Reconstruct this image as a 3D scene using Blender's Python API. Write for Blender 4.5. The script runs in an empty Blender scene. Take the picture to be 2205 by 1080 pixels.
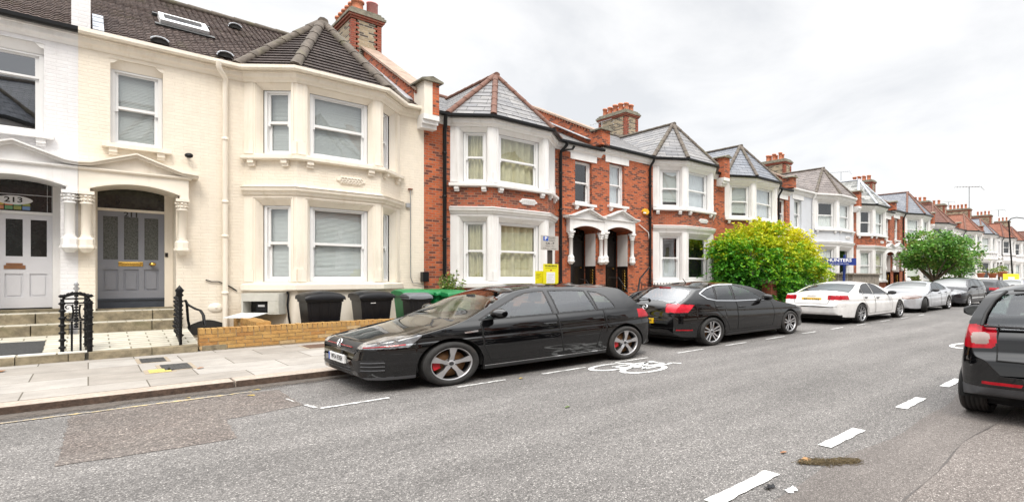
import bpy, math, random
import numpy as np
from mathutils import Vector
rnd = random.Random(7)
C = bpy.context.scene.collection
R = math.radians
PI = math.pi
# ---------------------------------------------------------------- scale of the place
# The photograph was stretched sideways, so everything in it is about 1.33 times wider than tall
# for its height. All shapes below are written in metres and get these proportions when built.
SX, SZ = 1.15, 0.8673
XV, XP, YH, CX, KX, EYE = 2500.0, 190.0, 598.0, 1440.0, 0.802, 1.57
FPX = math.sqrt((XV - CX) * (CX - XP))
KY = KX * (CX - XP) / FPX
KR = KX / KY
def fx(px, Y): return Y * KR * (px - XP) / (XV - px)
def fz(px, py, Y): return EYE + EYE * (YH - py) * Y / (KY * (XV - px))
def gp(px, py, z=0.0):
    k = (EYE - z) / EYE / (py - YH)
    return (KX * (px - XP) * k, KY * (XV - px) * k)

# ---------------------------------------------------------------- mesh builder
class Fr:
    """a vertical facet running from p0 to p1; n points out of the wall (to the right of the run)"""
    def __init__(s, p0, p1):
        s.p0 = p0
        dx, dy = p1[0] - p0[0], p1[1] - p0[1]
        s.L = math.hypot(dx, dy)
        s.t = (dx / s.L, dy / s.L)
        s.n = (s.t[1], -s.t[0])
    def p(s, u, w, z):
        return (s.p0[0] + s.t[0] * u + s.n[0] * w, s.p0[1] + s.t[1] * u + s.n[1] * w, z)

class MB:
    def __init__(s):
        s.v, s.f, s.m, s.sm = [], [], [], []
    def face(s, pts, m=0, smooth=False):
        b = len(s.v); s.v.extend(pts)
        s.f.append(tuple(range(b, b + len(pts)))); s.m.append(m); s.sm.append(smooth)
    def hexa(s, p, m=0):
        b = len(s.v); s.v.extend(p)
        for q in ((0,3,2,1),(4,5,6,7),(0,1,5,4),(1,2,6,5),(2,3,7,6),(3,0,4,7)):
            s.f.append(tuple(b + i for i in q)); s.m.append(m); s.sm.append(False)
    def box(s, x0, x1, y0, y1, z0, z1, m=0):
        s.hexa([(x0,y0,z0),(x1,y0,z0),(x1,y1,z0),(x0,y1,z0),(x0,y0,z1),(x1,y0,z1),(x1,y1,z1),(x0,y1,z1)], m)
    def fbox(s, F, u0, u1, w0, w1, z0, z1, m=0):
        s.hexa([F.p(u0,w1,z0),F.p(u1,w1,z0),F.p(u1,w0,z0),F.p(u0,w0,z0),F.p(u0,w1,z1),F.p(u1,w1,z1),F.p(u1,w0,z1),F.p(u0,w0,z1)], m)
    def grid(s, rows, m=0, smooth=True, closed=False):
        b = len(s.v); n = len(rows[0])
        for r in rows: s.v.extend(r)
        for i in range(len(rows) - 1):
            for j in range(n if closed else n - 1):
                k = (j + 1) % n
                s.f.append((b+i*n+j, b+i*n+k, b+(i+1)*n+k, b+(i+1)*n+j)); s.m.append(m); s.sm.append(smooth)
    def tube(s, pts, r, n=8, m=0, caps=True):
        rows = []; P = [Vector(p) for p in pts]; up = Vector((0.13, 0.21, 0.97))
        for i, p in enumerate(P):
            d = (P[min(i+1, len(P)-1)] - P[max(i-1, 0)])
            if d.length < 1e-9: d = Vector((0,0,1))
            d.normalize()
            a = d.cross(up)
            if a.length < 1e-3: a = d.cross(Vector((1,0,0)))
            a.normalize(); c = d.cross(a)
            rr = r[i] if isinstance(r, (list, tuple)) else r
            rows.append([tuple(p + a*(rr*math.cos(2*PI*k/n)) + c*(rr*math.sin(2*PI*k/n))) for k in range(n)])
        s.grid(rows, m, True, True)
        if caps:
            s.face(rows[0][::-1], m); s.face(rows[-1], m)
    def lathe(s, prof, o, n=16, m=0, axis='z', a0=0.0, a1=2*PI, smooth=True):
        rows = []; full = abs(a1 - a0 - 2*PI) < 1e-6
        k = n if full else n + 1
        for r, h in prof:
            row = []
            for i in range(k):
                a = a0 + (a1 - a0) * i / n
                c, d = r*math.cos(a), r*math.sin(a)
                row.append((o[0]+c, o[1]+d, o[2]+h) if axis == 'z' else (o[0]+c, o[1]+h, o[2]+d) if axis == 'y' else (o[0]+h, o[1]+c, o[2]+d))
            rows.append(row)
        s.grid(rows, m, smooth, full)
    def prism(s, poly, mp, d0, d1, m=0, side=None):
        """poly of (a, b), mp(a, b, d) -> point, extruded from d0 to d1"""
        n = len(poly)
        A = [mp(a, b, d0) for a, b in poly]; B = [mp(a, b, d1) for a, b in poly]
        s.face(A[::-1], m); s.face(B, m)
        for i in range(n):
            j = (i + 1) % n
            s.face([A[i], A[j], B[j], B[i]], m if side is None else side)
    def sweep(s, path, prof, m=0, caps=True):
        """profile of (w, z) carried along a plan path with mitred corners; w to the right of the run"""
        rows = []
        for w, z in prof:
            rows.append([(x, y, z) for x, y in offset(path, w)])
        rows.append(rows[0])
        s.grid(rows, m, False)
        if caps:
            s.face([r[0] for r in rows[:-1]], m); s.face([r[-1] for r in rows[:-1]][::-1], m)
    def panel(s, F, u0, u1, z0, z1, holes=(), d=0.1, m=0, w=0.0, mr=None, bottom=True):
        us = sorted({u0, u1, *[h[0] for h in holes], *[h[1] for h in holes]})
        zs = sorted({z0, z1, *[h[2] for h in holes], *[h[3] for h in holes]})
        for a, b in zip(us, us[1:]):
            for c, e in zip(zs, zs[1:]):
                mu, mz = (a+b)/2, (c+e)/2
                if any(h[0] < mu < h[1] and h[2] < mz < h[3] for h in holes): continue
                s.face([F.p(a,w,c), F.p(b,w,c), F.p(b,w,e), F.p(a,w,e)], m)
        mr = m if mr is None else mr
        for a, b, c, e in holes:
            s.face([F.p(a,w,c), F.p(a,w,e), F.p(a,w-d,e), F.p(a,w-d,c)], mr)
            s.face([F.p(b,w,e), F.p(b,w,c), F.p(b,w-d,c), F.p(b,w-d,e)], mr)
            s.face([F.p(a,w,e), F.p(b,w,e), F.p(b,w-d,e), F.p(a,w-d,e)], mr)
            if bottom: s.face([F.p(b,w,c), F.p(a,w,c), F.p(a,w-d,c), F.p(b,w-d,c)], mr)
    def text(s, body, size, mp, m=0, align='CENTER', bold=0.0, sx=1.0):
        vs, fs = text_faces(body, size, align, bold)
        b = len(s.v); s.v.extend([mp(x*sx, y) for x, y in vs])
        for f in fs:
            s.f.append(tuple(b+i for i in f)); s.m.append(m); s.sm.append(False)
    def build(s, name, mats, org=(0,0,0), parent=None, uv=True, bevel=0.0, merge=False, auto=None):
        me = bpy.data.meshes.new(name)
        V = np.array(s.v, dtype=np.float64).reshape(-1, 3) - np.array(org)
        W = V * np.array((SX, SX, SZ))
        me.from_pydata(W.tolist(), [], s.f)
        if not isinstance(mats, (list, tuple)): mats = [mats]
        for q in mats: me.materials.append(q)
        me.polygons.foreach_set('material_index', s.m)
        me.polygons.foreach_set('use_smooth', s.sm)
        if uv:
            A = np.array(s.v, dtype=np.float64).reshape(-1, 3)
            ul = me.uv_layers.new(name='UVMap'); out = np.zeros((len(me.loops), 2)); k = 0
            for f in s.f:
                P = A[list(f)]; c = P.mean(0); Q = P - c
                nn = np.cross(Q, np.roll(Q, -1, 0)).sum(0); l = np.linalg.norm(nn)
                nn = nn / l if l > 1e-12 else np.array((0,0,1.0))
                h = math.hypot(nn[0], nn[1])
                if h < 0.05:
                    out[k:k+len(f)] = P[:, :2]
                else:
                    t = np.array((-nn[1], nn[0], 0)) / h
                    if t[0] < -1e-6 or (abs(t[0]) <= 1e-6 and t[1] < 0): t = -t
                    out[k:k+len(f), 0] = P @ t; out[k:k+len(f), 1] = P[:, 2] / max(h, 0.05)
                k += len(f)
            ul.data.foreach_set('uv', out.ravel())
        if merge:
            import bmesh
            bm = bmesh.new(); bm.from_mesh(me); bmesh.ops.remove_doubles(bm, verts=bm.verts, dist=1e-5); bm.to_mesh(me); bm.free()
        me.update()
        o = bpy.data.objects.new(name, me); C.objects.link(o)
        if parent is not None: o.parent = parent
        else: o.location = (org[0]*SX, org[1]*SX, org[2]*SZ)
        if bevel > 0:
            b = o.modifiers.new('bevel', 'BEVEL'); b.width = bevel; b.segments = 2; b.limit_method = 'ANGLE'; b.angle_limit = R(40)
        return o

def offset(path, w):
    out = []; n = len(path)
    for i in range(n):
        ns = []
        for a, b in ((i-1, i), (i, i+1)):
            if a < 0 or b >= n: continue
            dx, dy = path[b][0]-path[a][0], path[b][1]-path[a][1]; l = math.hypot(dx, dy)
            ns.append((dy/l, -dx/l))
        if len(ns) == 1: q = ns[0]; k = 1.0
        else:
            q = (ns[0][0]+ns[1][0], ns[0][1]+ns[1][1]); l = math.hypot(*q); q = (q[0]/l, q[1]/l)
            k = 1.0 / max(0.3, q[0]*ns[0][0]+q[1]*ns[0][1])
        out.append((path[i][0]+q[0]*w*k, path[i][1]+q[1]*w*k))
    return out

_tc = {}
def text_faces(body, size, align, bold):
    key = (body, size, align, bold)
    if key not in _tc:
        cu = bpy.data.curves.new('lettering', 'FONT'); cu.body = body; cu.size = size; cu.align_x = align; cu.align_y = 'CENTER'; cu.offset = bold; cu.resolution_u = 3
        o = bpy.data.objects.new('lettering', cu); C.objects.link(o)
        dg = bpy.context.evaluated_depsgraph_get()
        me = bpy.data.meshes.new_from_object(o.evaluated_get(dg))
        _tc[key] = ([(v.co.x, v.co.y) for v in me.vertices], [tuple(p.vertices) for p in me.polygons])
        bpy.data.objects.remove(o); bpy.data.curves.remove(cu); bpy.data.meshes.remove(me)
    return _tc[key]

def tag(o, label=None, cat=None, group=None, kind=None):
    if label: o['label'] = label
    if cat: o['category'] = cat
    if group: o['group'] = group
    if kind: o['kind'] = kind
    return o

class Thing:
    """an Empty at the thing's base that parents its parts; shapes are given in place, in metres"""
    def __init__(s, name, org, label, cat, group=None):
        s.org = org
        s.root = bpy.data.objects.new(name, None); s.root.empty_display_size = 0.2; C.objects.link(s.root)
        s.root.location = (org[0]*SX, org[1]*SX, org[2]*SZ)
        tag(s.root, label, cat, group)
    def part(s, name, mb, mats, parent=None, **kw):
        return mb.build(name, mats, s.org, parent or s.root, **kw)

def single(name, mb, mats, org, label, cat, group=None, **kw):
    return tag(mb.build(name, mats, org, None, **kw), label, cat, group)

def copy_tree(o, parent=None):
    c = o.copy(); C.objects.link(c)
    if parent is not None: c.parent = parent
    for ch in [q for q in bpy.data.objects if q.parent == o]: copy_tree(ch, c)
    return c

# ---------------------------------------------------------------- materials
def new_mat(name):
    m = bpy.data.materials.new(name); m.use_nodes = True
    nt = m.node_tree; b = nt.nodes['Principled BSDF']
    return m, nt, b
def N(nt, t, **kw):
    n = nt.nodes.new(t)
    for k, v in kw.items():
        if k.startswith('i_'): n.inputs[k[2:].replace('_', ' ')].default_value = v
        else: setattr(n, k, v)
    return n
def ramp(nt, fac, stops):
    n = nt.nodes.new('ShaderNodeValToRGB'); e = n.color_ramp.elements
    while len(e) < len(stops): e.new(0.5)
    for q, (p, c) in zip(e, stops):
        q.position = p; q.color = (*c, 1) if len(c) == 3 else c
    nt.links.new(fac, n.inputs[0]); return n.outputs[0]
def mix(nt, fac, a, b, mode='MIX'):
    n = nt.nodes.new('ShaderNodeMix'); n.data_type = 'RGBA'; n.blend_type = mode
    for i, q in ((0, fac), (6, a), (7, b)):
        if hasattr(q, 'links') or isinstance(q, bpy.types.NodeSocket): nt.links.new(q, n.inputs[i])
        else: n.inputs[i].default_value = q if i == 0 else ((*q, 1) if len(q) == 3 else q)
    return n.outputs[2]
def noise(nt, vec, scale, detail=4, rough=0.6, dist=0.0):
    n = N(nt, 'ShaderNodeTexNoise'); n.inputs['Scale'].default_value = scale; n.inputs['Detail'].default_value = detail
    n.inputs['Roughness'].default_value = rough; n.inputs['Distortion'].default_value = dist
    if vec is not None: nt.links.new(vec, n.inputs['Vector'])
    return n.outputs['Fac']
def bump(nt, b, h, strength=0.3, dist=0.01):
    n = nt.nodes.new('ShaderNodeBump'); n.inputs['Strength'].default_value = strength; n.inputs['Distance'].default_value = dist
    nt.links.new(h, n.inputs['Height']); nt.links.new(n.outputs[0], b.inputs['Normal'])
def coords(nt, kind='Object'):
    return nt.nodes.new('ShaderNodeTexCoord').outputs[kind]
def vmap(nt, vec, scale):
    n = nt.nodes.new('ShaderNodeMapping'); n.inputs['Scale'].default_value = scale; nt.links.new(vec, n.inputs[0]); return n.outputs[0]

def plain(name, col, rough=0.6, var=0.12, scale=3.0, bmp=0.0, bs=60.0, metal=0.0, spec=0.5, coat=0.0, dirt=None, streak=False):
    m, nt, b = new_mat(name)
    v = coords(nt)
    f = noise(nt, v, scale, 5)
    lo = tuple(c*(1-var) for c in col); hi = tuple(min(1, c*(1+var*0.6)) for c in col)
    c = ramp(nt, f, [(0.3, lo), (0.7, hi)])
    if dirt:
        vv = vmap(nt, v, (3, 3, 0.35)) if streak else v
        g = noise(nt, vv, 1.6, 6, 0.7)
        c = mix(nt, ramp(nt, g, [(0.52, (0,0,0)), (0.8, (0.75,)*3)]), c, dirt)
    nt.links.new(c, b.inputs['Base Color'])
    b.inputs['Roughness'].default_value = rough; b.inputs['Metallic'].default_value = metal
    b.inputs['Specular IOR Level'].default_value = spec
    if coat: b.inputs['Coat Weight'].default_value = coat; b.inputs['Coat Roughness'].default_value = 0.02
    if bmp: bump(nt, b, noise(nt, v, bs, 3), bmp, 0.01)
    return m

def brick_mat(name, c1, c2, mortar, dark=None, bw=0.23, rh=0.078, ms=0.010, rough=0.85, bmp=0.6, soot=0.35, squash=1.0, mottle=0.5, sootc=(0.05,0.035,0.03), pick=0.6, soots=(1,1,0.6)):
    m, nt, b = new_mat(name)
    uv = coords(nt, 'UV'); ob = coords(nt)
    br = N(nt, 'ShaderNodeTexBrick'); nt.links.new(uv, br.inputs['Vector'])
    for k, q in (('Scale', 1.0), ('Brick Width', bw), ('Row Height', rh), ('Mortar Size', ms), ('Mortar Smooth', 0.3), ('Bias', 0.0)):
        br.inputs[k].default_value = q
    br.inputs['Color1'].default_value = (0,0,0,1); br.inputs['Color2'].default_value = (1,1,1,1); br.inputs['Mortar'].default_value = (0.5,0.5,0.5,1)
    stops = [(0.0, c1), (0.5, c2)]
    if dark: stops += [(pick, c2), (pick+0.12, dark)]
    c = ramp(nt, br.outputs['Color'], stops)
    f = noise(nt, ob, 5.0, 6, 0.65)
    c = mix(nt, mottle, c, ramp(nt, f, [(0.25, (0.45,)*3), (0.75, (1.35,)*3)]), 'MULTIPLY')
    c = mix(nt, br.outputs['Fac'], c, mortar)
    if soot:
        g = noise(nt, vmap(nt, ob, soots), 0.8, 6, 0.7)
        c = mix(nt, ramp(nt, g, [(0.45, (0,0,0)), (0.8, (soot,)*3)]), c, sootc)
    nt.links.new(c, b.inputs['Base Color']); b.inputs['Roughness'].default_value = rough
    inv = nt.nodes.new('ShaderNodeMath'); inv.operation = 'SUBTRACT'; inv.inputs[0].default_value = 1.0; nt.links.new(br.outputs['Fac'], inv.inputs[1])
    ad = nt.nodes.new('ShaderNodeMath'); ad.operation = 'MULTIPLY_ADD'; nt.links.new(noise(nt, ob, 40, 4), ad.inputs[0]); ad.inputs[1].default_value = 0.35; nt.links.new(inv.outputs[0], ad.inputs[2])
    bump(nt, b, ad.outputs[0], bmp, 0.012)
    return m

def glass_mat(name, tint=(0.93,0.96,0.95), refl=0.06, wob=0.10, ws=1.1):
    m, nt, b = new_mat(name)
    nt.nodes.remove(b)
    out = nt.nodes['Material Output']
    tr = nt.nodes.new('ShaderNodeBsdfTransparent'); tr.inputs[0].default_value = (*tint, 1)
    gl = nt.nodes.new('ShaderNodeBsdfGlossy'); gl.inputs['Roughness'].default_value = 0.015; gl.inputs[0].default_value = (0.95,0.97,1,1)
    lw = nt.nodes.new('ShaderNodeLayerWeight'); fr = nt.nodes.new('ShaderNodeMath'); fr.operation = 'POWER'; fr.inputs[1].default_value = 4.0; nt.links.new(lw.outputs['Facing'], fr.inputs[0])
    bp = nt.nodes.new('ShaderNodeBump'); bp.inputs['Strength'].default_value = wob; bp.inputs['Distance'].default_value = 0.03
    nt.links.new(noise(nt, coords(nt), ws, 1), bp.inputs['Height']); nt.links.new(bp.outputs[0], gl.inputs['Normal'])
    ma = nt.nodes.new('ShaderNodeMath'); ma.operation = 'MULTIPLY_ADD'; ma.use_clamp = True
    nt.links.new(fr.outputs[0], ma.inputs[0]); ma.inputs[1].default_value = 0.85; ma.inputs[2].default_value = refl+0.05
    mx = nt.nodes.new('ShaderNodeMixShader'); nt.links.new(ma.outputs[0], mx.inputs[0]); nt.links.new(tr.outputs[0], mx.inputs[1]); nt.links.new(gl.outputs[0], mx.inputs[2])
    nt.links.new(mx.outputs[0], out.inputs[0])
    return m

def tile_mat(name, c1, c2, w, h, rough=0.55, moss=None, spec=0.4, mcol=(0.10,0.10,0.03), gap=0.006):
    m, nt, b = new_mat(name)
    uv = coords(nt, 'UV'); ob = coords(nt)
    br = N(nt, 'ShaderNodeTexBrick'); nt.links.new(uv, br.inputs['Vector'])
    for k, q in (('Scale', 1.0), ('Brick Width', w), ('Row Height', h), ('Mortar Size', gap), ('Mortar Smooth', 0.4), ('Bias', 0.0)):
        br.inputs[k].default_value = q
    br.inputs['Color1'].default_value = (0,0,0,1); br.inputs['Color2'].default_value = (1,1,1,1); br.inputs['Mortar'].default_value = (0.5,)*3 + (1,)
    c = ramp(nt, br.outputs['Color'], [(0.0, c1), (1.0, c2)])
    c = mix(nt, 0.6, c, ramp(nt, noise(nt, ob, 6, 6, 0.7), [(0.25, (0.5,)*3), (0.75, (1.3,)*3)]), 'MULTIPLY')
    c = mix(nt, br.outputs['Fac'], c, tuple(q*0.25 for q in c1))
    if moss:
        c = mix(nt, ramp(nt, noise(nt, ob, 2.2, 8, 0.75), [(0.55, (0,0,0)), (0.72, (moss,)*3)]), c, mcol)
    nt.links.new(c, b.inputs['Base Color']); b.inputs['Roughness'].default_value = rough; b.inputs['Specular IOR Level'].default_value = spec
    bump(nt, b, noise(nt, ob, 30, 4), 0.25, 0.01)
    return m

M = {}
M['cream'] = None
def paint_brick(name, col, dirt):
    return brick_mat(name, tuple(c*0.97 for c in col), col, tuple(c*0.965 for c in col), None, rough=0.6, bmp=0.5, soot=0.42, mottle=0.14, sootc=dirt, soots=(3.2,3.2,0.45))
M['cream'] = paint_brick('cream painted brick', (0.84,0.762,0.645), (0.60,0.52,0.40))
M['cream_trim'] = plain('cream stucco paint', (0.86,0.79,0.685), 0.5, 0.05, 1.5, 0.1, 25, dirt=(0.66,0.57,0.44), streak=True)
M['white_wall'] = paint_brick('white painted brick', (0.80,0.79,0.80), (0.55,0.53,0.52))
M['white'] = plain('white stucco paint', (0.82,0.81,0.80), 0.45, 0.05, 1.5, 0.1, 25, dirt=(0.62,0.58,0.54), streak=True)
M['grey_wall'] = plain('pale grey render', (0.60,0.62,0.66), 0.6, 0.06, 1.2, 0.15, 30, dirt=(0.5,0.5,0.52))
M['white_wood'] = plain('white gloss paint', (0.83,0.83,0.83), 0.35, 0.04, 2.0)
M['brick'] = brick_mat('red brick', (0.60,0.145,0.048), (0.47,0.100,0.036), (0.36,0.19,0.12), (0.15,0.045,0.032), soot=0.42, pick=0.68, bw=0.165, mottle=0.7)
M['brick_far'] = brick_mat('orange brick', (0.55,0.13,0.05), (0.40,0.09,0.04), (0.34,0.19,0.12), (0.2,0.05,0.03), soot=0.35, bw=0.165)
M['band'] = brick_mat('weathered red brick', (0.36,0.085,0.04), (0.44,0.11,0.045), (0.30,0.18,0.12), (0.16,0.05,0.035), soot=0.5, bw=0.165)
M['stock'] = brick_mat('yellow stock brick', (0.48,0.27,0.09), (0.36,0.18,0.05), (0.42,0.34,0.22), (0.24,0.11,0.03), soot=0.25, sootc=(0.12,0.07,0.03))
M['stack'] = brick_mat('grey stock brick', (0.48,0.38,0.25), (0.36,0.28,0.18), (0.42,0.37,0.29), (0.10,0.08,0.06), soot=0.5)
M['quoin'] = brick_mat('red quoin brick', (0.42,0.10,0.05), (0.33,0.07,0.04), (0.25,0.17,0.12), None, soot=0.3)
M['tile'] = tile_mat('brown roof tile', (0.070,0.050,0.044), (0.150,0.112,0.098), 0.105, 0.145, 0.8, 0.5, 0.2)
M['plaintile'] = tile_mat('dark plain tile', (0.060,0.047,0.044), (0.095,0.075,0.068), 0.17, 0.135, 0.75, 0.25, 0.25)
M['slate'] = tile_mat('grey slate', (0.17,0.17,0.18), (0.27,0.26,0.255), 0.42, 0.26, 0.5, 0.35, 0.4, (0.22,0.20,0.15), 0.010)
M['slate_blue'] = tile_mat('blue slate', (0.145,0.16,0.19), (0.215,0.225,0.25), 0.36, 0.24, 0.45, 0.1, 0.4, (0.2,0.19,0.15), 0.010)
M['slate_brown'] = tile_mat('brown slate', (0.16,0.135,0.125), (0.25,0.215,0.20), 0.36, 0.22, 0.55, 0.3, 0.35, (0.2,0.17,0.12), 0.010)
M['redtile'] = tile_mat('red brown tile', (0.20,0.075,0.045), (0.30,0.12,0.075), 0.2, 0.16, 0.7, 0.3, 0.3, (0.12,0.07,0.045))
M['browntile'] = tile_mat('chestnut tile', (0.13,0.06,0.045), (0.19,0.09,0.07), 0.2, 0.16, 0.7, 0.2, 0.3)
M['hip_grey'] = plain('mossy hip tile', (0.135,0.112,0.092), 0.85, 0.4, 9, 0.6, 30, dirt=(0.13,0.13,0.05))
M['hip_red'] = plain('terracotta hip tile', (0.18,0.088,0.062), 0.8, 0.3, 8, 0.4, 30, dirt=(0.11,0.06,0.045))
M['lead'] = plain('lead flashing', (0.50,0.53,0.57), 0.5, 0.2, 5, 0.2, 12)
M['coping'] = plain('stone coping', (0.36,0.26,0.20), 0.85, 0.3, 4, 0.4, 30, dirt=(0.2,0.13,0.09))
M['cement'] = plain('weathered cement', (0.24,0.22,0.17), 0.9, 0.5, 7, 0.7, 25, dirt=(0.08,0.08,0.06))
M['pot'] = plain('terracotta pot', (0.62,0.23,0.125), 0.75, 0.3, 7, dirt=(0.14,0.06,0.045))
M['pot_pink'] = plain('pink clay pot', (0.78,0.36,0.35), 0.6, 0.1, 4)
M['black_iron'] = plain('black iron paint', (0.006,0.006,0.007), 0.4, 0.3, 20, 0.3, 60, spec=0.25)
M['black_pipe'] = plain('black gutter paint', (0.008,0.008,0.009), 0.35, 0.2, 8, spec=0.3)
M['black_plastic'] = plain('black bin plastic', (0.008,0.008,0.010), 0.38, 0.3, 6, 0.12, 90, spec=0.3)
M['grey_plastic'] = plain('grey lid plastic', (0.13,0.14,0.155), 0.45, 0.2, 6)
M['green_plastic'] = plain('green bin plastic', (0.012,0.20,0.06), 0.4, 0.2, 5, 0.1, 80)
M['glass'] = glass_mat('window glass')
M['glass_clear'] = glass_mat('bright window glass', (0.88,0.92,0.94), 0.18, 0.14, 0.8)
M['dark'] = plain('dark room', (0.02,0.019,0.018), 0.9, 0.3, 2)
M['blind'] = plain('white venetian slat', (0.74,0.76,0.76), 0.5, 0.05, 2)
M['roller'] = plain('pale roller blind', (0.72,0.74,0.67), 0.7, 0.05, 2)
M['curtain'] = plain('olive cream curtain', (0.60,0.55,0.36), 0.85, 0.22, 3, 0.2, 20)
M['net'] = plain('white net curtain', (0.74,0.76,0.75), 0.85, 0.12, 4)
M['grey_door'] = plain('grey gloss door paint', (0.235,0.245,0.28), 0.35, 0.05, 2)
M['board'] = plain('dark slate board paint', (0.055,0.065,0.085), 0.4, 0.2, 6)
M['pale_door'] = plain('pale door paint', (0.68,0.68,0.71), 0.35, 0.05, 2)
M['dark_door'] = plain('black door paint', (0.016,0.013,0.012), 0.22, 0.2, 5)
M['red_door'] = plain('red door paint', (0.22,0.03,0.02), 0.3, 0.2, 5)
M['brass'] = plain('polished brass', (0.80,0.52,0.13), 0.25, 0.1, 5, metal=1.0)
M['brown_brass'] = plain('tarnished letterplate', (0.24,0.11,0.05), 0.4, 0.2, 8)
M['stone_step'] = plain('mossy stone', (0.27,0.225,0.15), 0.9, 0.55, 6, 0.8, 30, dirt=(0.055,0.06,0.015))
M['yellow'] = plain('yellow notice board', (0.82,0.74,0.015), 0.5, 0.04, 2)
M['paper'] = plain('white paper', (0.82,0.82,0.83), 0.6, 0.03, 2)
M['sign_grey'] = plain('parking sign face', (0.50,0.47,0.43), 0.5, 0.05, 3)
M['blue'] = plain('sign blue', (0.02,0.10,0.48), 0.45, 0.05, 3)
M['navy'] = plain('agent board blue', (0.012,0.035,0.22), 0.45, 0.06, 3)
M['ink'] = plain('black ink', (0.02,0.02,0.02), 0.6, 0.1, 3)
M['red_ink'] = plain('red ink', (0.45,0.03,0.03), 0.6, 0.1, 3)
M['brown_post'] = plain('brown painted post', (0.055,0.042,0.035), 0.5, 0.2, 6)
M['steel'] = plain('galvanised steel', (0.45,0.46,0.47), 0.4, 0.15, 8, metal=0.7)
M['soffit'] = plain('terracotta arch brick', (0.28,0.09,0.045), 0.85, 0.25, 10)
M['timber'] = plain('weathered grey timber', (0.27,0.24,0.20), 0.85, 0.35, 6, 0.5, 20, dirt=(0.14,0.13,0.10))
M['bark'] = plain('bark', (0.10,0.075,0.05), 0.9, 0.4, 9, 0.8, 25)
M['clay'] = plain('clay flower pot', (0.45,0.15,0.08), 0.7, 0.15, 6)
M['alarm'] = plain('yellow alarm box', (0.80,0.42,0.02), 0.45, 0.05, 4)
M['leaded'] = plain('dark leaded glass', (0.015,0.016,0.014), 0.12, 0.6, 12)
M['obscure'] = plain('patterned obscure glass', (0.10,0.105,0.095), 0.25, 0.75, 38, 0.9, 46)
M['fishscale'] = tile_mat('fish scale slate', (0.10,0.105,0.10), (0.42,0.42,0.40), 0.34, 0.22, 0.55, 0.1)
# ---------------------------------------------------------------- roofs
def tiled(mb, poly, row, step=0.02, wave=0.0, wl=0.3, m=0, seg=None):
    """courses of tiles laid on a planar convex polygon given in space"""
    P = [Vector(p) for p in poly]
    n = Vector((0,0,0))
    for i in range(len(P)):
        n += P[i].cross(P[(i+1) % len(P)])
    n.normalize()
    if n.z < 0: n = -n
    t = Vector((-n.y, n.x, 0)); t.normalize(); s = n.cross(t)
    if s.z < 0: s = -s
    o = P[0]
    uv = [((p-o).dot(t), (p-o).dot(s)) for p in P]
    v0 = min(q[1] for q in uv); v1 = max(q[1] for q in uv)
    def span(v):
        xs = []
        for i in range(len(uv)):
            a, b = uv[i], uv[(i+1) % len(uv)]
            if abs(a[1]-b[1]) < 1e-9:
                if abs(a[1]-v) < 1e-6: xs += [a[0], b[0]]
                continue
            k = (v-a[1])/(b[1]-a[1])
            if -1e-6 <= k <= 1+1e-6: xs.append(a[0]+k*(b[0]-a[0]))
        return (min(xs), max(xs)) if xs else None
    v = v0
    while v < v1-1e-4:
        ve = min(v+row, v1)
        A, B = span(v+1e-5), span(ve-1e-5)
        if A and B:
            wid = max(A[1]-A[0], B[1]-B[0])
            k = max(1, int(wid/(wl/5))) if wave else (max(1, int(wid/seg)) if seg else 1)
            rows = [[], [], []]
            jj = (rnd.random()-0.5)*0.006
            for i in range(k+1):
                q = i/k
                ua, ub = A[0]+(A[1]-A[0])*q, B[0]+(B[1]-B[0])*q
                def h(u):
                    if not wave: return 0
                    f = (u/wl) % 1.0
                    return wave*(math.sin(PI*f/0.62) if f < 0.62 else -0.35*math.sin(PI*(f-0.62)/0.38))
                rows[0].append(tuple(o+t*ua+s*v-n*0.01))
                rows[1].append(tuple(o+t*ua+s*v+n*(step+jj+h(ua))))
                rows[2].append(tuple(o+t*ub+s*ve+n*(0.002+h(ub))))
            mb.grid(rows, m, False)
        v = ve

def hip(mb, a, b, r, m=0, seg=0.4):
    A, B = Vector(a), Vector(b); L = (B-A).length; k = max(1, int(L/seg))
    for i in range(k):
        p, q = A+(B-A)*(i/k), A+(B-A)*((i+1.02)/k)
        mb.tube([tuple(p), tuple(q)], [r*1.06, r*0.92], 8, m)

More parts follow.
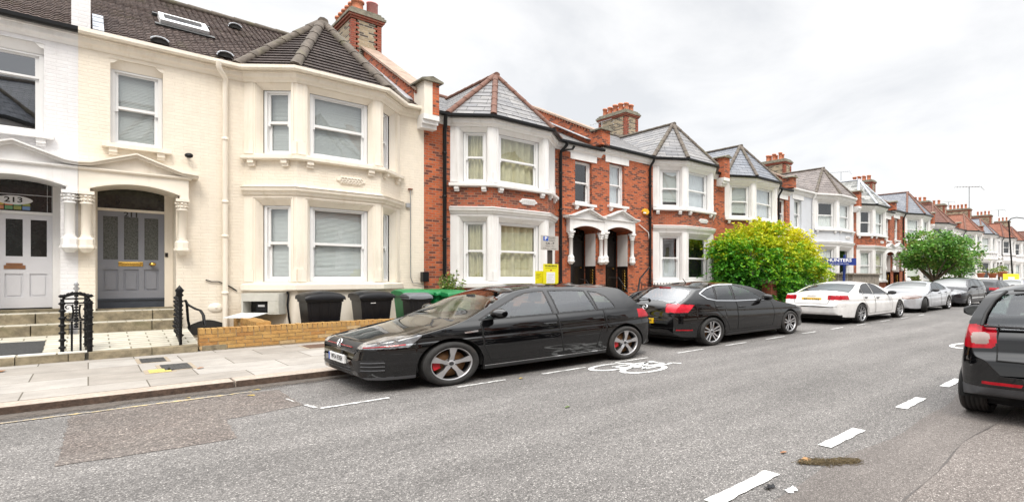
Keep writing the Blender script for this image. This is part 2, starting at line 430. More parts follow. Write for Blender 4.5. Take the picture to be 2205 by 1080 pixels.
# ---------------------------------------------------------------- windows
def window(T, parent, F, u0, u1, z0, z1, w, fill, frame=None, sill=None, casement=False, glass=None, half=0.5, dark=0.34, name='window'):
    fm = frame or M['white_wood']; mb = MB()
    zm = z0+(z1-z0)*half
    fw = 0.055
    mb.fbox(F,u0,u0+fw,w-0.10,w-0.01,z0,z1); mb.fbox(F,u1-fw,u1,w-0.10,w-0.01,z0,z1)
    mb.fbox(F,u0+fw,u1-fw,w-0.10,w-0.01,z1-fw*0.8,z1); mb.fbox(F,u0+fw,u1-fw,w-0.10,w,z0,z0+0.07)
    a, b = u0+fw, u1-fw
    s = 0.042
    for (c, d, ww) in ((zm, z1-fw*0.8, w-0.05), (z0+0.07, zm+0.02, w-0.085)):
        mb.fbox(F,a,a+s,ww-0.03,ww,c,d); mb.fbox(F,b-s,b,ww-0.03,ww,c,d)
        mb.fbox(F,a+s,b-s,ww-0.03,ww,d-s,d)
        mb.fbox(F,a+s,b-s,ww-0.03,ww,c,c+(s if ww > w-0.06 else 0.07))
    if not casement:
        mb.fbox(F,a,b,w-0.05,w-0.038,zm-0.012,zm+0.05)
        for uu in (a, b-s): mb.fbox(F,uu,uu+s,w-0.05,w-0.038,zm-0.075,zm-0.012)
    fo = T.part(name, mb, fm, parent)
    pm = MB()
    for (c, d, ww) in ((zm+s, z1-fw*0.8-s, w-0.066), (z0+0.14, zm+0.02-s, w-0.10)):
        pm.face([F.p(a+s,ww,c),F.p(b-s,ww,c),F.p(b-s,ww,d),F.p(a+s,ww,d)])
    T.part('pane', pm, glass or M['glass'], fo)
    cm = MB(); q = w-0.135
    fmat = {'blind': M['blind'], 'curtain': M['curtain'], 'net': M['net'], 'roller': M['roller'], 'dark': M['dark'], 'half': M['net']}[fill]
    nm = {'blind': 'blind', 'roller': 'blind', 'curtain': 'curtain', 'net': 'curtain', 'half': 'curtain', 'dark': 'room'}[fill]
    if fill == 'blind':
        z = z0+0.09; tl = rnd.uniform(-0.003, 0.003)
        while z < z1-0.05:
            s_ = rnd.uniform(-0.002, 0.002); cm.face([F.p(a,q+0.012,z),F.p(b,q+0.012,z+s_),F.p(b,q-0.010,z+0.040+s_),F.p(a,q-0.010,z+0.040)]); z += 0.034
    elif fill == 'roller':
        cm.face([F.p(a,q,z0+0.3),F.p(b,q,z0+0.3),F.p(b,q,z1),F.p(a,q,z1)]); cm.fbox(F,a,b,q-0.01,q+0.012,z0+0.28,z0+0.31)
    elif fill in ('curtain', 'net', 'half'):
        k = 46; ph = rnd.random()*6; rows = []
        ztop = z1 if fill != 'half' else zm+0.05
        for zi in range(7):
            zz = z0+0.05+(ztop-z0-0.05)*zi/6; row = []
            for i in range(k+1):
                f = i/k; amp = 0.030 if fill == 'curtain' else 0.012
                gap = 0.0
                row.append(F.p(a+(b-a)*f, q-0.02+amp*math.sin(f*34+ph+0.5*math.sin(zi*0.9+f*5))+amp*0.6*math.sin(f*13+ph*2+zi*0.2), zz))
            rows.append(row)
        cm.grid(rows, 0, True)
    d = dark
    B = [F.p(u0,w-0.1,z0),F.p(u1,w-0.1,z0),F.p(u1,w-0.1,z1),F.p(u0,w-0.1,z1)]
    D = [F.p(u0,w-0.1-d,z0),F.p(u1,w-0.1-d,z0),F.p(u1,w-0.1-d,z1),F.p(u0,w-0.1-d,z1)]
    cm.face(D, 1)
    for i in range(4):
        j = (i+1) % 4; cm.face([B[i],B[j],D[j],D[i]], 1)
    T.part(nm, cm, [fmat, M['dark']], fo)
    if sill:
        sm = MB(); ov, pr, th = sill
        sm.fbox(F,u0-ov,u1+ov,w+0.0,pr,z0-th,z0-0.003)
        for uu in (u0+0.03, u1-0.03):
            sm.fbox(F,uu-0.05,uu+0.05,0.003,pr*0.7,z0-th-0.10,z0-th-0.002); sm.fbox(F,uu-0.05,uu+0.05,0.003,pr*0.4,z0-th-0.16,z0-th-0.102)
        T.part('sill', sm, fm if sill[0] < 0 else T.trim, fo)
    return fo

# ---------------------------------------------------------------- terraced house
YW = 12.9      # plane of the house fronts
def chimney(T, x, y, zb, zt, pots, wx=0.78, wy=1.9, big=None):
    m = MB()
    x0, x1, y0, y1 = x-wx/2, x+wx/2, y-wy/2, y+wy/2
    m.box(x0+0.16,x1-0.16,y0,y1,zb,zt-0.42,0)
    m.box(x0,x1,y0+0.16,y1-0.16,zb,zt-0.422,0)
    z = zb
    i = 0
    while z < zt-0.5:                      # red brick quoins, toothed
        q = 0.20 if i % 2 else 0.11
        for xx, s in ((x0, 1), (x1, -1)):
            for yy, r in ((y0, 1), (y1, -1)):
                a, b = sorted((xx-s*0.004, xx+s*q)); c, d = sorted((yy-r*0.004, yy+r*(0.31-q)))
                m.box(a,b,c,d,z,z+0.078,1)
        z += 0.085; i += 1
    for k, (e, h0, h1, mm) in enumerate(((0.03,0.42,0.34,1),(0.07,0.34,0.26,1),(0.10,0.26,0.17,2),(0.06,0.17,0.09,2),(0.0,0.09,0.0,2))):
        m.box(x0-e,x1+e,y0-e,y1+e,zt-h0+0.001,zt-h1,mm)
    c = T.part('chimney', m, [M['stack'], M['quoin'], M['cement']])
    for j, (px, py, r, h, pk) in enumerate(pots):
        p = MB()
        prof = [(0,0),(r*1.05,0),(r*0.95,0.04),(r*0.88,h-0.10),(r*1.12,h-0.09),(r*1.12,h-0.03),(r*0.98,h),(r*0.75,h),(r*0.72,h-0.2),(0,h-0.2)]
        if pk: prof = [(0,0),(r,0),(r,h-0.03),(r*1.06,h-0.03),(r*1.06,h),(r*0.85,h),(r*0.85,h-0.3),(0,h-0.3)]
        p.lathe(prof, (x+px, y+py, zt-0.02), 14, 0)
        T.part('chimney_pot', p, M['pot_pink'] if pk else M['pot'], c)
    return c

def parapet(T, x, k, detail=True, th=0.30, white=False, big=True):
    """party wall carried up above the roof: raking brickwork, dentils, coping and the kneeler at its foot"""
    z = lambda q: EYE+(q-EYE)*k
    m = MB(); sl = (z(10.0 if white else 9.2)-z(6.85))/4.15
    def top(y): return z(6.85)+(y-12.75)*sl
    ya, yb = 12.95, 16.6
    poly = [(ya,top(ya)-0.3),(yb,top(yb)-0.3),(yb,top(yb)+0.34),(ya,top(ya)+0.34)]
    m.prism(poly, lambda a,b,d: (d,a,b), x-th/2, x+th/2, 0)
    cp = [(ya-0.05,top(ya)+0.42),(yb+0.05,top(yb)+0.42),(yb+0.05,top(yb)+0.50),(ya-0.05,top(ya)+0.50)]
    m.prism(cp, lambda a,b,d: (d,a,b), x-th/2-0.08, x+th/2+0.08, 1)
    cp2 = [(ya,top(ya)+0.341),(yb,top(yb)+0.341),(yb,top(yb)+0.419),(ya,top(ya)+0.419)]
    m.prism(cp2, lambda a,b,d: (d,a,b), x-th/2+0.02, x+th/2-0.02, 0)
    if detail:
        y = ya
        while y < yb:
            q = [(y,top(y)+0.343),(y+0.07,top(y+0.07)+0.343),(y+0.07,top(y+0.07)+0.417),(y,top(y)+0.417)]
            m.prism(q, lambda a,b,d: (d,a,b), x-th/2-0.05, x-th/2+0.019, 0)
            m.prism(q, lambda a,b,d: (d,a,b), x+th/2-0.019, x+th/2+0.05, 0)
            y += 0.15
    # kneeler
    zt = z(7.62) if big else z(7.42)
    if not big: m.box(x-th/2-0.02,x+th/2+0.02,12.66,13.1,z(6.84),zt,0)
    if big: m.box(x-th/2-0.02,x+th/2+0.02,12.52,13.1,z(6.62),zt,2 if white else 0)
    if big: m.box(x+0.02,x+th/2+0.024,12.516,13.1,z(6.62),zt-0.003,0)
    gb = [(x-th/2-0.1,zt),(x+th/2+0.1,zt),(x+th/2+0.1,zt+0.05),(x,zt+0.16),(x-th/2-0.1,zt+0.05)]
    m.prism(gb, lambda a,b,d: (a,d,b), 12.44 if big else 12.58, 13.15, 3)
    for i, (e, h) in enumerate(((0.0,6.46),(0.06,6.34),(0.14,6.22)) if big else ()):
        m.box(x-th/2-0.03,x+th/2+0.03,12.52+e,12.93,z(h)+0.001,z(h+(0.16 if i == 0 else 0.12)),4)
    if detail:      # lead soakers along the roof
        q = [(13.2,top(13.2)+0.03),(16.5,top(16.5)+0.03),(16.5,top(16.5)+0.06),(13.2,top(13.2)+0.06)]
        m.prism(q, lambda a,b,d: (d,a,b), x-th/2-0.2, x-th/2-0.003, 5)
        m.prism(q, lambda a,b,d: (d,a,b), x+th/2+0.003, x+th/2+0.2, 5)
    T.part('party_wall', m, [M['brick'], M['coping'], M['cream_trim'], M['cement'], T.trim, M['lead']])

def column(mb, x, y, k, m=0, n=12):
    z = lambda q: EYE+(q-EYE)*k
    r = 0.06
    mb.lathe([(0,z(2.11)),(0.05,z(2.11)),(0.085,z(2.165)),(0.105,z(2.20)),(0.113,z(2.205)),(0.113,z(2.25)),(0.098,z(2.255)),(0.098,z(2.40)),(0.080,z(2.435)),(0.072,z(2.44)),(0.072,z(2.47)),(r*1.05,z(2.475))], (x,y,0), 8, m, smooth=False)
    mb.lathe([(r,z(2.47)),(r,z(3.14)),(0.078,z(3.15)),(0.078,z(3.175)),(0.06,z(3.185)),(0.075,z(3.28)),(0.085,z(3.345)),(0,z(3.35))], (x,y,0), n+2, m)
    mb.box(x-0.088,x+0.088,y-0.10,y+0.10,z(3.35),z(3.418),m)
    for i in range(10):                      # leaves of the capital
        a = i*2*PI/10
        for rr, h, s in ((0.076,3.235,0.022),(0.082,3.305,0.024)):
            cx, cy = x+rr*math.cos(a+h*9), y+rr*math.sin(a+h*9)
            mb.lathe([(0,-s),(s*0.8,-s*0.5),(s,0),(s*0.6,s*0.8),(0,s)], (cx,cy,z(h)), 6, m)

def porch(T, xb, s, k, hx, wide=None):
    """the half of the shared porch that stands on this house's side (s = +1 to the right of the party line)"""
    z = lambda q: EYE+(q-EYE)*k
    X = lambda r: xb+s*r*hx
    m = MB(); y0, y1 = 12.72, 12.897
    mp = lambda a, b, d: (a, d, b)
    arc = [(X(0.13+1.07*i/14), z(3.50)+0.155*k*(1-((i-7)/7)**2)) for i in range(15)]
    poly = [(X(0.002),z(3.42)),(X(0.13),z(3.42))]+arc+[(X(1.20),z(3.42)),(X(1.32),z(3.42)),(X(1.32),z(3.87)),(X(0.002),z(3.87))]
    m.prism(poly, mp, y0, y1)
    # horizontal cornice with a return at the end, gable wall, raking mouldings
    pth = [(X(0.002),y0),(X(1.32),y0),(X(1.32),y1)]
    if s < 0: pth = [(p[0],p[1]) for p in pth][::-1]
    m.sweep(pth, [(0.0,z(3.871)),(0.03,z(3.871)),(0.05,z(3.90)),(0.05,z(3.93)),(0.0,z(3.93))])
    ty = [(X(0.05),z(3.931)),(X(1.30),z(3.931)),(X(1.2),z(4.0)),(X(0.66),z(4.24)),(X(0.12),z(4.0))]
    m.prism(ty, mp, y0+0.02, y1)
    th = 0.055
    rak = [(X(0.002),z(4.0)),(X(0.14),z(4.02)),(X(0.66),z(4.30)),(X(1.22),z(4.0)),(X(1.45),z(3.97))]
    for lo, hi, pr in ((-0.055,0.0,0.07),(0.0,0.035,0.12)):
        P = [(a,b+lo*k) for a, b in rak]+[(a,b+hi*k) for a, b in rak[::-1]]
        for i in range(4):
            q = [rak[i],rak[i+1]]
            m.prism([(q[0][0],q[0][1]+lo*k),(q[1][0],q[1][1]+lo*k),(q[1][0],q[1][1]+hi*k-0.001),(q[0][0],q[0][1]+hi*k-0.001)], mp, y0-pr, y1)
    # moulded edge of the arch
    for i in range(14):
        a, b = arc[i], arc[i+1]
        m.prism([(a[0],a[1]-0.012),(b[0],b[1]-0.012),(b[0],b[1]+0.035),(a[0],a[1]+0.035)], mp, y0-0.025, y0-0.001)
    o = T.part('porch', m, T.trim)
    sm = MB()
    rows = [[(a,yy,b-0.004) for a, b in [(X(0.13),z(3.421))]+arc+[(X(1.20),z(3.421))]] for yy in (y0+0.01, 13.5)]
    sm.grid(rows, 0, False)
    T.part('soffit', sm, T.soffit, o)
    for r in (0.09, 1.24):
        c = MB(); column(c, X(r), 12.785, k)
        T.part('column', c, T.trim, o)
    return o

def plaque(T, F, u, z, w=0.52, h=0.2, m=None):
    p = MB()
    e = 0.07
    pts = [(-w/2,-h/2+e),(-w/2+e*0.4,-h/2+e),(-w/2+e,-h/2+e*0.4),(-w/2+e,-h/2),(w/2-e,-h/2),(w/2-e,-h/2+e*0.4),(w/2-e*0.4,-h/2+e),(w/2,-h/2+e),(w/2,h/2-e),(w/2-e*0.4,h/2-e),(w/2-e,h/2-e*0.4),(w/2-e,h/2),(-w/2+e,h/2),(-w/2+e,h/2-e*0.4),(-w/2+e*0.4,h/2-e),(-w/2,h/2-e)]
    p.prism(pts, lambda a,b,d: F.p(u+a,d,z+b), 0.002, 0.03)
    p.prism([(a*0.92,b*0.84) for a, b in pts], lambda a,b,d: F.p(u+a,d,z+b), 0.0305, 0.033)
    for i in range(7):                     # raised scrollwork
        f = (i-3)/3; cx = u+f*w*0.33
        for j in (-1, 1):
            p.tube([F.p(cx+0.03*math.cos(a)*(1 if j > 0 else -1)+0.012*j, 0.042, z+j*h*0.16+0.032*math.sin(a)) for a in [q*0.7 for q in range(8)]], 0.011, 5)
    T.part('plaque', p, m or T.trim)

def house(name, label, x0, x1, door, bay, k, wall, trim, roof, hips, gut, fills, hx=1.0, bandm=None, base=None, par=None, chim=None, rise=1.0,
          soffit=None, wave=False, upper='net', lintel=True, doorm=None, far=False, plaq=None, pipe=None, ridge=None, glass=None, group='terraced houses along the far pavement', step=None, mb_roof=None, zfl=1.0, uhalf=0.5):
    xA, xB, xC, xD = bay
    z = lambda q: EYE+(q-EYE)*k
    RZ = 10.0 if wave else 9.2
    T = Thing(name, ((x0+x1)/2, YW, 0.1), label, 'house', group)
    T.trim = M[trim]; T.soffit = M[soffit] if soffit else T.trim
    dpt = 0.7
    A, B, Cc, D = (xA,YW), (xB,YW-dpt), (xC,YW-dpt), (xD,YW)
    F0 = Fr((x0,YW),(x1,YW)); F1, F2, F3 = Fr(A,B), Fr(B,Cc), Fr(Cc,D)
    W = M[wall]; xb = x0 if door == 'L' else x1; s = 1 if door == 'L' else -1
    X = lambda r: xb+s*r*hx
    # walls: the flat front with its door and window openings, gable, back
    m = MB()
    du0, du1 = sorted((X(0.19)-x0, X(1.17)-x0)); wu0, wu1 = sorted((X(0.36)-x0, X(1.0)-x0))
    zf = z(zfl)
    door_open = (du0, du1, 0.1, z(3.66)); win_open = (wu0, wu1, z(4.54), z(6.26) if lintel else z(6.43))
    ua, ud = xA-x0, xD-x0
    parts = [(0.0, ua), (ud, x1-x0)]
    for a, b in parts:
        hs = [h for h in (door_open, win_open) if a <= h[0] and h[1] <= b]
        if hs:
            m.panel(F0, a, b, 0.0, z(4.2), [door_open], 0.6, 0, bottom=False)
            m.panel(F0, a, b, z(4.2), z(6.85), [win_open], 0.12 if lintel else 0.10, 0)
        else:
            m.panel(F0, a, b, 0.0, z(6.85), (), 0.1, 0)
    m.face([(x0,YW,0),(x0,YW,z(6.85)),(x0,16.9,z(RZ)-0.1),(x0,21,z(6.85)),(x0,21,0)], 0)
    m.face([(x1,YW,0),(x1,21,0),(x1,21,z(6.85)),(x1,16.9,z(RZ)-0.1),(x1,YW,z(6.85))], 0)
    m.face([(x0,21,0),(x0,21,z(6.85)),(x1,21,z(6.85)),(x1,21,0)], 0)
    T.part('wall', m, W)
    # bay: base, moulded window storeys, apron between
    m = MB(); bi = 1 if base else 0; bd = 2
    mats = [T.trim, M[base] if base else T.trim, M[bandm] if bandm else W]
    specs = []
    for F, c0, c1 in ((F1,0.20,0.12),(F2,0.16,0.14),(F3,0.12,0.20)):
        L = F.L; o0, o1 = c0, L-c1; i0, i1 = o0+0.075, o1-0.075
        m.panel(F, 0, L, 0.0, z(1.30), (), 0.1, bi)
        m.panel(F, 0, L, z(3.80), z(4.62), (), 0.1, bd)
        for za, zb_, wb, wt in ((z(1.30),z(3.80),z(1.47),z(3.43)),(z(4.62),z(6.85),z(4.72),z(6.38))):
            m.panel(F, 0, L, za, zb_, [(o0,o1,wb,wt+0.15)], 0.015, 0)
            q = [(o0+0.012,-0.0152,wb),(o1-0.012,-0.0152,wb),(o1-0.012,-0.0152,wt+0.138),(o0+0.012,-0.0152,wt+0.138)]; r_ = [(i0,-0.12,wb),(i1,-0.12,wb),(i1,-0.12,wt),(i0,-0.12,wt)]
            g0 = [(o0,-0.015,wb),(o1,-0.015,wb),(o1,-0.015,wt+0.15),(o0,-0.015,wt+0.15)]
            for a, b_ in ((0,3),(3,2),(2,1)):
                m.face([F.p(*g0[a]),F.p(*g0[b_]),F.p(*q[b_]),F.p(*q[a])]); m.face([F.p(*q[a]),F.p(*q[b_]),F.p(*r_[b_]),F.p(*r_[a])])
            m.face([F.p(*g0[0]),F.p(*g0[1]),F.p(*r_[1]),F.p(*r_[0])])
            # moulded edge and plinth blocks of the piers
            for q0, q1 in ((0.0,o0-0.02),(o1+0.02,L)):
                m.fbox(F, q0+(0.004 if q0 == 0 else 0), q1-(0.004 if q1 == L else 0), 0.0005, 0.02, wb+0.003, wb+0.33)
            if not far:
                m.fbox(F, o0-0.055, o0-0.03, 0.0005, 0.014, wb+0.34, wt+0.205); m.fbox(F, o1+0.03, o1+0.055, 0.0005, 0.014, wb+0.34, wt+0.205)
                m.fbox(F, o0-0.029, o1+0.029, 0.0005, 0.014, wt+0.18, wt+0.205)
            specs.append((F, i0, i1, wb, wt))
    bp = T.part('bay', m, mats)
    for j, (F, i0, i1, wb, wt) in enumerate(specs):
        window(T, None, F, i0, i1, wb, wt, -0.13, fills[j % len(fills)], glass=glass)
    # strings, sills and cornices round the bay
    m = MB(); pb = [A, B, Cc, D]
    m.sweep(pb, [(0.0,z(1.24)),(0.07,z(1.24)),(0.09,z(1.27)),(0.09,z(1.40)),(0.0,z(1.44))])
    T.part('sill', m, T.trim); m = MB()
    m.sweep(pb, [(0.0,z(3.68)),(0.03,z(3.68)),(0.05,z(3.74)),(0.09,z(3.78)),(0.10,z(3.85)),(0.12,z(3.87)),(0.0,z(3.92))])
    T.part('string_course', m, T.trim); m = MB()
    m.sweep(pb, [(0.0,z(4.555)),(0.09,z(4.555)),(0.12,z(4.58)),(0.12,z(4.66)),(0.0,z(4.695))])
    so_ = T.part('sill', m, T.trim)
    for F in (F1, F2, F3):
        for u in ((0.17, F.L-0.2) if F is not F2 else (0.2, F.L-0.2)):
            m = MB()
            m.fbox(F, u-0.055, u+0.055, 0.002, 0.09, z(4.47), z(4.553)); m.fbox(F, u-0.055, u+0.055, 0.002, 0.055, z(4.40), z(4.4702)); T.part('bracket', m, T.trim, so_)
    m = MB(); pw = [(x0,YW), A, B, Cc, D, (x1,YW)]
    m.sweep(pw, [(0.0,z(6.53)),(0.02,z(6.53)),(0.04,z(6.58)),(0.09,z(6.63)),(0.10,z(6.72)),(0.12,z(6.73)),(0.12,z(6.80)),(0.0,z(6.80))])
    T.part('cornice', m, T.trim)
    m = MB()
    m.sweep(offset(pw, 0.125), [(0.0,z(6.80)),(0.02,z(6.765)),(0.08,z(6.765)),(0.105,z(6.80)),(0.105,z(6.875)),(0.09,z(6.875)),(0.085,z(6.80)),(0.0,z(6.80)+0.002)])
    T.part('gutter', m, M[gut])
    # roofs
    zr = z(RZ); ze = z(6.84)
    m = MB()
    tiled(m, [(x0,12.74,ze),(x1,12.74,ze),(x1,16.9,zr),(x0,16.9,zr)], 0.145 if wave else 0.26, 0.020 if wave else 0.012, 0.013 if wave else 0, 0.105)
    m.face([(x0,16.9,zr),(x1,16.9,zr),(x1,21.2,ze),(x0,21.2,ze)])
    T.part('roof', m, M[roof])
    m = MB(); hip(m, (x0,16.9,zr+0.02), (x1,16.9,zr+0.02), 0.10)
    T.part('ridge', m, M[ridge or hips])
    m = MB(); xc = (xB+xC)/2; za = z(8.95*rise)
    ap = (xc, 13.5, za); P = offset([A,B,Cc,D], 0.17)
    e = [(p[0],p[1],z(6.86)) for p in P]
    yb = 12.74+(za-ze)/((zr-ze)/4.16)
    Rb = (xc, yb, za)
    rw, stp = (0.135, 0.03) if wave else (0.24, 0.012)
    for tri in ((e[0],e[1],ap),(e[1],e[2],ap),(e[2],e[3],ap),(e[0],ap,Rb),(e[3],Rb,ap)):
        tiled(m, tri, rw, stp)
    br = T.part('bay_roof', m, M[mb_roof or ('plaintile' if wave else roof)])
    m = MB(); hr = 0.095 if wave else 0.075
    for q in e: hip(m, (q[0],q[1],q[2]+0.03), (ap[0],ap[1],ap[2]+0.03), hr)
    hip(m, (ap[0],ap[1]-0.1,ap[2]+0.03), (Rb[0],Rb[1],Rb[2]+0.03), hr)
    T.part('hip_tiles', m, M[hips], br)
    # window over the door
    T2 = window(T, None, F0, wu0, wu1, z(4.54), z(6.24), -0.1, upper, sill=(0.10,0.13,0.09), glass=glass, half=uhalf, casement=uhalf > 0.6)
    if lintel:
        m = MB(); m.fbox(F0, wu0-0.18, wu1+0.18, 0.002, 0.03, z(6.27), z(6.525))
        T.part('lintel', m, T.trim)
    po = porch(T, xb, s, k, hx)
    # front door in its recess
    d0, d1 = sorted((X(0.19), X(1.17)))
    FD = Fr((d0,13.5),(d1,13.5)); L = FD.L; zt = z(3.05)
    fr = MB(); 
    fr.fbox(FD,0,0.05,-0.05,0.02,zf,z(3.64)); fr.fbox(FD,L-0.05,L,-0.05,0.02,zf,z(3.64)); fr.fbox(FD,0.05,L-0.05,-0.05,0.03,zt,zt+0.07)
    fr.face([FD.p(0.05,-0.04,zt+0.07),FD.p(L-0.05,-0.04,zt+0.07),FD.p(L-0.05,-0.04,z(3.66)),FD.p(0.05,-0.04,z(3.66))], 1)
    fr.fbox(FD,0,L,-0.1,0.3,0.1,zf-0.003,2)
    if doorm != 'custom':
        T.part('door_frame', fr, [M['dark_door'] if soffit == 'soffit' else T.trim, M['leaded'], M['stone_step']])
        dm = MB(); dm.fbox(FD,0.052,L-0.052,-0.05,-0.005,zf,zt-0.002)
        for c in (0.3, 0.7):
            for a, b in ((zf+0.15,zf+0.85),(zf+1.05,zt-0.2)):
                dm.fbox(FD,L*c-0.13,L*c+0.13,-0.0045,0.01,a,b)
        dd = T.part('door', dm, M[doorm or 'dark_door'])
        kb = MB(); kb.lathe([(0,0),(0.035,0),(0.04,-0.03),(0,-0.06)], (d0+L*0.85,13.49,zf+1.0), 8, 0, 'y'); T.part('handle', kb, M['brass'], dd)
        wn = MB(); xr = d1-0.012                    # lined right side of the recess
        wn.box(xr,xr+0.008,12.93,13.42,z(2.06),z(3.4),0); wn.box(xr-0.012,xr+0.008,12.92,13.43,z(2.0),z(2.057),1); wn.box(xr,xr+0.008,12.93,13.42,z(1.0),z(1.997),1)
        for i in range(8):
            zc = z(1.1)+i*0.11
            wn.tube([(xr-0.004,13.1+0.08*math.cos(a),zc+0.05*math.sin(a)) for a in [q*0.9 for q in range(7)]], 0.014, 4, 2)
        T.part('porch_lining', wn, [M['white'], M['dark_door'], M['brass']])
        st = MB()
        for i in range(4): st.box(d0-0.05+0.003*i,d1+0.05-0.003*i,12.89-0.3*(i+1),12.9-0.3*i-(0.01 if i else 0),0.1,zf-0.18*(i+1))
        T.part('doorstep', st, M['stone_step'])
    T.d = (FD, L, zf, zt, fr)
    if plaq is not None:
        plaque(T, F2, F2.L*0.62, z(4.20), m=M['white'] if plaq == 'white' else None)
    if par is not None: parapet(T, par[0], k, not far, white=par[1] if len(par) > 1 else False, big=par[0] not in PB)
    if chim is not None: chimney(T, *chim)
    if pipe:
        for xp, bend in pipe:
            pm = MB()
            pm.tube([(xp+bend,12.66,z(6.76)),(xp+bend,12.68,z(6.66)),(xp,12.80,z(6.45)),(xp,12.83,z(6.35)),(xp,12.83,0.1)], 0.045, 8)
            for q in (5.6,4.2,2.8,1.4): pm.lathe([(0.045,-0.03),(0.058,-0.03),(0.058,0.03),(0.045,0.03)], (xp,12.83,z(q)), 8)
            T.part('downpipe', pm, M[gut])
    return T
# ---------------------------------------------------------------- the ground
def asphalt(name, lo, hi, stone, scale=122, stain=0.35, rough=0.85, fade=None):
    m, nt, b = new_mat(name)
    v = coords(nt)
    vo = N(nt, 'ShaderNodeTexVoronoi'); vo.inputs['Scale'].default_value = scale; nt.links.new(v, vo.inputs['Vector'])
    sp = nt.nodes.new('ShaderNodeSeparateColor'); nt.links.new(vo.outputs['Color'], sp.inputs[0])
    c = ramp(nt, sp.outputs[0], [(0.0, lo), (0.55, hi), (0.86, hi), (0.97, stone)])
    c = mix(nt, 0.7, c, ramp(nt, vo.outputs['Distance'], [(0.0, (1.18,)*3), (0.62, (0.36,)*3)]), 'MULTIPLY')
    vb = N(nt, 'ShaderNodeTexVoronoi'); vb.inputs['Scale'].default_value = scale*0.37; nt.links.new(v, vb.inputs['Vector'])
    sb = nt.nodes.new('ShaderNodeSeparateColor'); nt.links.new(vb.outputs['Color'], sb.inputs[0])
    c = mix(nt, 0.5, c, ramp(nt, sb.outputs[1], [(0.1, (0.75,)*3), (0.6, (1.0,)*3), (1.0, (1.25,)*3)]), 'MULTIPLY')
    c = mix(nt, 0.7, c, ramp(nt, noise(nt, vmap(nt, v, (0.35, 1.0, 1)), 1.1, 7, 0.7), [(0.3, (0.66,)*3), (0.7, (1.22,)*3)]), 'MULTIPLY')
    c = mix(nt, 0.45, c, ramp(nt, noise(nt, vmap(nt, v, (0.05, 0.9, 1)), 1.3, 4, 0.6), [(0.35, (0.68,)*3), (0.65, (1.2,)*3)]), 'MULTIPLY')
    c = mix(nt, ramp(nt, noise(nt, v, 0.55, 6, 0.75), [(0.60, (0,0,0)), (0.74, (stain,)*3)]), c, tuple(q*0.45 for q in lo))
    if fade: c = mix(nt, ramp(nt, noise(nt, v, 1.3, 8, 0.8), [(0.40, (0,0,0)), (0.62, (0.85,)*3)]), c, mix(nt, 1.0, c, fade, 'MULTIPLY'))
    nt.links.new(c, b.inputs['Base Color']); b.inputs['Roughness'].default_value = rough; b.inputs['Specular IOR Level'].default_value = 0.35
    bump(nt, b, vo.outputs['Distance'], 0.7, -0.004)
    return m
M['road'] = asphalt('road asphalt', (0.118,0.111,0.106), (0.268,0.253,0.242), (0.58,0.55,0.52))
M['patch'] = asphalt('brown asphalt patch', (0.092,0.076,0.068), (0.212,0.178,0.160), (0.44,0.37,0.32), 85, 0.6, fade=(1.22,1.28,1.30))
M['patch2'] = asphalt('smooth asphalt strip', (0.150,0.132,0.121), (0.255,0.228,0.212), (0.48,0.44,0.41), 170, 0.3)
M['near'] = asphalt('pinkish asphalt', (0.155,0.134,0.123), (0.298,0.263,0.242), (0.62,0.57,0.53), 130, 0.3)
M['tar'] = plain('tar joint', (0.09,0.08,0.075), 0.7, 0.4, 15)
def worn_paint(name, col, under, wear):
    m, nt, b = new_mat(name)
    v = coords(nt)
    f = noise(nt, v, 14, 8, 0.75)
    c = mix(nt, ramp(nt, f, [(wear-0.06, (0,0,0)), (wear+0.06, (1,1,1))]), under, col)
    c = mix(nt, 0.6, c, ramp(nt, noise(nt, v, 60, 3), [(0.3, (0.75,)*3), (0.6, (1.1,)*3)]), 'MULTIPLY')
    nt.links.new(c, b.inputs['Base Color']); b.inputs['Roughness'].default_value = 0.7
    bump(nt, b, f, 0.3, 0.004)
    return m
M['mark'] = worn_paint('white road paint', (0.80,0.80,0.78), (0.30,0.29,0.285), 0.36)
M['mark_mid'] = worn_paint('scuffed road paint', (0.78,0.78,0.76), (0.27,0.26,0.255), 0.46)
M['mark_old'] = worn_paint('worn road paint', (0.66,0.65,0.63), (0.29,0.28,0.275), 0.50)
M['yline'] = worn_paint('worn yellow paint', (0.66,0.50,0.22), (0.28,0.25,0.22), 0.535)
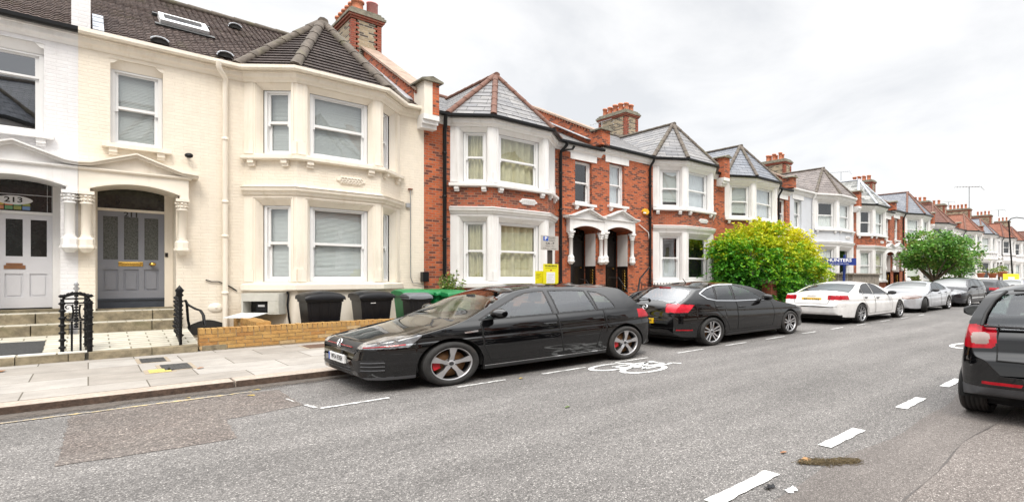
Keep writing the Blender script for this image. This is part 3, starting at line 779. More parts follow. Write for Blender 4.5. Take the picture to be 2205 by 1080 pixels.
def slab_mat():
    m, nt, b = new_mat('concrete paving slab')
    uv = coords(nt, 'UV'); ob = coords(nt)
    br = N(nt, 'ShaderNodeTexBrick'); nt.links.new(uv, br.inputs['Vector'])
    br.offset = 0.5
    for k, q in (('Scale', 1.0), ('Brick Width', 0.86), ('Row Height', 0.74), ('Mortar Size', 0.0055), ('Mortar Smooth', 0.1), ('Bias', 0.0)): br.inputs[k].default_value = q
    br.inputs['Color1'].default_value = (0,0,0,1); br.inputs['Color2'].default_value = (1,1,1,1)
    c = ramp(nt, br.outputs['Color'], [(0.0, (0.29,0.262,0.23)), (0.5, (0.345,0.318,0.286)), (1.0, (0.39,0.365,0.335))])
    c = mix(nt, 0.75, c, ramp(nt, noise(nt, ob, 2.4, 8, 0.7), [(0.3, (0.66,)*3), (0.7, (1.15,)*3)]), 'MULTIPLY')
    c = mix(nt, 0.5, c, ramp(nt, noise(nt, ob, 90, 3), [(0.3, (0.8,)*3), (0.7, (1.15,)*3)]), 'MULTIPLY')
    c = mix(nt, ramp(nt, noise(nt, ob, 9, 4, 0.6), [(0.66, (0,0,0)), (0.72, (0.35,)*3)]), c, (0.2,0.17,0.14))
    c = mix(nt, br.outputs['Fac'], c, (0.10,0.085,0.065))
    nt.links.new(c, b.inputs['Base Color']); b.inputs['Roughness'].default_value = 0.85
    inv = nt.nodes.new('ShaderNodeMath'); inv.operation = 'SUBTRACT'; inv.inputs[0].default_value = 1; nt.links.new(br.outputs['Fac'], inv.inputs[1])
    bump(nt, b, inv.outputs[0], 0.5, 0.006)
    return m
M['slab'] = slab_mat()
M['granite'] = plain('pinkish granite kerb', (0.40,0.335,0.28), 0.85, 0.3, 26, 0.7, 45, dirt=(0.26,0.20,0.15))
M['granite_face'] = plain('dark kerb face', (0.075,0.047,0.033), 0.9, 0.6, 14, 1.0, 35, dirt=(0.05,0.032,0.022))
M['garden'] = plain('garden concrete', (0.30,0.27,0.22), 0.9, 0.3, 3, 0.4, 30, dirt=(0.12,0.11,0.06))
M['far_ground'] = plain('distant ground', (0.16,0.16,0.14), 0.9, 0.3, 0.3)

KERB, WALLF = 7.32, 10.72
def sheet(name, x0, x1, y0, y1, z, m, label=None, n=1):
    b = MB(); b.face([(x0,y0,z),(x1,y0,z),(x1,y1,z),(x0,y1,z)])
    return tag(b.build(name, m, (0,0,0)), label, None, None, 'structure')
sheet('ground', -260, 420, -300, 380, -0.05, M['far_ground'])
sheet('road', -60, 190, -0.6, KERB+0.02, 0.0, M['road'])
b = MB(); b.box(-60,190,KERB+0.30,WALLF+0.01,-0.04,0.1); tag(b.build('pavement', M['slab']), 'grey paving slabs between kerb and garden walls', None, None, 'structure')
b = MB(); b.box(-60,190,-3.2,-0.88,-0.04,0.1); tag(b.build('pavement', M['slab']), None, None, None, 'structure')
b = MB(); b.box(-60,190,WALLF+0.012,14.0,-0.04,0.105); tag(b.build('front_garden', M['garden']), None, None, None, 'structure')
b = MB()
x = -20.2
while x < 120:
    l = rnd.uniform(1.15, 1.75); j = rnd.uniform(-0.006, 0.006); h = 0.1+rnd.uniform(-0.004, 0.004)
    if abs(x+l-1.07) < 0.5: l = 1.07-x
    b.hexa([(x+0.006,KERB+j,-0.03),(x+l-0.006,KERB+j,-0.03),(x+l-0.006,KERB+0.297,-0.03),(x+0.006,KERB+0.297,-0.03),(x+0.006,KERB+0.018+j,h),(x+l-0.006,KERB+0.018+j,h),(x+l-0.006,KERB+0.297,h),(x+0.006,KERB+0.297,h)], 0)
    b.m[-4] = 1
    x += l
tag(b.build('kerb', [M['granite'], M['granite_face']], bevel=0.012), 'granite kerb stones with dark rough faces along the road', None, None, 'structure')
b = MB(); b.box(-60,190,-0.88,-0.58,-0.04,0.1); tag(b.build('kerb', [M['granite']]), None, None, None, 'structure')

def flat(name, pts, z, m, px=True, tess=False):
    b = MB(); P = [gp(*p) for p in pts] if px else pts
    b.face([(x,y,z) for x, y in P]); return tag(b.build(name, m), None, None, None, 'structure')
b = MB()
pp = [(150,897),(300,874),(440,858),(560,843),(600,838),(652,872),(600,882),(488,903),(502,926),(515,941),(440,955),(330,972),(230,988),(121,1003),(133,960)]
q = []
for i_ in range(len(pp)):
    p_, r_ = gp(*pp[i_]), gp(*pp[(i_+1) % len(pp)]); k_ = max(2, int(math.hypot(r_[0]-p_[0], r_[1]-p_[1])/0.05))
    for j_ in range(k_): q.append((p_[0]+(r_[0]-p_[0])*j_/k_+rnd.uniform(-0.012,0.012), p_[1]+(r_[1]-p_[1])*j_/k_+rnd.uniform(-0.012,0.012)))
b.face([(x,y,0.004) for x, y in q])
tag(b.build('road_patch', M['patch']), 'brown repaired patch of asphalt beside the kerb', None, None, 'structure')
b = MB()                                    # smoother strip and the pink lane behind it
def wav(x, a): return 0.03*math.sin(x*1.7+a)+0.018*math.sin(x*4.3+a*2)
xs = [-12+0.25*i for i in range(0, 230)]
for i in range(len(xs)-1):
    u, v = xs[i], xs[i+1]
    b.face([(u,1.0+wav(u,1),0.004),(v,1.0+wav(v,1),0.004),(v,1.50+wav(v,3)*1.4,0.004),(u,1.50+wav(u,3)*1.4,0.004)], 0)
    b.face([(u,-0.58,0.0045),(v,-0.58,0.0045),(v,1.0+wav(v,1),0.0045),(u,1.0+wav(u,1),0.0045)], 1)
tag(b.build('road_strip', [M['patch2'], M['near']]), None, None, None, 'structure')
b = MB()
for i in range(len(xs)-1):
    u, v = xs[i], xs[i+1]; w0, w1 = 0.004+0.004*math.sin(u*7), 0.004+0.004*math.sin(v*7)
    b.face([(u,1.0+wav(u,1)-w0,0.007),(v,1.0+wav(v,1)-w1,0.007),(v,1.0+wav(v,1)+w1,0.007),(u,1.0+wav(u,1)+w0,0.007)])
tag(b.build('road_joint', M['tar']), None, None, None, 'structure')

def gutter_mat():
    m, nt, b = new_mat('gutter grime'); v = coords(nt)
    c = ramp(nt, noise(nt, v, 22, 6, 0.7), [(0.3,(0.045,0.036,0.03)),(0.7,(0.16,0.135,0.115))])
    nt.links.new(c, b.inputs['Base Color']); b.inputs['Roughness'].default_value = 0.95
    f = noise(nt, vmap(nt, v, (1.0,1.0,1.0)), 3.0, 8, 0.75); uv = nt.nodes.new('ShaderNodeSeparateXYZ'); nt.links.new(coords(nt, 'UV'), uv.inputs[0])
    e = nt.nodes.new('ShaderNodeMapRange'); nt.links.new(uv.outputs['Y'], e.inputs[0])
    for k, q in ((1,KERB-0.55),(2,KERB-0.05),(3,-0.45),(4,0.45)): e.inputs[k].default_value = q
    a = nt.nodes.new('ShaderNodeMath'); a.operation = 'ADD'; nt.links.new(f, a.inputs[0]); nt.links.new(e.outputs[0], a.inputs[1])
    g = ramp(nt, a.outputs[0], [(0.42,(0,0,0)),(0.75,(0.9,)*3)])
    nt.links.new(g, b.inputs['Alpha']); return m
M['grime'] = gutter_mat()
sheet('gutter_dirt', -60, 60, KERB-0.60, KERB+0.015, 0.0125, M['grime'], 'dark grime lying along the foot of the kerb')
# ---- painted lines (flat paint: part of the road)
def dash(b, p, q, w, z=0.009, wob=0.006):
    k = 10; A, B_ = [], []
    dx, dy = q[0]-p[0], q[1]-p[1]; l = math.hypot(dx, dy); nx, ny = -dy/l, dx/l
    for i in range(k+1):
        f = i/k; a, c = w/2+rnd.uniform(-wob, wob), w/2+rnd.uniform(-wob, wob)
        A.append((p[0]+dx*f+nx*a, p[1]+dy*f+ny*a, z)); B_.append((p[0]+dx*f-nx*c, p[1]+dy*f-ny*c, z))
    b.grid([A, B_], 0, False)
b = MB()
for a, c in (((1540,1086),(1685,1024)),((1783,963),(1862,927)),((1940,879),(1984,857)),((2030,832),(2062,816))):
    pa, pc = gp(*a), gp(*c); dash(b, (pa[0],1.735), (pc[0],1.735), 0.10)
x = gp(2062,816)[0]+0.55
while x < 30: dash(b, (x,1.735), (x+0.75,1.735), 0.10); x += 1.5
x = gp(1550,1080)[0]-1.5
while x > -6: dash(b, (x,1.735), (x+0.75,1.735), 0.10); x -= 1.5
tag(b.build('lane_marking', M['mark']), 'broken white line along the near side of the road', None, None, 'structure')
b = MB()
BY = 5.60
for a, c in ((690,838),(985,1088),(1168,1260),(1325,1395),(1458,1513),(1562,1607),(1650,1690),(1728,1757),(1790,1815),(1845,1866),(1895,1915),(1940,1955),(1978,1990)):
    dash(b, (BY*KR*(a-XP)/(XV-a),BY), (BY*KR*(c-XP)/(XV-c),BY), 0.048)
tag(b.build('bay_marking', M['mark_mid']), 'thin white dashes edging the parking bays', None, None, 'structure')
b = MB(); dash(b, (1.40,5.66), (1.37,5.86), 0.035); dash(b, (1.33,6.1), (1.31,6.3), 0.02, wob=0.008)
tag(b.build('bay_marking', M['mark_old']), None, None, None, 'structure')
b = MB(); dash(b, (-9,6.93), (0.0,6.93), 0.05, wob=0.012); dash(b, (0.0,6.93), (1.15,6.95), 0.045, wob=0.015); dash(b, (-9,6.80), (-0.75,6.81), 0.045, wob=0.015)
tag(b.build('yellow_line', M['yline']), None, None, None, 'structure')
def ring(b, cx, cy, rx, ry, w, z=0.009):
    A, B_ = [], []
    for i in range(33):
        a = 2*PI*i/32; A.append((cx+(rx+w/2)*math.cos(a), cy+(ry+w*0.4)*math.sin(a), z)); B_.append((cx+(rx-w/2)*math.cos(a), cy+(ry-w*0.4)*math.sin(a), z))
    b.grid([A, B_], 0, False)
def stroke(b, pts, w, z=0.0095):
    for p, q in zip(pts, pts[1:]): dash(b, p, q, w, z, 0.002)
b = MB()
ring(b, 4.72, 5.36, 0.33, 0.20, 0.085); ring(b, 4.88, 4.93, 0.33, 0.20, 0.085)
stroke(b, [(4.72,5.36),(5.30,5.30),(4.88,4.93)], 0.06); stroke(b, [(4.72,5.36),(4.82,5.12),(5.28,5.28)], 0.06); stroke(b, [(4.82,5.12),(5.42,5.02)], 0.06)
stroke(b, [(4.88,4.93),(5.50,5.0),(5.55,4.88)], 0.06); stroke(b, [(5.40,5.34),(5.36,5.18)], 0.08); stroke(b, [(5.30,5.30),(5.42,5.02)], 0.055)
tag(b.build('cycle_marking', M['mark_mid']), 'white bicycle symbol painted beside the black car', None, None, 'structure')
b = MB(); b.face([(x,y,0.009) for x, y in ((24.6,4.4),(33.5,3.6),(33.5,4.9))])
tag(b.build('hump_marking', M['mark']), 'white triangle painted on the road far along', None, None, 'structure')
b = MB(); ring(b, 10.35, 2.50, 0.4, 0.2, 0.09); stroke(b, [(10.35,2.5),(10.95,2.35),(10.75,2.05)], 0.07); ring(b, 10.5, 2.05, 0.4, 0.2, 0.09)
tag(b.build('cycle_marking', M['mark']), 'second bicycle symbol mostly behind the near car', None, None, 'structure')

# ---------------------------------------------------------------- inspection covers in the pavement
M['cover'] = plain('dark iron cover', (0.045,0.045,0.045), 0.6, 0.3, 20, 0.8, 90)
M['cover_red'] = plain('rusty cover', (0.13,0.075,0.05), 0.75, 0.35, 14, 0.8, 60)
M['ymark'] = plain('yellow painted cover', (0.52,0.43,0.12), 0.7, 0.35, 30)
M['frame_c'] = plain('concrete cover frame', (0.33,0.27,0.20), 0.85, 0.25, 10)
for px, py, w, d, mt, lb in ((329,775,0.24,0.50,'cover','dark iron cover in the pavement nearer the steps'),(379,789,0.26,0.58,'cover','dark iron cover in the pavement beside the yellow one'),(344,798,0.19,0.30,'ymark','small yellow painted cover in the pavement'),(690,744,0.42,0.5,'cover_red','rusty brown cover in the pavement by the garden wall')):
    x, y = gp(px, py, 0.1); T = Thing('inspection_cover', (x,y,0.1), lb, 'cover', 'inspection covers in the pavement')
    m = MB(); m.box(x-w/2-0.04,x+w/2+0.04,y-d/2-0.035,y+d/2+0.035,0.099,0.104); fo = T.part('frame', m, M['frame_c'])
    m = MB(); m.box(x-w/2,x+w/2,y-d/2,y+d/2,0.1,0.109)
    for i in range(int(w/0.05)):
        m.box(x-w/2+0.015+i*0.05,x-w/2+0.04+i*0.05,y-d/2+0.015,y+d/2-0.015,0.1092,0.112)
    T.part('lid', m, M[mt])

# ---------------------------------------------------------------- litter
M['leaf_y'] = plain('fallen yellow leaf', (0.42,0.30,0.07), 0.7, 0.3, 20); M['leaf_b'] = plain('fallen brown leaf', (0.30,0.13,0.05), 0.8, 0.3, 20); M['leaf_g'] = plain('fallen green leaf', (0.10,0.16,0.03), 0.7, 0.3, 20)
M['twig'] = plain('dry twigs', (0.115,0.085,0.042), 0.9, 0.4, 18)
def leaf(px, py, s, m, lb, z=0.0):
    x, y = gp(px, py, z); b = MB(); a = rnd.uniform(0, 6)
    pts = [(0.5,0,0.05),(0.2,0.22,0.12),(-0.25,0.2,0.07),(-0.5,0,0.03),(-0.2,-0.22,0.12),(0.25,-0.2,0.08)]
    P = [(x+s*(p[0]*math.cos(a)-p[1]*math.sin(a)), y+s*(p[0]*math.sin(a)+p[1]*math.cos(a)), z+0.008+s*p[2]) for p in pts]
    c = (x,y,z+0.01)
    for i in range(6): b.face([c,P[i],P[(i+1)%6]])
    single('fallen_leaf', b, M[m], (x,y,z), lb, 'leaf', 'fallen leaves')
for a in ((540,852,0.085,'leaf_y','yellow leaf on the brown road patch, farthest from the kerb'),(552,840,0.08,'leaf_y','yellow leaf lying in the gutter by the kerb'),(432,793,0.11,'leaf_b','brown leaf on the paving slabs by the yellow cover',0.1),(1222,877,0.07,'leaf_g','small green leaf alone on the open road'),(1687,975,0.06,'leaf_b','tiny brown leaf near the twig heap'),(404,857,0.06,'leaf_y','yellow leaf in the gutter nearest the steps'),(640,806,0.09,'leaf_b','brown leaf against the kerb beside the black car'),(1122,815,0.09,'leaf_y','pale leaf on the road beside the bicycle symbol'),(3,800,0.16,'leaf_b','red brown leaf on the pavement at the left edge',0.1)): leaf(*a)
x, y = gp(1785, 995); T = Thing('twig_heap', (x,y,0), 'flattened heap of dry brown twigs and needles lying on the road', 'debris')
b = MB()
for i in range(430):
    u = rnd.uniform(-0.5, 0.5); w = 0.11*(1-(2*abs(u))**2.0)**0.5 if abs(u) < 0.5 else 0
    cx, cy = x+u*0.26+rnd.gauss(0,0.02), y-u*0.24+rnd.gauss(0, w*0.42); a = rnd.uniform(0, PI); l = rnd.uniform(0.012, 0.04); h = rnd.uniform(0.004, 0.016)
    dx, dy = l*math.cos(a), l*math.sin(a)
    b.tube([(cx-dx,cy-dy,h),(cx,cy,h+0.008),(cx+dx,cy+dy,h-0.003)], 0.0022, 3, 0, False)
T.part('twigs', b, M['twig'])
b = MB(); lx, ly = gp(1735, 992)
pts = [(-0.05,-0.03,0.008),(0.0,-0.035,0.022),(0.055,-0.01,0.006),(0.035,0.03,0.02),(-0.02,0.035,0.006),(-0.06,0.012,0.02)]
for i in range(6): b.face([(lx,ly,0.012),(lx+pts[i][0],ly+pts[i][1],pts[i][2]),(lx+pts[(i+1)%6][0],ly+pts[(i+1)%6][1],pts[(i+1)%6][2])])
T.part('curled_leaf', b, plain('tan curled leaf', (0.36,0.20,0.085), 0.8, 0.45, 40))
def scrap(px, py, s, m, lb, nm):
    x, y = gp(px, py); b = MB(); rows = []
    for i in range(5):
        rows.append([(x+s*(i/4-0.5)*(0.8+0.3*math.sin(j)), y+s*0.8*(j/4-0.5)*(0.7+0.4*math.cos(i*2)), 0.010+abs(rnd.gauss(0,0.007))) for j in range(5)])
    b.grid(rows, 0, False); single(nm, b, M[m], (x,y,0), lb, 'litter')
scrap(1704, 1057, 0.075, 'paper', 'crumpled white scrap of paper on the road by the line', 'paper_scrap'); scrap(1657, 1050, 0.07, 'black_plastic', 'flattened black scrap touching the white line', 'plastic_scrap')
# ---------------------------------------------------------------- the terrace, left to right
PB = (-0.11, 10.87, 22.45, 35.5, 50.6, 66.0, 81.5)       # party lines between paired doors
PC = (5.41, 16.95, 29.57, 43.0, 58.0, 73.5, 89.5)        # party lines between bays
def pots(n, y0, dy, r=0.12, h=0.55, x=-0.14): return [(x, y0+i*dy, r*rnd.uniform(0.9,1.08), h*rnd.uniform(0.85,1.1), False) for i in range(n)]
def row2(n, y0, dy, **k): return pots(n, y0, dy, x=-0.17, **k)+pots(n, y0+0.05, dy, x=0.17, **k)
H = {}
H[213] = house('white_terraced_house', 'white painted house numbered 213 at the left edge, black gutter', -5.6, PB[0], 'R', (-5.0,-4.3,-2.8,-2.1), 1.0, 'white_wall', 'white', 'tile', 'hip_grey', 'black_pipe',
    ['net'], wave=True, upper='dark', lintel=False, doorm='custom', soffit='white', zfl=1.02, glass=M['glass_clear'], uhalf=0.70)
H[211] = house('cream_terraced_house', 'cream painted house numbered 211 with grey front door and dark tiled roof', PB[0], PC[0], 'L', (2.02,2.72,4.21,4.86), 1.0, 'cream', 'cream_trim', 'tile', 'hip_grey', 'cream_trim',
    ['blind'], wave=True, upper='blind', lintel=False, doorm='custom', soffit='cream_trim', plaq=True, zfl=1.1)
H[209] = house('red_terraced_house', 'red brick house beside the cream one, olive curtains in its white bay', PC[0], PB[1], 'R', (6.05,6.80,8.42,9.15), 1.0, 'brick', 'white', 'slate', 'hip_red', 'black_pipe',
    ['curtain'], bandm='band', base='band', soffit='soffit', upper='dark', plaq='white', par=(PC[0]+0.02, True), pipe=((5.88,-0.05),(9.30,0.10)), ridge='hip_red',
    chim=(PC[0]-0.05, 17.55, 8.2, 11.62, [(-0.20,-0.42+i*0.30,0.11,0.45,False) for i in range(5)]+[(-0.16,-0.72,0.15,0.42,False),(0.20,-0.40,0.09,0.25,False),(0.22,-0.72,0.145,0.50,True)]))
H[207] = house('red_terraced_house', 'red brick house with yellow alarm box between black pipe and white bay', PB[1], PC[1], 'L', (13.20,14.12,15.68,16.50), 1.035, 'brick', 'white', 'slate', 'hip_grey', 'black_pipe',
    ['half','roller','dark','net','roller','dark'], bandm='band', base='band', soffit='soffit', upper='net', plaq='white', par=(PB[1],), pipe=((13.0,0.02),), glass=M['glass_clear'],
    chim=(PC[1]-0.1, 18.75, 8.2, 11.72, row2(5, -0.75, 0.37, h=0.5)))
H[205] = house('brick_terraced_house', 'red brick house behind the big yellow green bush, blue slate bay roof', PC[1], PB[2], 'R', (17.33,18.40,20.15,21.2), 1.03, 'brick', 'white', 'slate_blue', 'hip_grey', 'black_pipe',
    ['net','roller','roller'], hx=1.05, bandm='band', base='band', soffit='soffit', upper='net', par=(PC[1]+0.02,), pipe=((21.35,0.0),), glass=M['glass_clear'])
H[203] = house('grey_terraced_house', 'pale grey rendered house behind the blue agent board', PB[2], PC[2], 'L', (24.85,26.10,27.9,29.1), 1.065, 'grey_wall', 'white', 'slate_brown', 'hip_grey', 'white',
    ['net','half','dark'], hx=1.12, bandm='grey_wall', base='white', soffit='white', upper='net', plaq='white', par=(PB[2],), pipe=((24.6,0.0),),
    chim=(PC[2]-0.1, 18.0, 8.4, 11.35, row2(3, -0.5, 0.45, h=0.6)))
H[201] = house('patterned_terraced_house', 'brick house with fish scale slate bay roof and pale lead hips', PC[2], PB[3], 'R', (29.95,30.85,32.6,33.5), 1.065, 'brick_far', 'white', 'slate', 'lead', 'black_pipe',
    ['net','dark','curtain'], hx=1.15, bandm='brick_far', base='brick_far', soffit='soffit', upper='net', plaq='white', far=True, par=(PC[2]+0.02,), doorm='red_door', mb_roof='fishscale' if 'fishscale' in M else None)
H[199] = house('brick_terraced_house', 'brick house with orange hip tiles on blue slate behind the round tree', PB[3], PC[3], 'L', (37.9,39.3,41.0,42.2), 1.11, 'brick_far', 'white', 'slate_blue', 'hip_red', 'black_pipe',
    ['roller','net'], hx=1.2, bandm='brick_far', base='brick_far', soffit='soffit', upper='net', far=True, par=(PB[3],), pipe=((37.4,0.0),), doorm='red_door', ridge='hip_red',
    chim=(PC[3]-0.1, 18.0, 8.8, 12.05, row2(4, -0.6, 0.4, h=0.6)))
H[197] = house('white_terraced_house', 'white house with plain chestnut tiled bay roof half behind the tree', PC[3], PB[4], 'R', (43.6,44.9,47.0,48.3), 1.06, 'white_wall', 'white', 'browntile', 'hip_red', 'black_pipe',
    ['net','dark'], hx=1.2, bandm='white_wall', base='white', soffit='white', upper='net', far=True, par=(PC[3],))
H[195] = house('white_terraced_house', 'white house with red brown ribbed tiles and long chimney stack', PB[4], PC[4], 'L', (52.8,54.2,56.1,57.5), 1.06, 'white_wall', 'white', 'redtile', 'hip_red', 'black_pipe',
    ['half','net'], hx=1.2, bandm='white_wall', base='white', soffit='white', upper='dark', far=True, par=(PB[4],), pipe=((52.5,0.0),),
    chim=(PC[4]-0.1, 18.2, 8.8, 11.95, row2(3, -0.45, 0.45, h=0.65)))
H[193] = house('white_terraced_house', 'white house with dark slate bay roof edged in orange, far along', PC[4], PB[5], 'R', (58.8,60.2,62.2,63.6), 1.08, 'white_wall', 'white', 'slate_blue', 'hip_red', 'black_pipe',
    ['dark','net'], hx=1.2, bandm='white_wall', base='white', soffit='white', upper='dark', far=True, par=(PC[4],),
    chim=(63.2, 18.2, 9.0, 12.25, row2(2, -0.3, 0.5, h=0.65)))
H[191] = house('white_terraced_house', 'white house with rusty red tiled roof near the far lamp post', PB[5], PC[5], 'L', (68.4,69.8,71.6,72.9), 1.12, 'white_wall', 'white', 'redtile', 'browntile', 'black_pipe',
    ['net','dark'], hx=1.2, bandm='white_wall', base='white', soffit='white', upper='dark', far=True, pipe=((68.0,0.0),),
    chim=(PC[5]-1.8, 18.2, 9.0, 12.65, row2(5, -0.9, 0.42, h=0.7), 0.9, 2.8))
H[189] = house('white_terraced_house', 'white house farthest but one along the terrace, rust red roof', PC[5], PB[6], 'R', (74.3,75.7,77.6,79.0), 1.12, 'white_wall', 'white', 'redtile', 'browntile', 'black_pipe',
    ['net','dark'], hx=1.2, bandm='white_wall', base='white', soffit='white', upper='dark', far=True,
    chim=(PB[6]+2.0, 18.2, 9.0, 13.0, row2(4, -0.9, 0.45, h=0.7), 0.9, 2.4))
H[187] = house('white_terraced_house', 'last white house at the right edge with brown tiled roof', PB[6], PC[6], 'L', (84.6,86.0,87.8,89.0), 1.14, 'white_wall', 'white', 'browntile', 'hip_red', 'black_pipe',
    ['net','dark'], hx=1.2, bandm='white_wall', base='white', soffit='white', upper='dark', far=True,
    chim=(PC[6]+7, 18.2, 9.0, 13.3, row2(3, -0.6, 0.5, h=0.7), 0.9, 2.0))
single_walls = []

# ---------------------------------------------------------------- house 211: door, fittings
T = H[211]; FD, L, zf, zt, fr = T.d
zt = 3.12
fr = MB(); u1 = 0.87
fr.fbox(FD,-0.01,0.028,-0.05,0.02,0.87,3.64); fr.fbox(FD,u1,L+0.02,-0.05,0.03,0.87,3.64); fr.fbox(FD,0.028,u1,-0.05,0.035,zt,zt+0.06)
fr.fbox(FD,0,L,-0.1,0.37,0.1,0.868,2); fr.fbox(FD,0.028,u1,-0.05,0.006,0.87,1.09,3); fr.fbox(FD,0.028,u1,-0.02,0.028,1.05,1.088,3)
fr.face([FD.p(0.028,-0.03,zt+0.06),FD.p(u1,-0.03,zt+0.06),FD.p(u1,-0.03,3.66),FD.p(0.028,-0.03,3.66)], 1)
T.part('door_frame', fr, [M['cream_trim'], plain('mossy fanlight glass', (0.035,0.035,0.022), 0.12, 0.8, 9), M['stone_step'], M['board']])
d = MB(); hs = []
for a, b_ in ((222,254),(267,298),(311,341)):
    hs.append((fx(a,13.5)-FD.p0[0], fx(b_,13.5)-FD.p0[0], 2.0, 3.0))
lo = [(h[0]-0.005, h[1]+0.005, 1.27, 1.77) for h in hs]
d.panel(FD, 0.03, u1-0.002, 1.092, zt-0.002, hs+lo, 0.018, 0, w=0.0)
for h in lo:
    d.face([FD.p(h[0],-0.018,h[2]),FD.p(h[1],-0.018,h[2]),FD.p(h[1],-0.018,h[3]),FD.p(h[0],-0.018,h[3])])
    d.fbox(FD,h[0]+0.03,h[1]-0.03,-0.0178,-0.006,h[2]+0.035,h[3]-0.06)
D_ = T.part('door', d, M['grey_door'])
g = MB()
for h in hs: g.face([FD.p(h[0],-0.016,h[2]),FD.p(h[1],-0.016,h[2]),FD.p(h[1],-0.016,h[3]),FD.p(h[0],-0.016,h[3])])
T.part('door_glass', g, M['obscure'], D_)
g = MB(); a, b_ = fx(255,13.5)-FD.p0[0], fx(308,13.5)-FD.p0[0]
g.fbox(FD,a,b_,0.001,0.010,1.845,1.95); g.fbox(FD,a+0.04,b_-0.04,0.0102,0.018,1.868,1.925); T.part('letterbox', g, M['brass'], D_, bevel=0.004)
g = MB(); u = fx(328,13.5); g.lathe([(0.045,0),(0.045,-0.008),(0.02,-0.015),(0.02,-0.04),(0.042,-0.05),(0.045,-0.07),(0.02,-0.088),(0,-0.09)], (u,13.498,1.90), 12, 0, 'y'); T.part('door_knob', g, M['brass'], D_)
g = MB(); g.text('211', 0.16, lambda x, y: FD.p(fx(283,13.5)-FD.p0[0]+x, 0.004, 3.055+y), 0, bold=0.004, sx=0.8); T.part('house_number', g, M['ink'], D_)
g = MB(); uu = L-0.055; g.fbox(FD,uu-0.05,uu-0.01,0.032,0.045,2.08,2.18); T.part('doorbell', g, M['dark_door'])
# arched head over the upper window: splayed lintel recess
F0 = Fr((PB[0],YW),(PC[0],YW))
for nm in (211, 213):
    T = H[nm]; s = 1 if nm == 211 else -1
    a, b_ = sorted((PB[0]+s*0.33, PB[0]+s*1.03)); m = MB()
    a, b_ = sorted((PB[0]+s*0.36, PB[0]+s*1.0))
    for sx, e in ((a, 1), (b_, -1)):           # stepped corners of the splayed head
        m.prism([(sx,6.431),(sx,6.33),(sx+e*0.04,6.345),(sx+e*0.10,6.431)][::e], lambda p,q,r: (p,r,q), YW+0.0015, YW+0.02)
    m.face([(a,YW+0.018,6.428),(b_,YW+0.018,6.428),(b_,YW+0.10,6.235),(a,YW+0.10,6.235)])
    m.face([(a-0.02,YW-0.012,6.432),(b_+0.02,YW-0.012,6.432),(b_+0.02,YW,6.44),(a-0.02,YW,6.44)])
    T.part('lintel', m, T.trim)
T = H[211]
m = MB(); xp = fx(485,12.83)
m.tube([(xp-0.12,12.62,6.80),(xp-0.12,12.64,6.68),(xp-0.10,12.66,6.62),(xp,12.80,6.48),(xp,12.83,6.38),(xp,12.83,0.12)], 0.042, 10)
for q in (5.0,3.45,2.6,1.2): m.lathe([(0.042,-0.035),(0.054,-0.03),(0.054,0.03),(0.042,0.035)], (xp,12.83,q), 10)
T.part('downpipe', m, M['cream_trim'])
m = MB(); m.lathe([(0.0,0),(0.02,0),(0.03,-0.06),(0.06,-0.10),(0.055,-0.15),(0,-0.16)], (fx(405,12.9),12.9,fz(405,337,12.9)), 10, 0, 'y'); T.part('floodlight', m, M['black_plastic'])
m = MB(); m.lathe([(0.0,-0.018),(0.10,-0.016),(0.12,0.0)], (fx(465,12.9),12.898,fz(465,662,12.9)), 20, 0, 'y'); m.lathe([(0,-0.026),(0.02,-0.026),(0.02,-0.016)], (fx(465,12.9),12.898,fz(465,662,12.9)), 8, 0, 'y'); T.part('vent_cover', m, M['cream_trim'])
m = MB(); xs_ = [(fx(p,12.88),12.875,fz(p,q,12.88)) for p, q in ((443,602),(455,606),(470,606),(482,610),(498,618),(510,626))]; m.tube(xs_, 0.012, 6); T.part('cable', m, M['black_plastic'])
m = MB(); xq = fx(884,12.86); m.tube([(xq,12.86,fz(884,408,12.86)),(xq,12.86,fz(884,595,12.86)),(xq+0.05,12.86,fz(886,608,12.86)),(fx(912,12.86),12.86,fz(912,612,12.86))], 0.011, 6, 0); m.lathe([(0,0),(0.05,0.0),(0.06,0.02),(0.0,0.04)], (xq,12.86,fz(884,408,12.86)), 8, 1); m.box(xq-0.10,xq-0.02,12.84,12.898,fz(884,447,12.86),fz(884,438,12.86),2)
T.part('wall_cable', m, [M['steel'], M['quoin'], M['steel']])
m = MB(); m.box(fx(908,12.8),fx(921,12.8),12.72,12.88,fz(914,606,12.8),fz(914,585,12.8)); T.part('junction_box', m, M['black_plastic'], bevel=0.01)
# dark mouth of the basement light well at the foot of the wall
m = MB(); x0, x1 = fx(404,12.88), fx(487,12.88); n = 12
m.prism([(x0,0.2)]+[(x0+(x1-x0)*i/n, 0.42+0.13*math.sin(PI*i/n)) for i in range(n+1)]+[(x1,0.2)], lambda a,b,d: (a,d,b), 12.86, 12.899)
T.part('cellar_opening', m, M['dark'])
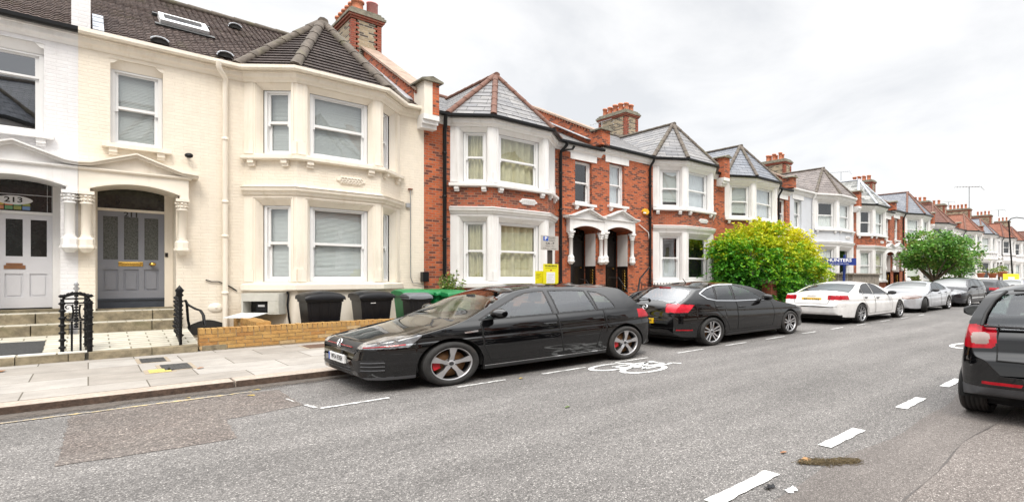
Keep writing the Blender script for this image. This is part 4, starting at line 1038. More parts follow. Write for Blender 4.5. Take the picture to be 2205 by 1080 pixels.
# roof fittings
sl = (10.0-6.84)/4.16
def roofpt(px, py, off=0.06):
    # the point of the roof plane seen at this pixel of the photograph
    a = KR*(px-XP)/(XV-px); b_ = EYE*(YH-py)/(KY*(XV-px))
    Y = (6.84+off-12.74*sl-EYE)/(b_-sl); return (a*Y, Y, EYE+b_*Y)
c = [roofpt(341,40), roofpt(447,77), roofpt(440,66), roofpt(352,38)]
x0, y0, z0 = roofpt(341,46); x1, y1, z1 = roofpt(450,76)
yt = y0+0.95
S = math.hypot(1, sl); nrm = (0, -sl/S, 1/S)
def sk(m, a, b_, ya, yb, h0, h1, mi=0):
    P = []
    for h in (h0, h1):
        for (xx, yy) in ((a,ya),(b_,ya),(b_,yb),(a,yb)):
            P.append((xx, yy+nrm[1]*h, 6.84+(yy-12.74)*sl+nrm[2]*h))
    m.hexa(P, mi)
ya = y1; yb = y1+0.62; xa, xb_ = x0+0.02, x1
m = MB(); f = 0.07
sk(m,xa,xa+f,ya,yb,0.0,0.15); sk(m,xb_-f,xb_,ya,yb,0.0,0.15); sk(m,xa+f,xb_-f,ya,ya+f*0.9,0.0,0.15); sk(m,xa+f,xb_-f,yb-f*0.9,yb,0.0,0.15)
sk(m,xa-0.08,xb_+0.08,ya-0.14,ya-0.003,0.0,0.06,1); sk(m,xa-0.08,xb_+0.08,yb+0.003,yb+0.1,0.0,0.09,1)
so = T.part('skylight', m, [M['white_wood'], M['cover']])
m = MB(); sk(m,xa+f,xb_-f,ya+f,yb-f,0.02,0.10); T.part('pane', m, glass_mat('skylight glass', (0.3,0.32,0.34), 0.75), so)
for px, py in ((343,92),(484,122),(505,60)):
    x, y, z0 = roofpt(px, py, 0.05); m = MB(); rows = []
    for i in range(9):
        a = PI*i/8
        rows.append([(x-0.125*math.cos(a), y-0.10, z0-0.05+0.12*math.sin(a)), (x-0.10*math.cos(a), y+0.16, z0+0.10+0.04*math.sin(a))])
    m.grid(rows, 0, True); m.face([r[0] for r in rows], 1); m.tube([(r[0][0],r[0][1]-0.02,r[0][2]+0.012) for r in rows[1:8]], 0.015, 6, 0)
    T.part('roof_vent', m, [M['lead'], M['dark']])
# chimney flank and lead patch between 213 and 211
m = MB(); xm = fx(180,12.95)
m.box(fx(154,12.95),fx(195,12.95),12.78,13.5,6.86,8.9); H[213].part('party_wall', m, M['white_wall'])
m = MB(); x2, x3 = fx(197,12.9)+0.012, fx(224,12.95)
for i in range(6):
    q = 12.80+i*0.16
    z0 = 6.84+(q-12.74)*sl; m.hexa([(x2,q,z0),(x3,q,z0),(x3,q+0.2,z0+0.2*sl),(x2,q+0.2,z0+0.2*sl),(x2,q-0.01,z0+0.07+0.01*(i%2)),(x3,q-0.01,z0+0.07+0.01*(i%2)),(x3,q+0.2,z0+0.2*sl+0.07),(x2,q+0.2,z0+0.2*sl+0.07)])
T.part('flashing', m, M['lead'])

# ---------------------------------------------------------------- house 213: door with coloured fanlight
T = H[213]; FD, L, zf, zt, fr = T.d
fr = MB(); zt = 2.93
fr.fbox(FD,0,0.06,-0.05,0.02,0.9,3.64); fr.fbox(FD,L-0.10,L,-0.05,0.02,0.9,3.64); fr.fbox(FD,0.06,L-0.10,-0.05,0.03,zt,zt+0.06); fr.fbox(FD,0,L,-0.1,0.3,0.1,0.9,1)
T.part('door_frame', fr, [M['white'], M['stone_step']])
UX = lambda px: fx(px,13.5)-FD.p0[0]
g = MB(); g.face([FD.p(0.06,-0.03,zt+0.06),FD.p(L-0.1,-0.03,zt+0.06),FD.p(L-0.1,-0.03,3.68),FD.p(0.06,-0.03,3.68)], 0)
ec, ez = UX(29), fz(29,430,13.5)
el = [(0.20*c1, 0.095*math.copysign(abs(s1)**1.2, s1)) for c1, s1 in [(math.cos(2*PI*i/24), math.sin(2*PI*i/24)) for i in range(24)]]
g.prism(el, lambda a,b,d: FD.p(ec+a,d,ez+b), -0.028, -0.018, 1)
g.text('213', 0.155, lambda x, y: FD.p(ec+x, -0.014, ez+y), 2, bold=0.003, sx=0.85)
for i in range(4):
    for j, zz in enumerate((ez-0.20, ez-0.115)):
        g.fbox(FD, ec-0.18+0.09*i, ec-0.10+0.09*i, -0.029, -0.020, zz, zz+0.075-(0.02 if j else 0), 3+(i*2+j*3) % 5)
for i in range(7): g.fbox(FD, ec+0.20+0.05*i if i > 2 else ec-0.4+0.05*i, ec+0.205+0.05*i if i > 2 else ec-0.395+0.05*i, -0.029, -0.022, zt+0.07, 3.64, 8)
g.fbox(FD, 0.06, L-0.1, -0.029, -0.0225, ez-0.012+0.13, ez+0.135, 8)
T.part('fanlight', g, [M['leaded'], M['paper'], M['ink'], plain('orange glass', (0.75,0.32,0.16), 0.2), plain('blue glass', (0.22,0.36,0.62), 0.2), plain('green glass', (0.18,0.42,0.2), 0.2), plain('amber glass', (0.7,0.5,0.1), 0.2), plain('olive glass', (0.36,0.40,0.12), 0.2), M['steel']])
d = MB(); hs = [(UX(12),UX(49),2.03,2.82),(UX(66),UX(101),2.03,2.82)]; lo = [(UX(10),UX(50),1.17,1.66),(UX(64),UX(102),1.17,1.66)]
d.panel(FD,0.062,L-0.102,0.93,zt-0.002,hs+lo,0.018,0)
for h in lo:
    d.face([FD.p(h[0],-0.018,h[2]),FD.p(h[1],-0.018,h[2]),FD.p(h[1],-0.018,h[3]),FD.p(h[0],-0.018,h[3])]); d.fbox(FD,h[0]+0.025,h[1]-0.025,-0.0178,-0.007,h[2]+0.03,h[3]-0.05)
D_ = T.part('door', d, M['pale_door'])
g = MB()
for h in hs: g.face([FD.p(h[0],-0.016,h[2]),FD.p(h[1],-0.016,h[2]),FD.p(h[1],-0.016,h[3]),FD.p(h[0],-0.016,h[3])])
T.part('door_glass', g, M['leaded'], D_)
g = MB(); g.fbox(FD,UX(8),UX(55),0.001,0.012,1.76,1.84); g.fbox(FD,UX(13),UX(49),0.001,0.016,1.843,1.885); T.part('letterbox', g, M['brown_brass'], D_, bevel=0.003)

# steps and tiled paths up to both doors
M['path_tile'] = brick_mat('worn path tiles', (0.62,0.59,0.50), (0.55,0.52,0.44), (0.22,0.20,0.15), None, bw=0.42, rh=0.16, ms=0.010, bmp=0.4, soot=0.25, mottle=0.4, sootc=(0.2,0.17,0.08))
M['white_tile'] = plain('white stone edging', (0.74,0.73,0.69), 0.7, 0.15, 7, dirt=(0.35,0.32,0.26))
M['mat'] = plain('dark rubber door mat', (0.05,0.05,0.05), 0.85, 0.4, 40, 1.0, 60)
def ramp_slab(m, x0, x1, y0, y1, z0, z1, zb=0.09, mi=0):
    m.hexa([(x0,y0,zb),(x1,y0,zb),(x1,y1,zb),(x0,y1,zb),(x0,y0,z0),(x1,y0,z0),(x1,y1,z1),(x0,y1,z1)], mi)
def stone_row(m, x0, x1, y0, y1, z0, z1, lens, mi):
    x = x0; i = 0
    while x < x1-0.05:
        l = min(lens[i % len(lens)], x1-x); m.box(x+0.004,x+l-0.004,y0+rnd.uniform(-0.01,0.01),y1,z0,z1+rnd.uniform(-0.004,0.004),mi); x += l; i += 1
for nm, x0, x1, lb in ((211, 0.0, 1.16, 'tiled path and mossy stone steps up to the grey door'), (213, -1.75, -0.03, 'stone steps and tiled path up to the white door')):
    T = Thing('front_steps', ((x0+x1)/2,11.5,0.1), lb, 'steps', 'front steps')
    m = MB()
    stone_row(m, x0, x1, 10.66, 10.86, 0.09, 0.235, (0.62,0.5,0.45), 0)
    ramp_slab(m, x0+0.003, x1-0.003, 10.861, 12.349, 0.225, 0.42, 0.09, 2)
    T.part('path', m, [M['stone_step'], M['stone_step'], M['path_tile']])
    for i, (ya, yb, za, zb_) in enumerate(((12.35,12.72,0.42,0.625),(12.721,13.12,0.6,0.835))):
        m = MB(); stone_row(m, x0+0.02 if i == 0 else max(x0,x0+0.05), min(x1, 1.10 if nm == 211 else -0.2), ya, yb, za-0.3, zb_, (0.7,0.45,0.6), 0)
        m2 = MB(); ramp_slab(m2, x0+0.04, x1-0.08, ya+0.02, yb, zb_+0.007, zb_+0.010, zb_+0.001, 0)
        so = T.part('step', m, M['stone_step'], bevel=0.015); T.part('tread', m2, M['path_tile'], so)
    if nm == 213:
        m = MB()
        for a, b_ in ((-1.75,-0.62),(-0.61,-0.28),(-0.27,0.0)): m.box(a,b_-0.01,10.69,10.82,0.2355,0.262)
        T.part('edging', m, M['white_tile'])
m = MB(); ramp_slab(m, -1.7, -0.42, 10.95, 11.85, 0.256, 0.374, 0.245); single('door_mat', m, M['mat'], (-1.0,11.4,0.25), 'dark ribbed rubber mat lying on the path at left', 'door mat')
# low earth and stone kerb between path and yellow wall
m = MB(); stone_row(m, 1.165, 1.56, 10.70, 10.9, 0.09, 0.21, (0.3,0.4), 0); m.box(1.17,1.9,10.91,12.3,0.09,0.14)
single('garden_edging', m, M['stone_step'], (1.4,11,0.1), 'mossy stone edging beside the path, left of the yellow wall', 'edging', bevel=0.012)

# ---------------------------------------------------------------- yellow garden wall, course by course
def brick_wall(m, x0, x1, y0, y1, z0, courses, along='x', bl=0.222, h=0.068):
    for c in range(courses):
        z = z0+c*(h+0.009)
        top = c == courses-1
        u = (x0 if along == 'x' else y0)-(0 if c % 2 else bl/2); ue = x1 if along == 'x' else y1
        hh = 0.105 if top else h; w = 0.0735 if top else bl
        if top: u = x0 if along == 'x' else y0
        while u < ue-0.01:
            a, b_ = max(u, x0 if along == 'x' else y0), min(u+w-0.011, ue)
            if b_-a > 0.02:
                j = rnd.uniform(-0.004, 0.004); t = z+hh+(rnd.uniform(-0.006,0.006) if top else 0)
                if along == 'x': m.box(a,b_,y0+j,y1+j,z,t,rnd.choice((0,0,1,1,2,3)) if not top else rnd.choice((0,1,1)))
                else: m.box(x0+j,x1+j,a,b_,z,t,rnd.choice((0,0,1,1,2,3)) if not top else rnd.choice((0,1,1)))
            u += w
WM = [plain('tan stock brick', (0.44,0.24,0.075), 0.85, 0.3, 12, 0.6, 50, dirt=(0.25,0.13,0.05)), plain('yellow stock brick face', (0.47,0.275,0.09), 0.85, 0.25, 12, 0.6, 50, dirt=(0.3,0.17,0.06)), plain('pale stock brick', (0.50,0.35,0.18), 0.85, 0.2, 12, 0.6, 50), plain('brown stock brick', (0.38,0.19,0.06), 0.85, 0.3, 12, 0.6, 50), plain('wall mortar', (0.36,0.27,0.17), 0.9, 0.2, 20)]
T = Thing('garden_wall', (4.5,10.8,0.1), 'low yellow brick garden wall with brick on edge top, before the cream house', 'garden wall')
m = MB(); brick_wall(m, 1.14, 7.4, 10.70, 10.90, 0.13, 5); m.box(1.15,7.39,10.707,10.893,0.1,0.50,4); T.part('front_wall', m, WM, uv=False)
m = MB(); brick_wall(m, 1.86, 2.06, 10.905, 12.88, 0.20, 5, 'y'); m.box(1.867,2.053,10.91,12.88,0.1,0.57,4); T.part('return_wall', m, WM, uv=False)
T = Thing('garden_wall', (11.0,10.8,0.1), 'low red brick garden wall mostly hidden behind the parked black cars', 'garden wall')
m = MB(); m.box(7.42,16.3,10.7,10.9,0.09,0.62); T.part('front_wall', m, M['brick']); m = MB(); m.box(7.40,16.32,10.67,10.93,0.621,0.70); T.part('coping', m, M['coping'])

# ---------------------------------------------------------------- meter cupboard with its door hanging open
Fm = Fr((2.02,12.9),(2.72,12.2))
T = Thing('meter_box', (2.3,12.5,0.6), 'open grey meter cupboard on the bay wall, flap hanging down', 'meter box')
m = MB(); z0, z1 = 0.66, 1.19; a, b_ = 0.12, 0.80
m.fbox(Fm,a,a+0.03,0.01,0.24,z0,z1); m.fbox(Fm,b_-0.03,b_,0.01,0.24,z0,z1); m.fbox(Fm,a+0.03,b_-0.03,0.01,0.24,z0,z0+0.04); m.fbox(Fm,a+0.03,b_-0.03,0.01,0.24,z1-0.2,z1); m.fbox(Fm,a+0.03,b_-0.03,0.01,0.03,z0+0.04,z1-0.2,1)
m.fbox(Fm,b_-0.2,b_-0.03,0.20,0.24,z0+0.041,z1-0.201)
co = T.part('cabinet', m, [plain('grey meter cupboard', (0.56,0.55,0.50), 0.5, 0.1, 4, dirt=(0.4,0.38,0.3)), M['dark']], bevel=0.006)
m = MB(); m.fbox(Fm,a+0.20,a+0.40,0.031,0.14,z0+0.08,z0+0.27,0); m.fbox(Fm,a+0.24,a+0.36,0.1402,0.146,z0+0.19,z0+0.24,1); T.part('meter', m, [M['black_plastic'], M['paper']])
m = MB(); P = lambda u, w, z: Fm.p(u,w,z)
m.hexa([P(a+0.0,0.245,z0+0.03),P(b_-0.2,0.245,z0+0.03),P(b_-0.24,0.62,z0-0.05),P(a-0.04,0.62,z0-0.05),P(a+0.0,0.245,z0+0.045),P(b_-0.2,0.245,z0+0.045),P(b_-0.24,0.62,z0-0.035),P(a-0.04,0.62,z0-0.035)]); T.part('door', m, M['blind'])
m = MB(); m.tube([P(b_+0.02,0.03,1.22),P(b_+0.05,0.04,1.15),P(b_+0.04,0.05,0.9),P(b_+0.06,0.05,0.6),P(b_+0.10,0.05,0.3)], 0.018, 6); T.part('cable', m, M['black_plastic'])

# ---------------------------------------------------------------- wheelie bins
def wheelie(x, y, w, d, h, body, lid, label, rot=0.0, group='wheelie bins behind the garden wall', zb=0.105, curve=0.05):
    T = Thing('wheelie_bin', (x,y,zb), label, 'bin', group)
    c, s = math.cos(rot), math.sin(rot)
    L_ = lambda a, b_, z: (x+a*c-b_*s, y+a*s+b_*c, zb+z)
    m = MB(); zs = h*0.86
    ring_ = lambda k, e, z: [L_(sx*(w/2*k-e), sy*(d/2*k-e), z) for sx, sy in ((-1,-1),(1,-1),(1,1),(-1,1))]
    A, B_ = ring_(0.76,0,0.06), ring_(0.93,0,zs-0.12)
    m.hexa(A+B_)
    m.hexa(ring_(0.93,-0.015,zs-0.119)+ring_(0.94,-0.02,zs-0.03)); m.hexa(ring_(0.95,-0.03,zs-0.029)+ring_(0.95,-0.03,zs))
    for u in (-0.36,-0.12,0.12,0.36) if w < 0.62 else ():   # moulded ribs on the front
        m.hexa([L_(w*u*0.8-0.012,-d/2*0.77-0.008,0.1),L_(w*u*0.8+0.012,-d/2*0.77-0.008,0.1),L_(w*u*0.8+0.012,-d/2*0.75,0.1),L_(w*u*0.8-0.012,-d/2*0.75,0.1),L_(w*u-0.012,-d/2*0.93-0.008,zs-0.125),L_(w*u+0.012,-d/2*0.93-0.008,zs-0.125),L_(w*u+0.012,-d/2*0.90,zs-0.125),L_(w*u-0.012,-d/2*0.90,zs-0.125)])
    bo = T.part('body', m, body, bevel=0.012)
    m = MB(); rows = []; n = 12
    for j, (v, hh) in enumerate(((-0.56,-0.05),(-0.555,0.0),(-0.5,0.035),(-0.2,0.075),(0.2,0.085),(0.5,0.06),(0.56,0.02),(0.56,-0.03))):
        row = []
        for i in range(n+1):
            u = -1+2*i/n
            drop = (0.055*(1-u*u) if j == 0 else 0)
            arch = curve*(1-u*u)
            row.append(L_(u*w*0.535, v*d, zs+0.012+hh+arch*(1 if j > 0 else 0.3)-drop*0.6-(0.03 if abs(u) == 1 else 0)))
        rows.append(row)
    m.grid(rows, 0, True); m.face([r[0] for r in rows]); m.face([r[-1] for r in rows][::-1])
    lo_ = T.part('lid', m, lid)
    m = MB(); m.tube([L_(-w*0.42,d*0.60,zs-0.02),L_(w*0.42,d*0.60,zs-0.02)], 0.018, 8); T.part('handle', m, body)
    for q in (-1, 1):
        m = MB()
        if rot == 0: m.lathe([(0.03,-0.03),(0.09,-0.03),(0.1,-0.02),(0.1,0.02),(0.09,0.03),(0.03,0.03)], L_(q*w*0.36,d*0.42,0.1), 14, 0, 'x')
        else: m.lathe([(0.03,-0.03),(0.09,-0.03),(0.1,-0.02),(0.1,0.02),(0.09,0.03),(0.03,0.03)], L_(q*w*0.36,d*0.42,0.1), 14, 0, 'x')
        T.part('wheel', m, M['black_plastic'])
    return T
BP, GP = M['black_plastic'], M['green_plastic']
wheelie(fx(690,11.5), 11.5, 0.60, 0.62, 1.16, BP, BP, 'wide black wheelie bin left of the other, below the big ground floor window')
T = wheelie(fx(800,11.55), 11.55, 0.60, 0.62, 1.16, BP, BP, 'black wheelie bin with a small white mark, beside the green bins')
m = MB(); m.box(fx(800,11.2)+0.0,fx(800,11.2)+0.09,11.238,11.242,0.92,0.935); T.part('label', m, M['paper'])
wheelie(fx(888,11.72), 11.72, 0.58, 0.6, 1.22, GP, GP, 'leftmost green wheelie bin, behind the small black bin', curve=0.015)
wheelie(fx(940,11.75), 11.75, 0.58, 0.6, 1.20, GP, GP, 'middle green wheelie bin', rot=0.35, curve=0.015)
wheelie(fx(974,11.5), 11.50, 0.62, 0.6, 1.17, GP, GP, 'rightmost green wheelie bin, partly behind the black car bonnet', rot=0.18, curve=0.015)
wheelie(fx(897,11.12), 11.12, 0.44, 0.40, 1.13, BP, M['grey_plastic'], 'small black bin with a grey lid in front of the green bins', curve=0.0)

# ---------------------------------------------------------------- iron railings beside the steps
T = Thing('iron_railing', (-0.1,10.9,0.23), 'ornate black cast iron railing panel between the two front paths', 'railing')
zb, zt = 0.235, 1.22; x0, x1, yy = -0.235, 0.015, 10.80
for P_, r_ in (([(x0,yy,zb),(x0,yy,zt-0.02)],0.02),([(x1,yy,zb),(x1,yy,zt-0.06)],0.028),([(x1-0.03,yy+0.42,zb+0.05),(x1-0.03,yy+0.42,zt)],0.026)):
    m = MB(); m.tube(P_, r_, 8); T.part('post', m, M['black_iron'])
for q in (x0+0.085, x0+0.165): m = MB(); m.tube([(q,yy,zb),(q,yy,zb+0.56)], 0.012, 6); T.part('bar', m, M['black_iron'])
for q in (0.1,0.2,0.3): m = MB(); m.tube([(x1-0.03*q/0.42,yy+q,zb+0.03),(x1-0.03*q/0.42,yy+q,zt-0.05)], 0.012, 6); T.part('bar', m, M['black_iron'])
m = MB()
for zz, r in ((zt-0.10,0.015),(zb+0.58,0.013),(zb+0.42,0.010),(zt-0.02,0.015)): m.tube([(x0,yy,zz),(x1,yy,zz)], r, 6)
for zz in (zt-0.05, zb+0.58, zb+0.3): m.tube([(x1,yy,zz),(x1-0.03,yy+0.42,zz+0.05)], 0.014, 6)
arch = [(x0+(x1-x0)*i/10, yy, zt+0.06*math.sin(PI*i/10)) for i in range(11)]; m.tube(arch, 0.020, 6)
T.part('rail', m, M['black_iron'])
m = MB(); cx = (x0+x1)/2
for sx in (-1, 1):
    for zc, sz in ((zb+0.82,1),(zb+0.63,-1)):
        m.tube([(cx+sx*(0.035+0.028*(1-math.cos(a))*0.9+0.012*a*0.3), yy, zc+sz*0.035*math.sin(a)) for a in [q*0.6 for q in range(10)]], 0.008, 5)
    m.tube([(cx+sx*0.035,yy,zb+0.60),(cx+sx*0.028,yy,zb+0.74),(cx+sx*0.035,yy,zb+0.86)], 0.010, 5)
for zc in [zb+0.46+0.05*i for i in range(13)]: m.lathe([(0,-0.025),(0.018,-0.015),(0.024,0),(0.016,0.02),(0,0.028)], (cx,yy,zc), 7)
for i in range(7): m.lathe([(0,-0.03),(0.022,-0.01),(0.026,0.01),(0,0.035)], (x0+0.02+(x1-x0-0.04)*i/6,yy,zt+0.03+0.05*math.sin(PI*i/6)), 6)
for (px_, py_) in ((x1,yy),(x1-0.03,yy+0.42),(x0,yy)):
    for zc in [zb+0.1+0.13*i for i in range(8)]: m.lathe([(0.02,-0.03),(0.04,0),(0.02,0.03)], (px_,py_,zc), 8)
T.part('scrollwork', m, M['black_iron'])
m = MB(); m.lathe([(0,0),(0.02,0.01),(0.012,0.05),(0.035,0.09),(0.012,0.13),(0.03,0.16),(0,0.22)], (cx,yy,zt+0.07), 7); T.part('finial', m, M['steel'])
T = Thing('iron_railing', (0.95,11.2,0.23), 'black cast iron railing seen end on, right of the grey door steps', 'railing')
xx = fx(388,10.85)
for q in range(6): m = MB(); m.tube([(xx+0.006*q,10.80+0.16*q,0.23+0.02*q),(xx+0.006*q,10.80+0.16*q,1.20+0.02*q)], 0.02 if q in (0,5) else 0.012, 6); T.part('post' if q in (0,5) else 'bar', m, M['black_iron'])
m = MB()
for zz in (0.30,0.62,0.95,1.18): m.tube([(xx,10.8,zz),(xx+0.03,11.6,zz+0.09)], 0.015, 6)
T.part('rail', m, M['black_iron'])
m = MB()
for q in range(5):
    for zc in [0.42+0.085*i for i in range(9)]: m.lathe([(0,-0.035),(0.03,-0.01),(0.034,0.01),(0,0.04)], (xx+0.003+rnd.uniform(-0.012,0.012),10.88+0.16*q,zc+0.015*q), 6)
m.lathe([(0.02,0),(0.05,0.03),(0.03,0.08),(0.055,0.13),(0.02,0.2),(0,0.24)], (xx-0.01,10.82,1.19), 8)
T.part('scrollwork', m, M['black_iron'])
m = MB(); pt = lambda px, py, Y: (fx(px,Y),Y,fz(px,py,Y))
m.tube([pt(398,645,11.3),pt(404,655,11.3),pt(420,664,11.2),pt(432,668,11.1),pt(438,678,11.0),pt(441,700,10.95)], 0.02, 8); m.tube([pt(402,652,11.3),pt(405,690,11.3),pt(409,706,11.3)], 0.017, 8)
T.part('handrail', m, M['black_iron'])
T = Thing('iron_railing', (12.2,11.0,0.1), 'black iron handrail sloping down from the right hand porch of the red pair', 'railing')
m = MB(); m.tube([pt(1398,575,12.3),pt(1378,600,11.6),pt(1374,625,11.4)], 0.03, 6); m.tube([pt(1310,597,11.9),pt(1332,597,11.6),pt(1352,628,11.2)], 0.014, 6); m.tube([pt(1250,600,11.9),pt(1262,602,11.6),pt(1275,625,11.2)], 0.014, 6); T.part('handrail', m, M['black_iron'])
m = MB()
for i in range(22): xx = 10.6+i*0.13; m.tube([(xx,10.8,0.68),(xx,10.8,1.38)], 0.011, 5)
for zz in (0.8,1.3): m.tube([(10.6,10.8,zz),(13.4,10.8,zz)], 0.012, 5)
T.part('bars', m, M['black_iron'])
# alarm box and pipes on the red pair
T = H[207]; m = MB(); m.lathe([(0.0,-0.10),(0.13,-0.10),(0.15,-0.07),(0.15,0)], (fx(1388,12.9),12.9,fz(1388,456,12.9)), 6, 0, 'y', smooth=False); m.box(fx(1388,12.8)-0.06,fx(1388,12.8)+0.06,12.785,12.797,fz(1388,458,12.8)-0.03,fz(1388,458,12.8)+0.03,1); T.part('alarm_box', m, [M['alarm'], M['paper']])
m = MB(); m.tube([pt(1376,483,12.86),pt(1396,500,12.86),pt(1398,515,12.86)], 0.02, 6); T.part('waste_pipe', m, M['white'])
T = H[209]; m = MB(); zz = fz(1205,318,12.7)
m.tube([(9.30,12.83,zz-0.1),(9.45,12.75,zz),(9.62,12.7,zz+0.05),(9.66,12.66,6.7)], 0.04, 8); T.part('waste_pipe', m, M['black_pipe'])

# ---------------------------------------------------------------- parking sign, notices and their post
xs_, ys_ = fx(1184,7.75), 7.75
T = Thing('parking_sign', (xs_,ys_,0.1), 'grey residents parking sign on a brown post at the kerb', 'road sign')
m = MB(); m.tube([(xs_,ys_,0.08),(xs_,ys_,2.50)], 0.045, 12); T.part('post', m, M['brown_post'])
Fs = Fr((fx(1163.5,7.7),7.69),(fx(1201,7.7),7.69)); zc = fz(1182,523,7.7)
m = MB(); m.fbox(Fs,0,Fs.L,0.0,0.012,zc-0.16,zc+0.165,0); m.fbox(Fs,0.03,Fs.L-0.03,-0.03,-0.0005,zc+0.08,zc+0.11,1); m.fbox(Fs,0.03,Fs.L-0.03,-0.03,-0.0005,zc-0.11,zc-0.08,1)
po = T.part('sign_plate', m, [M['sign_grey'], M['steel']])
m = MB(); q = 0.0135
m.fbox(Fs,0.045,0.145,0.0123,q,zc+0.045,zc+0.145,0)
m.text('P', 0.10, lambda x, y: Fs.p(0.095+x,q+0.001,zc+0.097+y), 1, bold=0.004)
m.text('Resident', 0.042, lambda x, y: Fs.p(0.222+x,q,zc+0.128+y), 2); m.text('permit', 0.042, lambda x, y: Fs.p(0.222+x,q,zc+0.088+y), 2); m.text('holders', 0.042, lambda x, y: Fs.p(0.222+x,q,zc+0.048+y), 2)
m.text('CA - P', 0.062, lambda x, y: Fs.p(Fs.L/2+x,q,zc-0.01+y), 2, bold=0.002); m.text('Mon - Fri', 0.046, lambda x, y: Fs.p(Fs.L/2+x,q,zc-0.07+y), 2); m.text('8.30 am - 6.30 pm', 0.036, lambda x, y: Fs.p(Fs.L/2+x,q,zc-0.125+y), 2)
T.part('lettering', m, [M['blue'], M['paper'], M['ink']], po)
Fn = Fr((fx(1168,7.68),7.66),(fx(1200,7.68),7.66)); zn = fz(1184,568,7.66)
m = MB(); m.fbox(Fn,0,Fn.L,0,0.01,zn-0.62,zn,0)
m.text('WARNING', 0.05, lambda x, y: Fn.p(Fn.L/2+x,0.0115,zn-0.045+y), 1, bold=0.002); m.text('Parking suspension', 0.03, lambda x, y: Fn.p(Fn.L/2+x,0.0115,zn-0.09+y), 1)
m.lathe([(0,0.0),(0.018,0.0)], Fn.p(Fn.L/2,0.0115,zn-0.14), 10, 2, 'y'); m.fbox(Fn,0.06,Fn.L-0.07,0.0105,0.012,zn-0.56,zn-0.185,3)
for i in range(6): m.fbox(Fn,0.085,Fn.L-0.095-0.02*(i%3),0.0121,0.0127,zn-0.25-0.045*i,zn-0.243-0.045*i,4)
single('suspension_notice', m, [M['yellow'], M['ink'], M['red_ink'], M['paper'], M['sign_grey']], (Fn.p0[0],7.66,zn-0.62), 'tall yellow warning notice with a white sheet, tied to the brown post', 'notice', 'yellow notices')
Fn = Fr((fx(1151.5,7.75),7.74),(fx(1169,7.75),7.74)); zn = fz(1160,583,7.74)
m = MB(); m.fbox(Fn,0,Fn.L+0.08,0,0.008,zn-0.4,zn,0)
for i, w in enumerate((0.10,0.08,0.10,0.06)): m.fbox(Fn,0.015,0.015+w,0.0082,0.009,zn-0.065-0.03*i,zn-0.058-0.03*i,1)
single('suspension_notice', m, [M['yellow'], M['ink']], (Fn.p0[0],7.74,zn-0.4), 'smaller yellow notice, lower and left of the tall one', 'notice', 'yellow notices')

# ---------------------------------------------------------------- agent board, pier, railings, bin store beyond the bush
xa = 22.15; ya = 10.1
T = Thing('agent_board', (xa,ya,0.1), 'blue estate agent board reading HUNTERS on a leaning post', 'sign board')
m = MB(); m.hexa([(xa-0.10,ya-0.04,0.1),(xa-0.02,ya-0.04,0.1),(xa-0.02,ya+0.04,0.1),(xa-0.10,ya+0.04,0.1),(xa+0.06,ya-0.04,2.9),(xa+0.14,ya-0.04,2.9),(xa+0.14,ya+0.04,2.9),(xa+0.06,ya+0.04,2.9)]); T.part('post', m, M['navy'])
Fb = Fr((xa-1.02,ya+0.50),(xa+0.10,ya-0.50)); m = MB(); zc = fz(1807,563,10.1)
m.fbox(Fb,0,Fb.L,0.0,0.03,zc-0.20,zc+0.20,0); bo = T.part('board', m, M['navy'])
m = MB(); m.text('HUNTERS', 0.25, lambda x, y: Fb.p(Fb.L/2+x,0.033,zc+0.07+y), 0, bold=0.006); m.text('HERE TO GET YOU THERE', 0.07, lambda x, y: Fb.p(Fb.L/2+x,0.033,zc-0.12+y), 0); T.part('lettering', m, M['paper'], bo)
T = Thing('gate_pier', (16.9,10.5,0.1), 'red brick gate pier with a pale stone cap before the bush', 'gate pier')
m = MB(); m.box(16.62,17.02,10.3,10.7,0.1,1.33); T.part('shaft', m, M['quoin']); m = MB(); m.box(16.52,17.12,10.2,10.8,1.331,1.44); m.hexa([(16.52,10.2,1.4405),(17.12,10.2,1.4405),(17.12,10.8,1.4405),(16.52,10.8,1.4405),(16.72,10.4,1.56),(16.92,10.4,1.56),(16.92,10.6,1.56),(16.72,10.6,1.56)]); T.part('cap', m, M['coping'], bevel=0.015)
T = Thing('iron_fence', (19.8,10.6,0.1), 'low black iron fence on a brick kerb under the bush', 'fence')
m = MB(); m.box(17.05,23.2,10.5,10.7,0.09,0.5); T.part('kerb_wall', m, M['brick'])
m = MB()
for i in range(48): xx = 17.1+i*0.127; m.tube([(xx,10.6,0.5),(xx,10.6,1.18)], 0.012, 5)
for zz in (0.62,1.1): m.tube([(17.05,10.6,zz),(23.2,10.6,zz)], 0.014, 5)
T.part('bars', m, M['black_iron'])
x0, x1 = fx(1836,10.4), fx(1893,10.4); zt = fz(1865,588,10.4)
T = Thing('bin_store', ((x0+x1)/2,10.8,0.1), 'weathered grey timber bin store with a flat roof behind the silver car', 'bin store')
m = MB()
n = 16
for i in range(n): m.box(x0+(x1-x0)*i/n+0.01,x0+(x1-x0)*(i+1)/n-0.01,10.4,10.44,0.1,zt-0.08)
for i in range(5): m.box(x0,x0+0.03,10.45+0.22*i,10.65+0.22*i,0.1,zt-0.08); m.box(x1-0.03,x1,10.45+0.22*i,10.65+0.22*i,0.1,zt-0.08)
T.part('boards', m, M['timber']); m = MB(); m.box(x0-0.1,x1+0.15,10.3,11.7,zt-0.079,zt); T.part('roof', m, M['timber'])
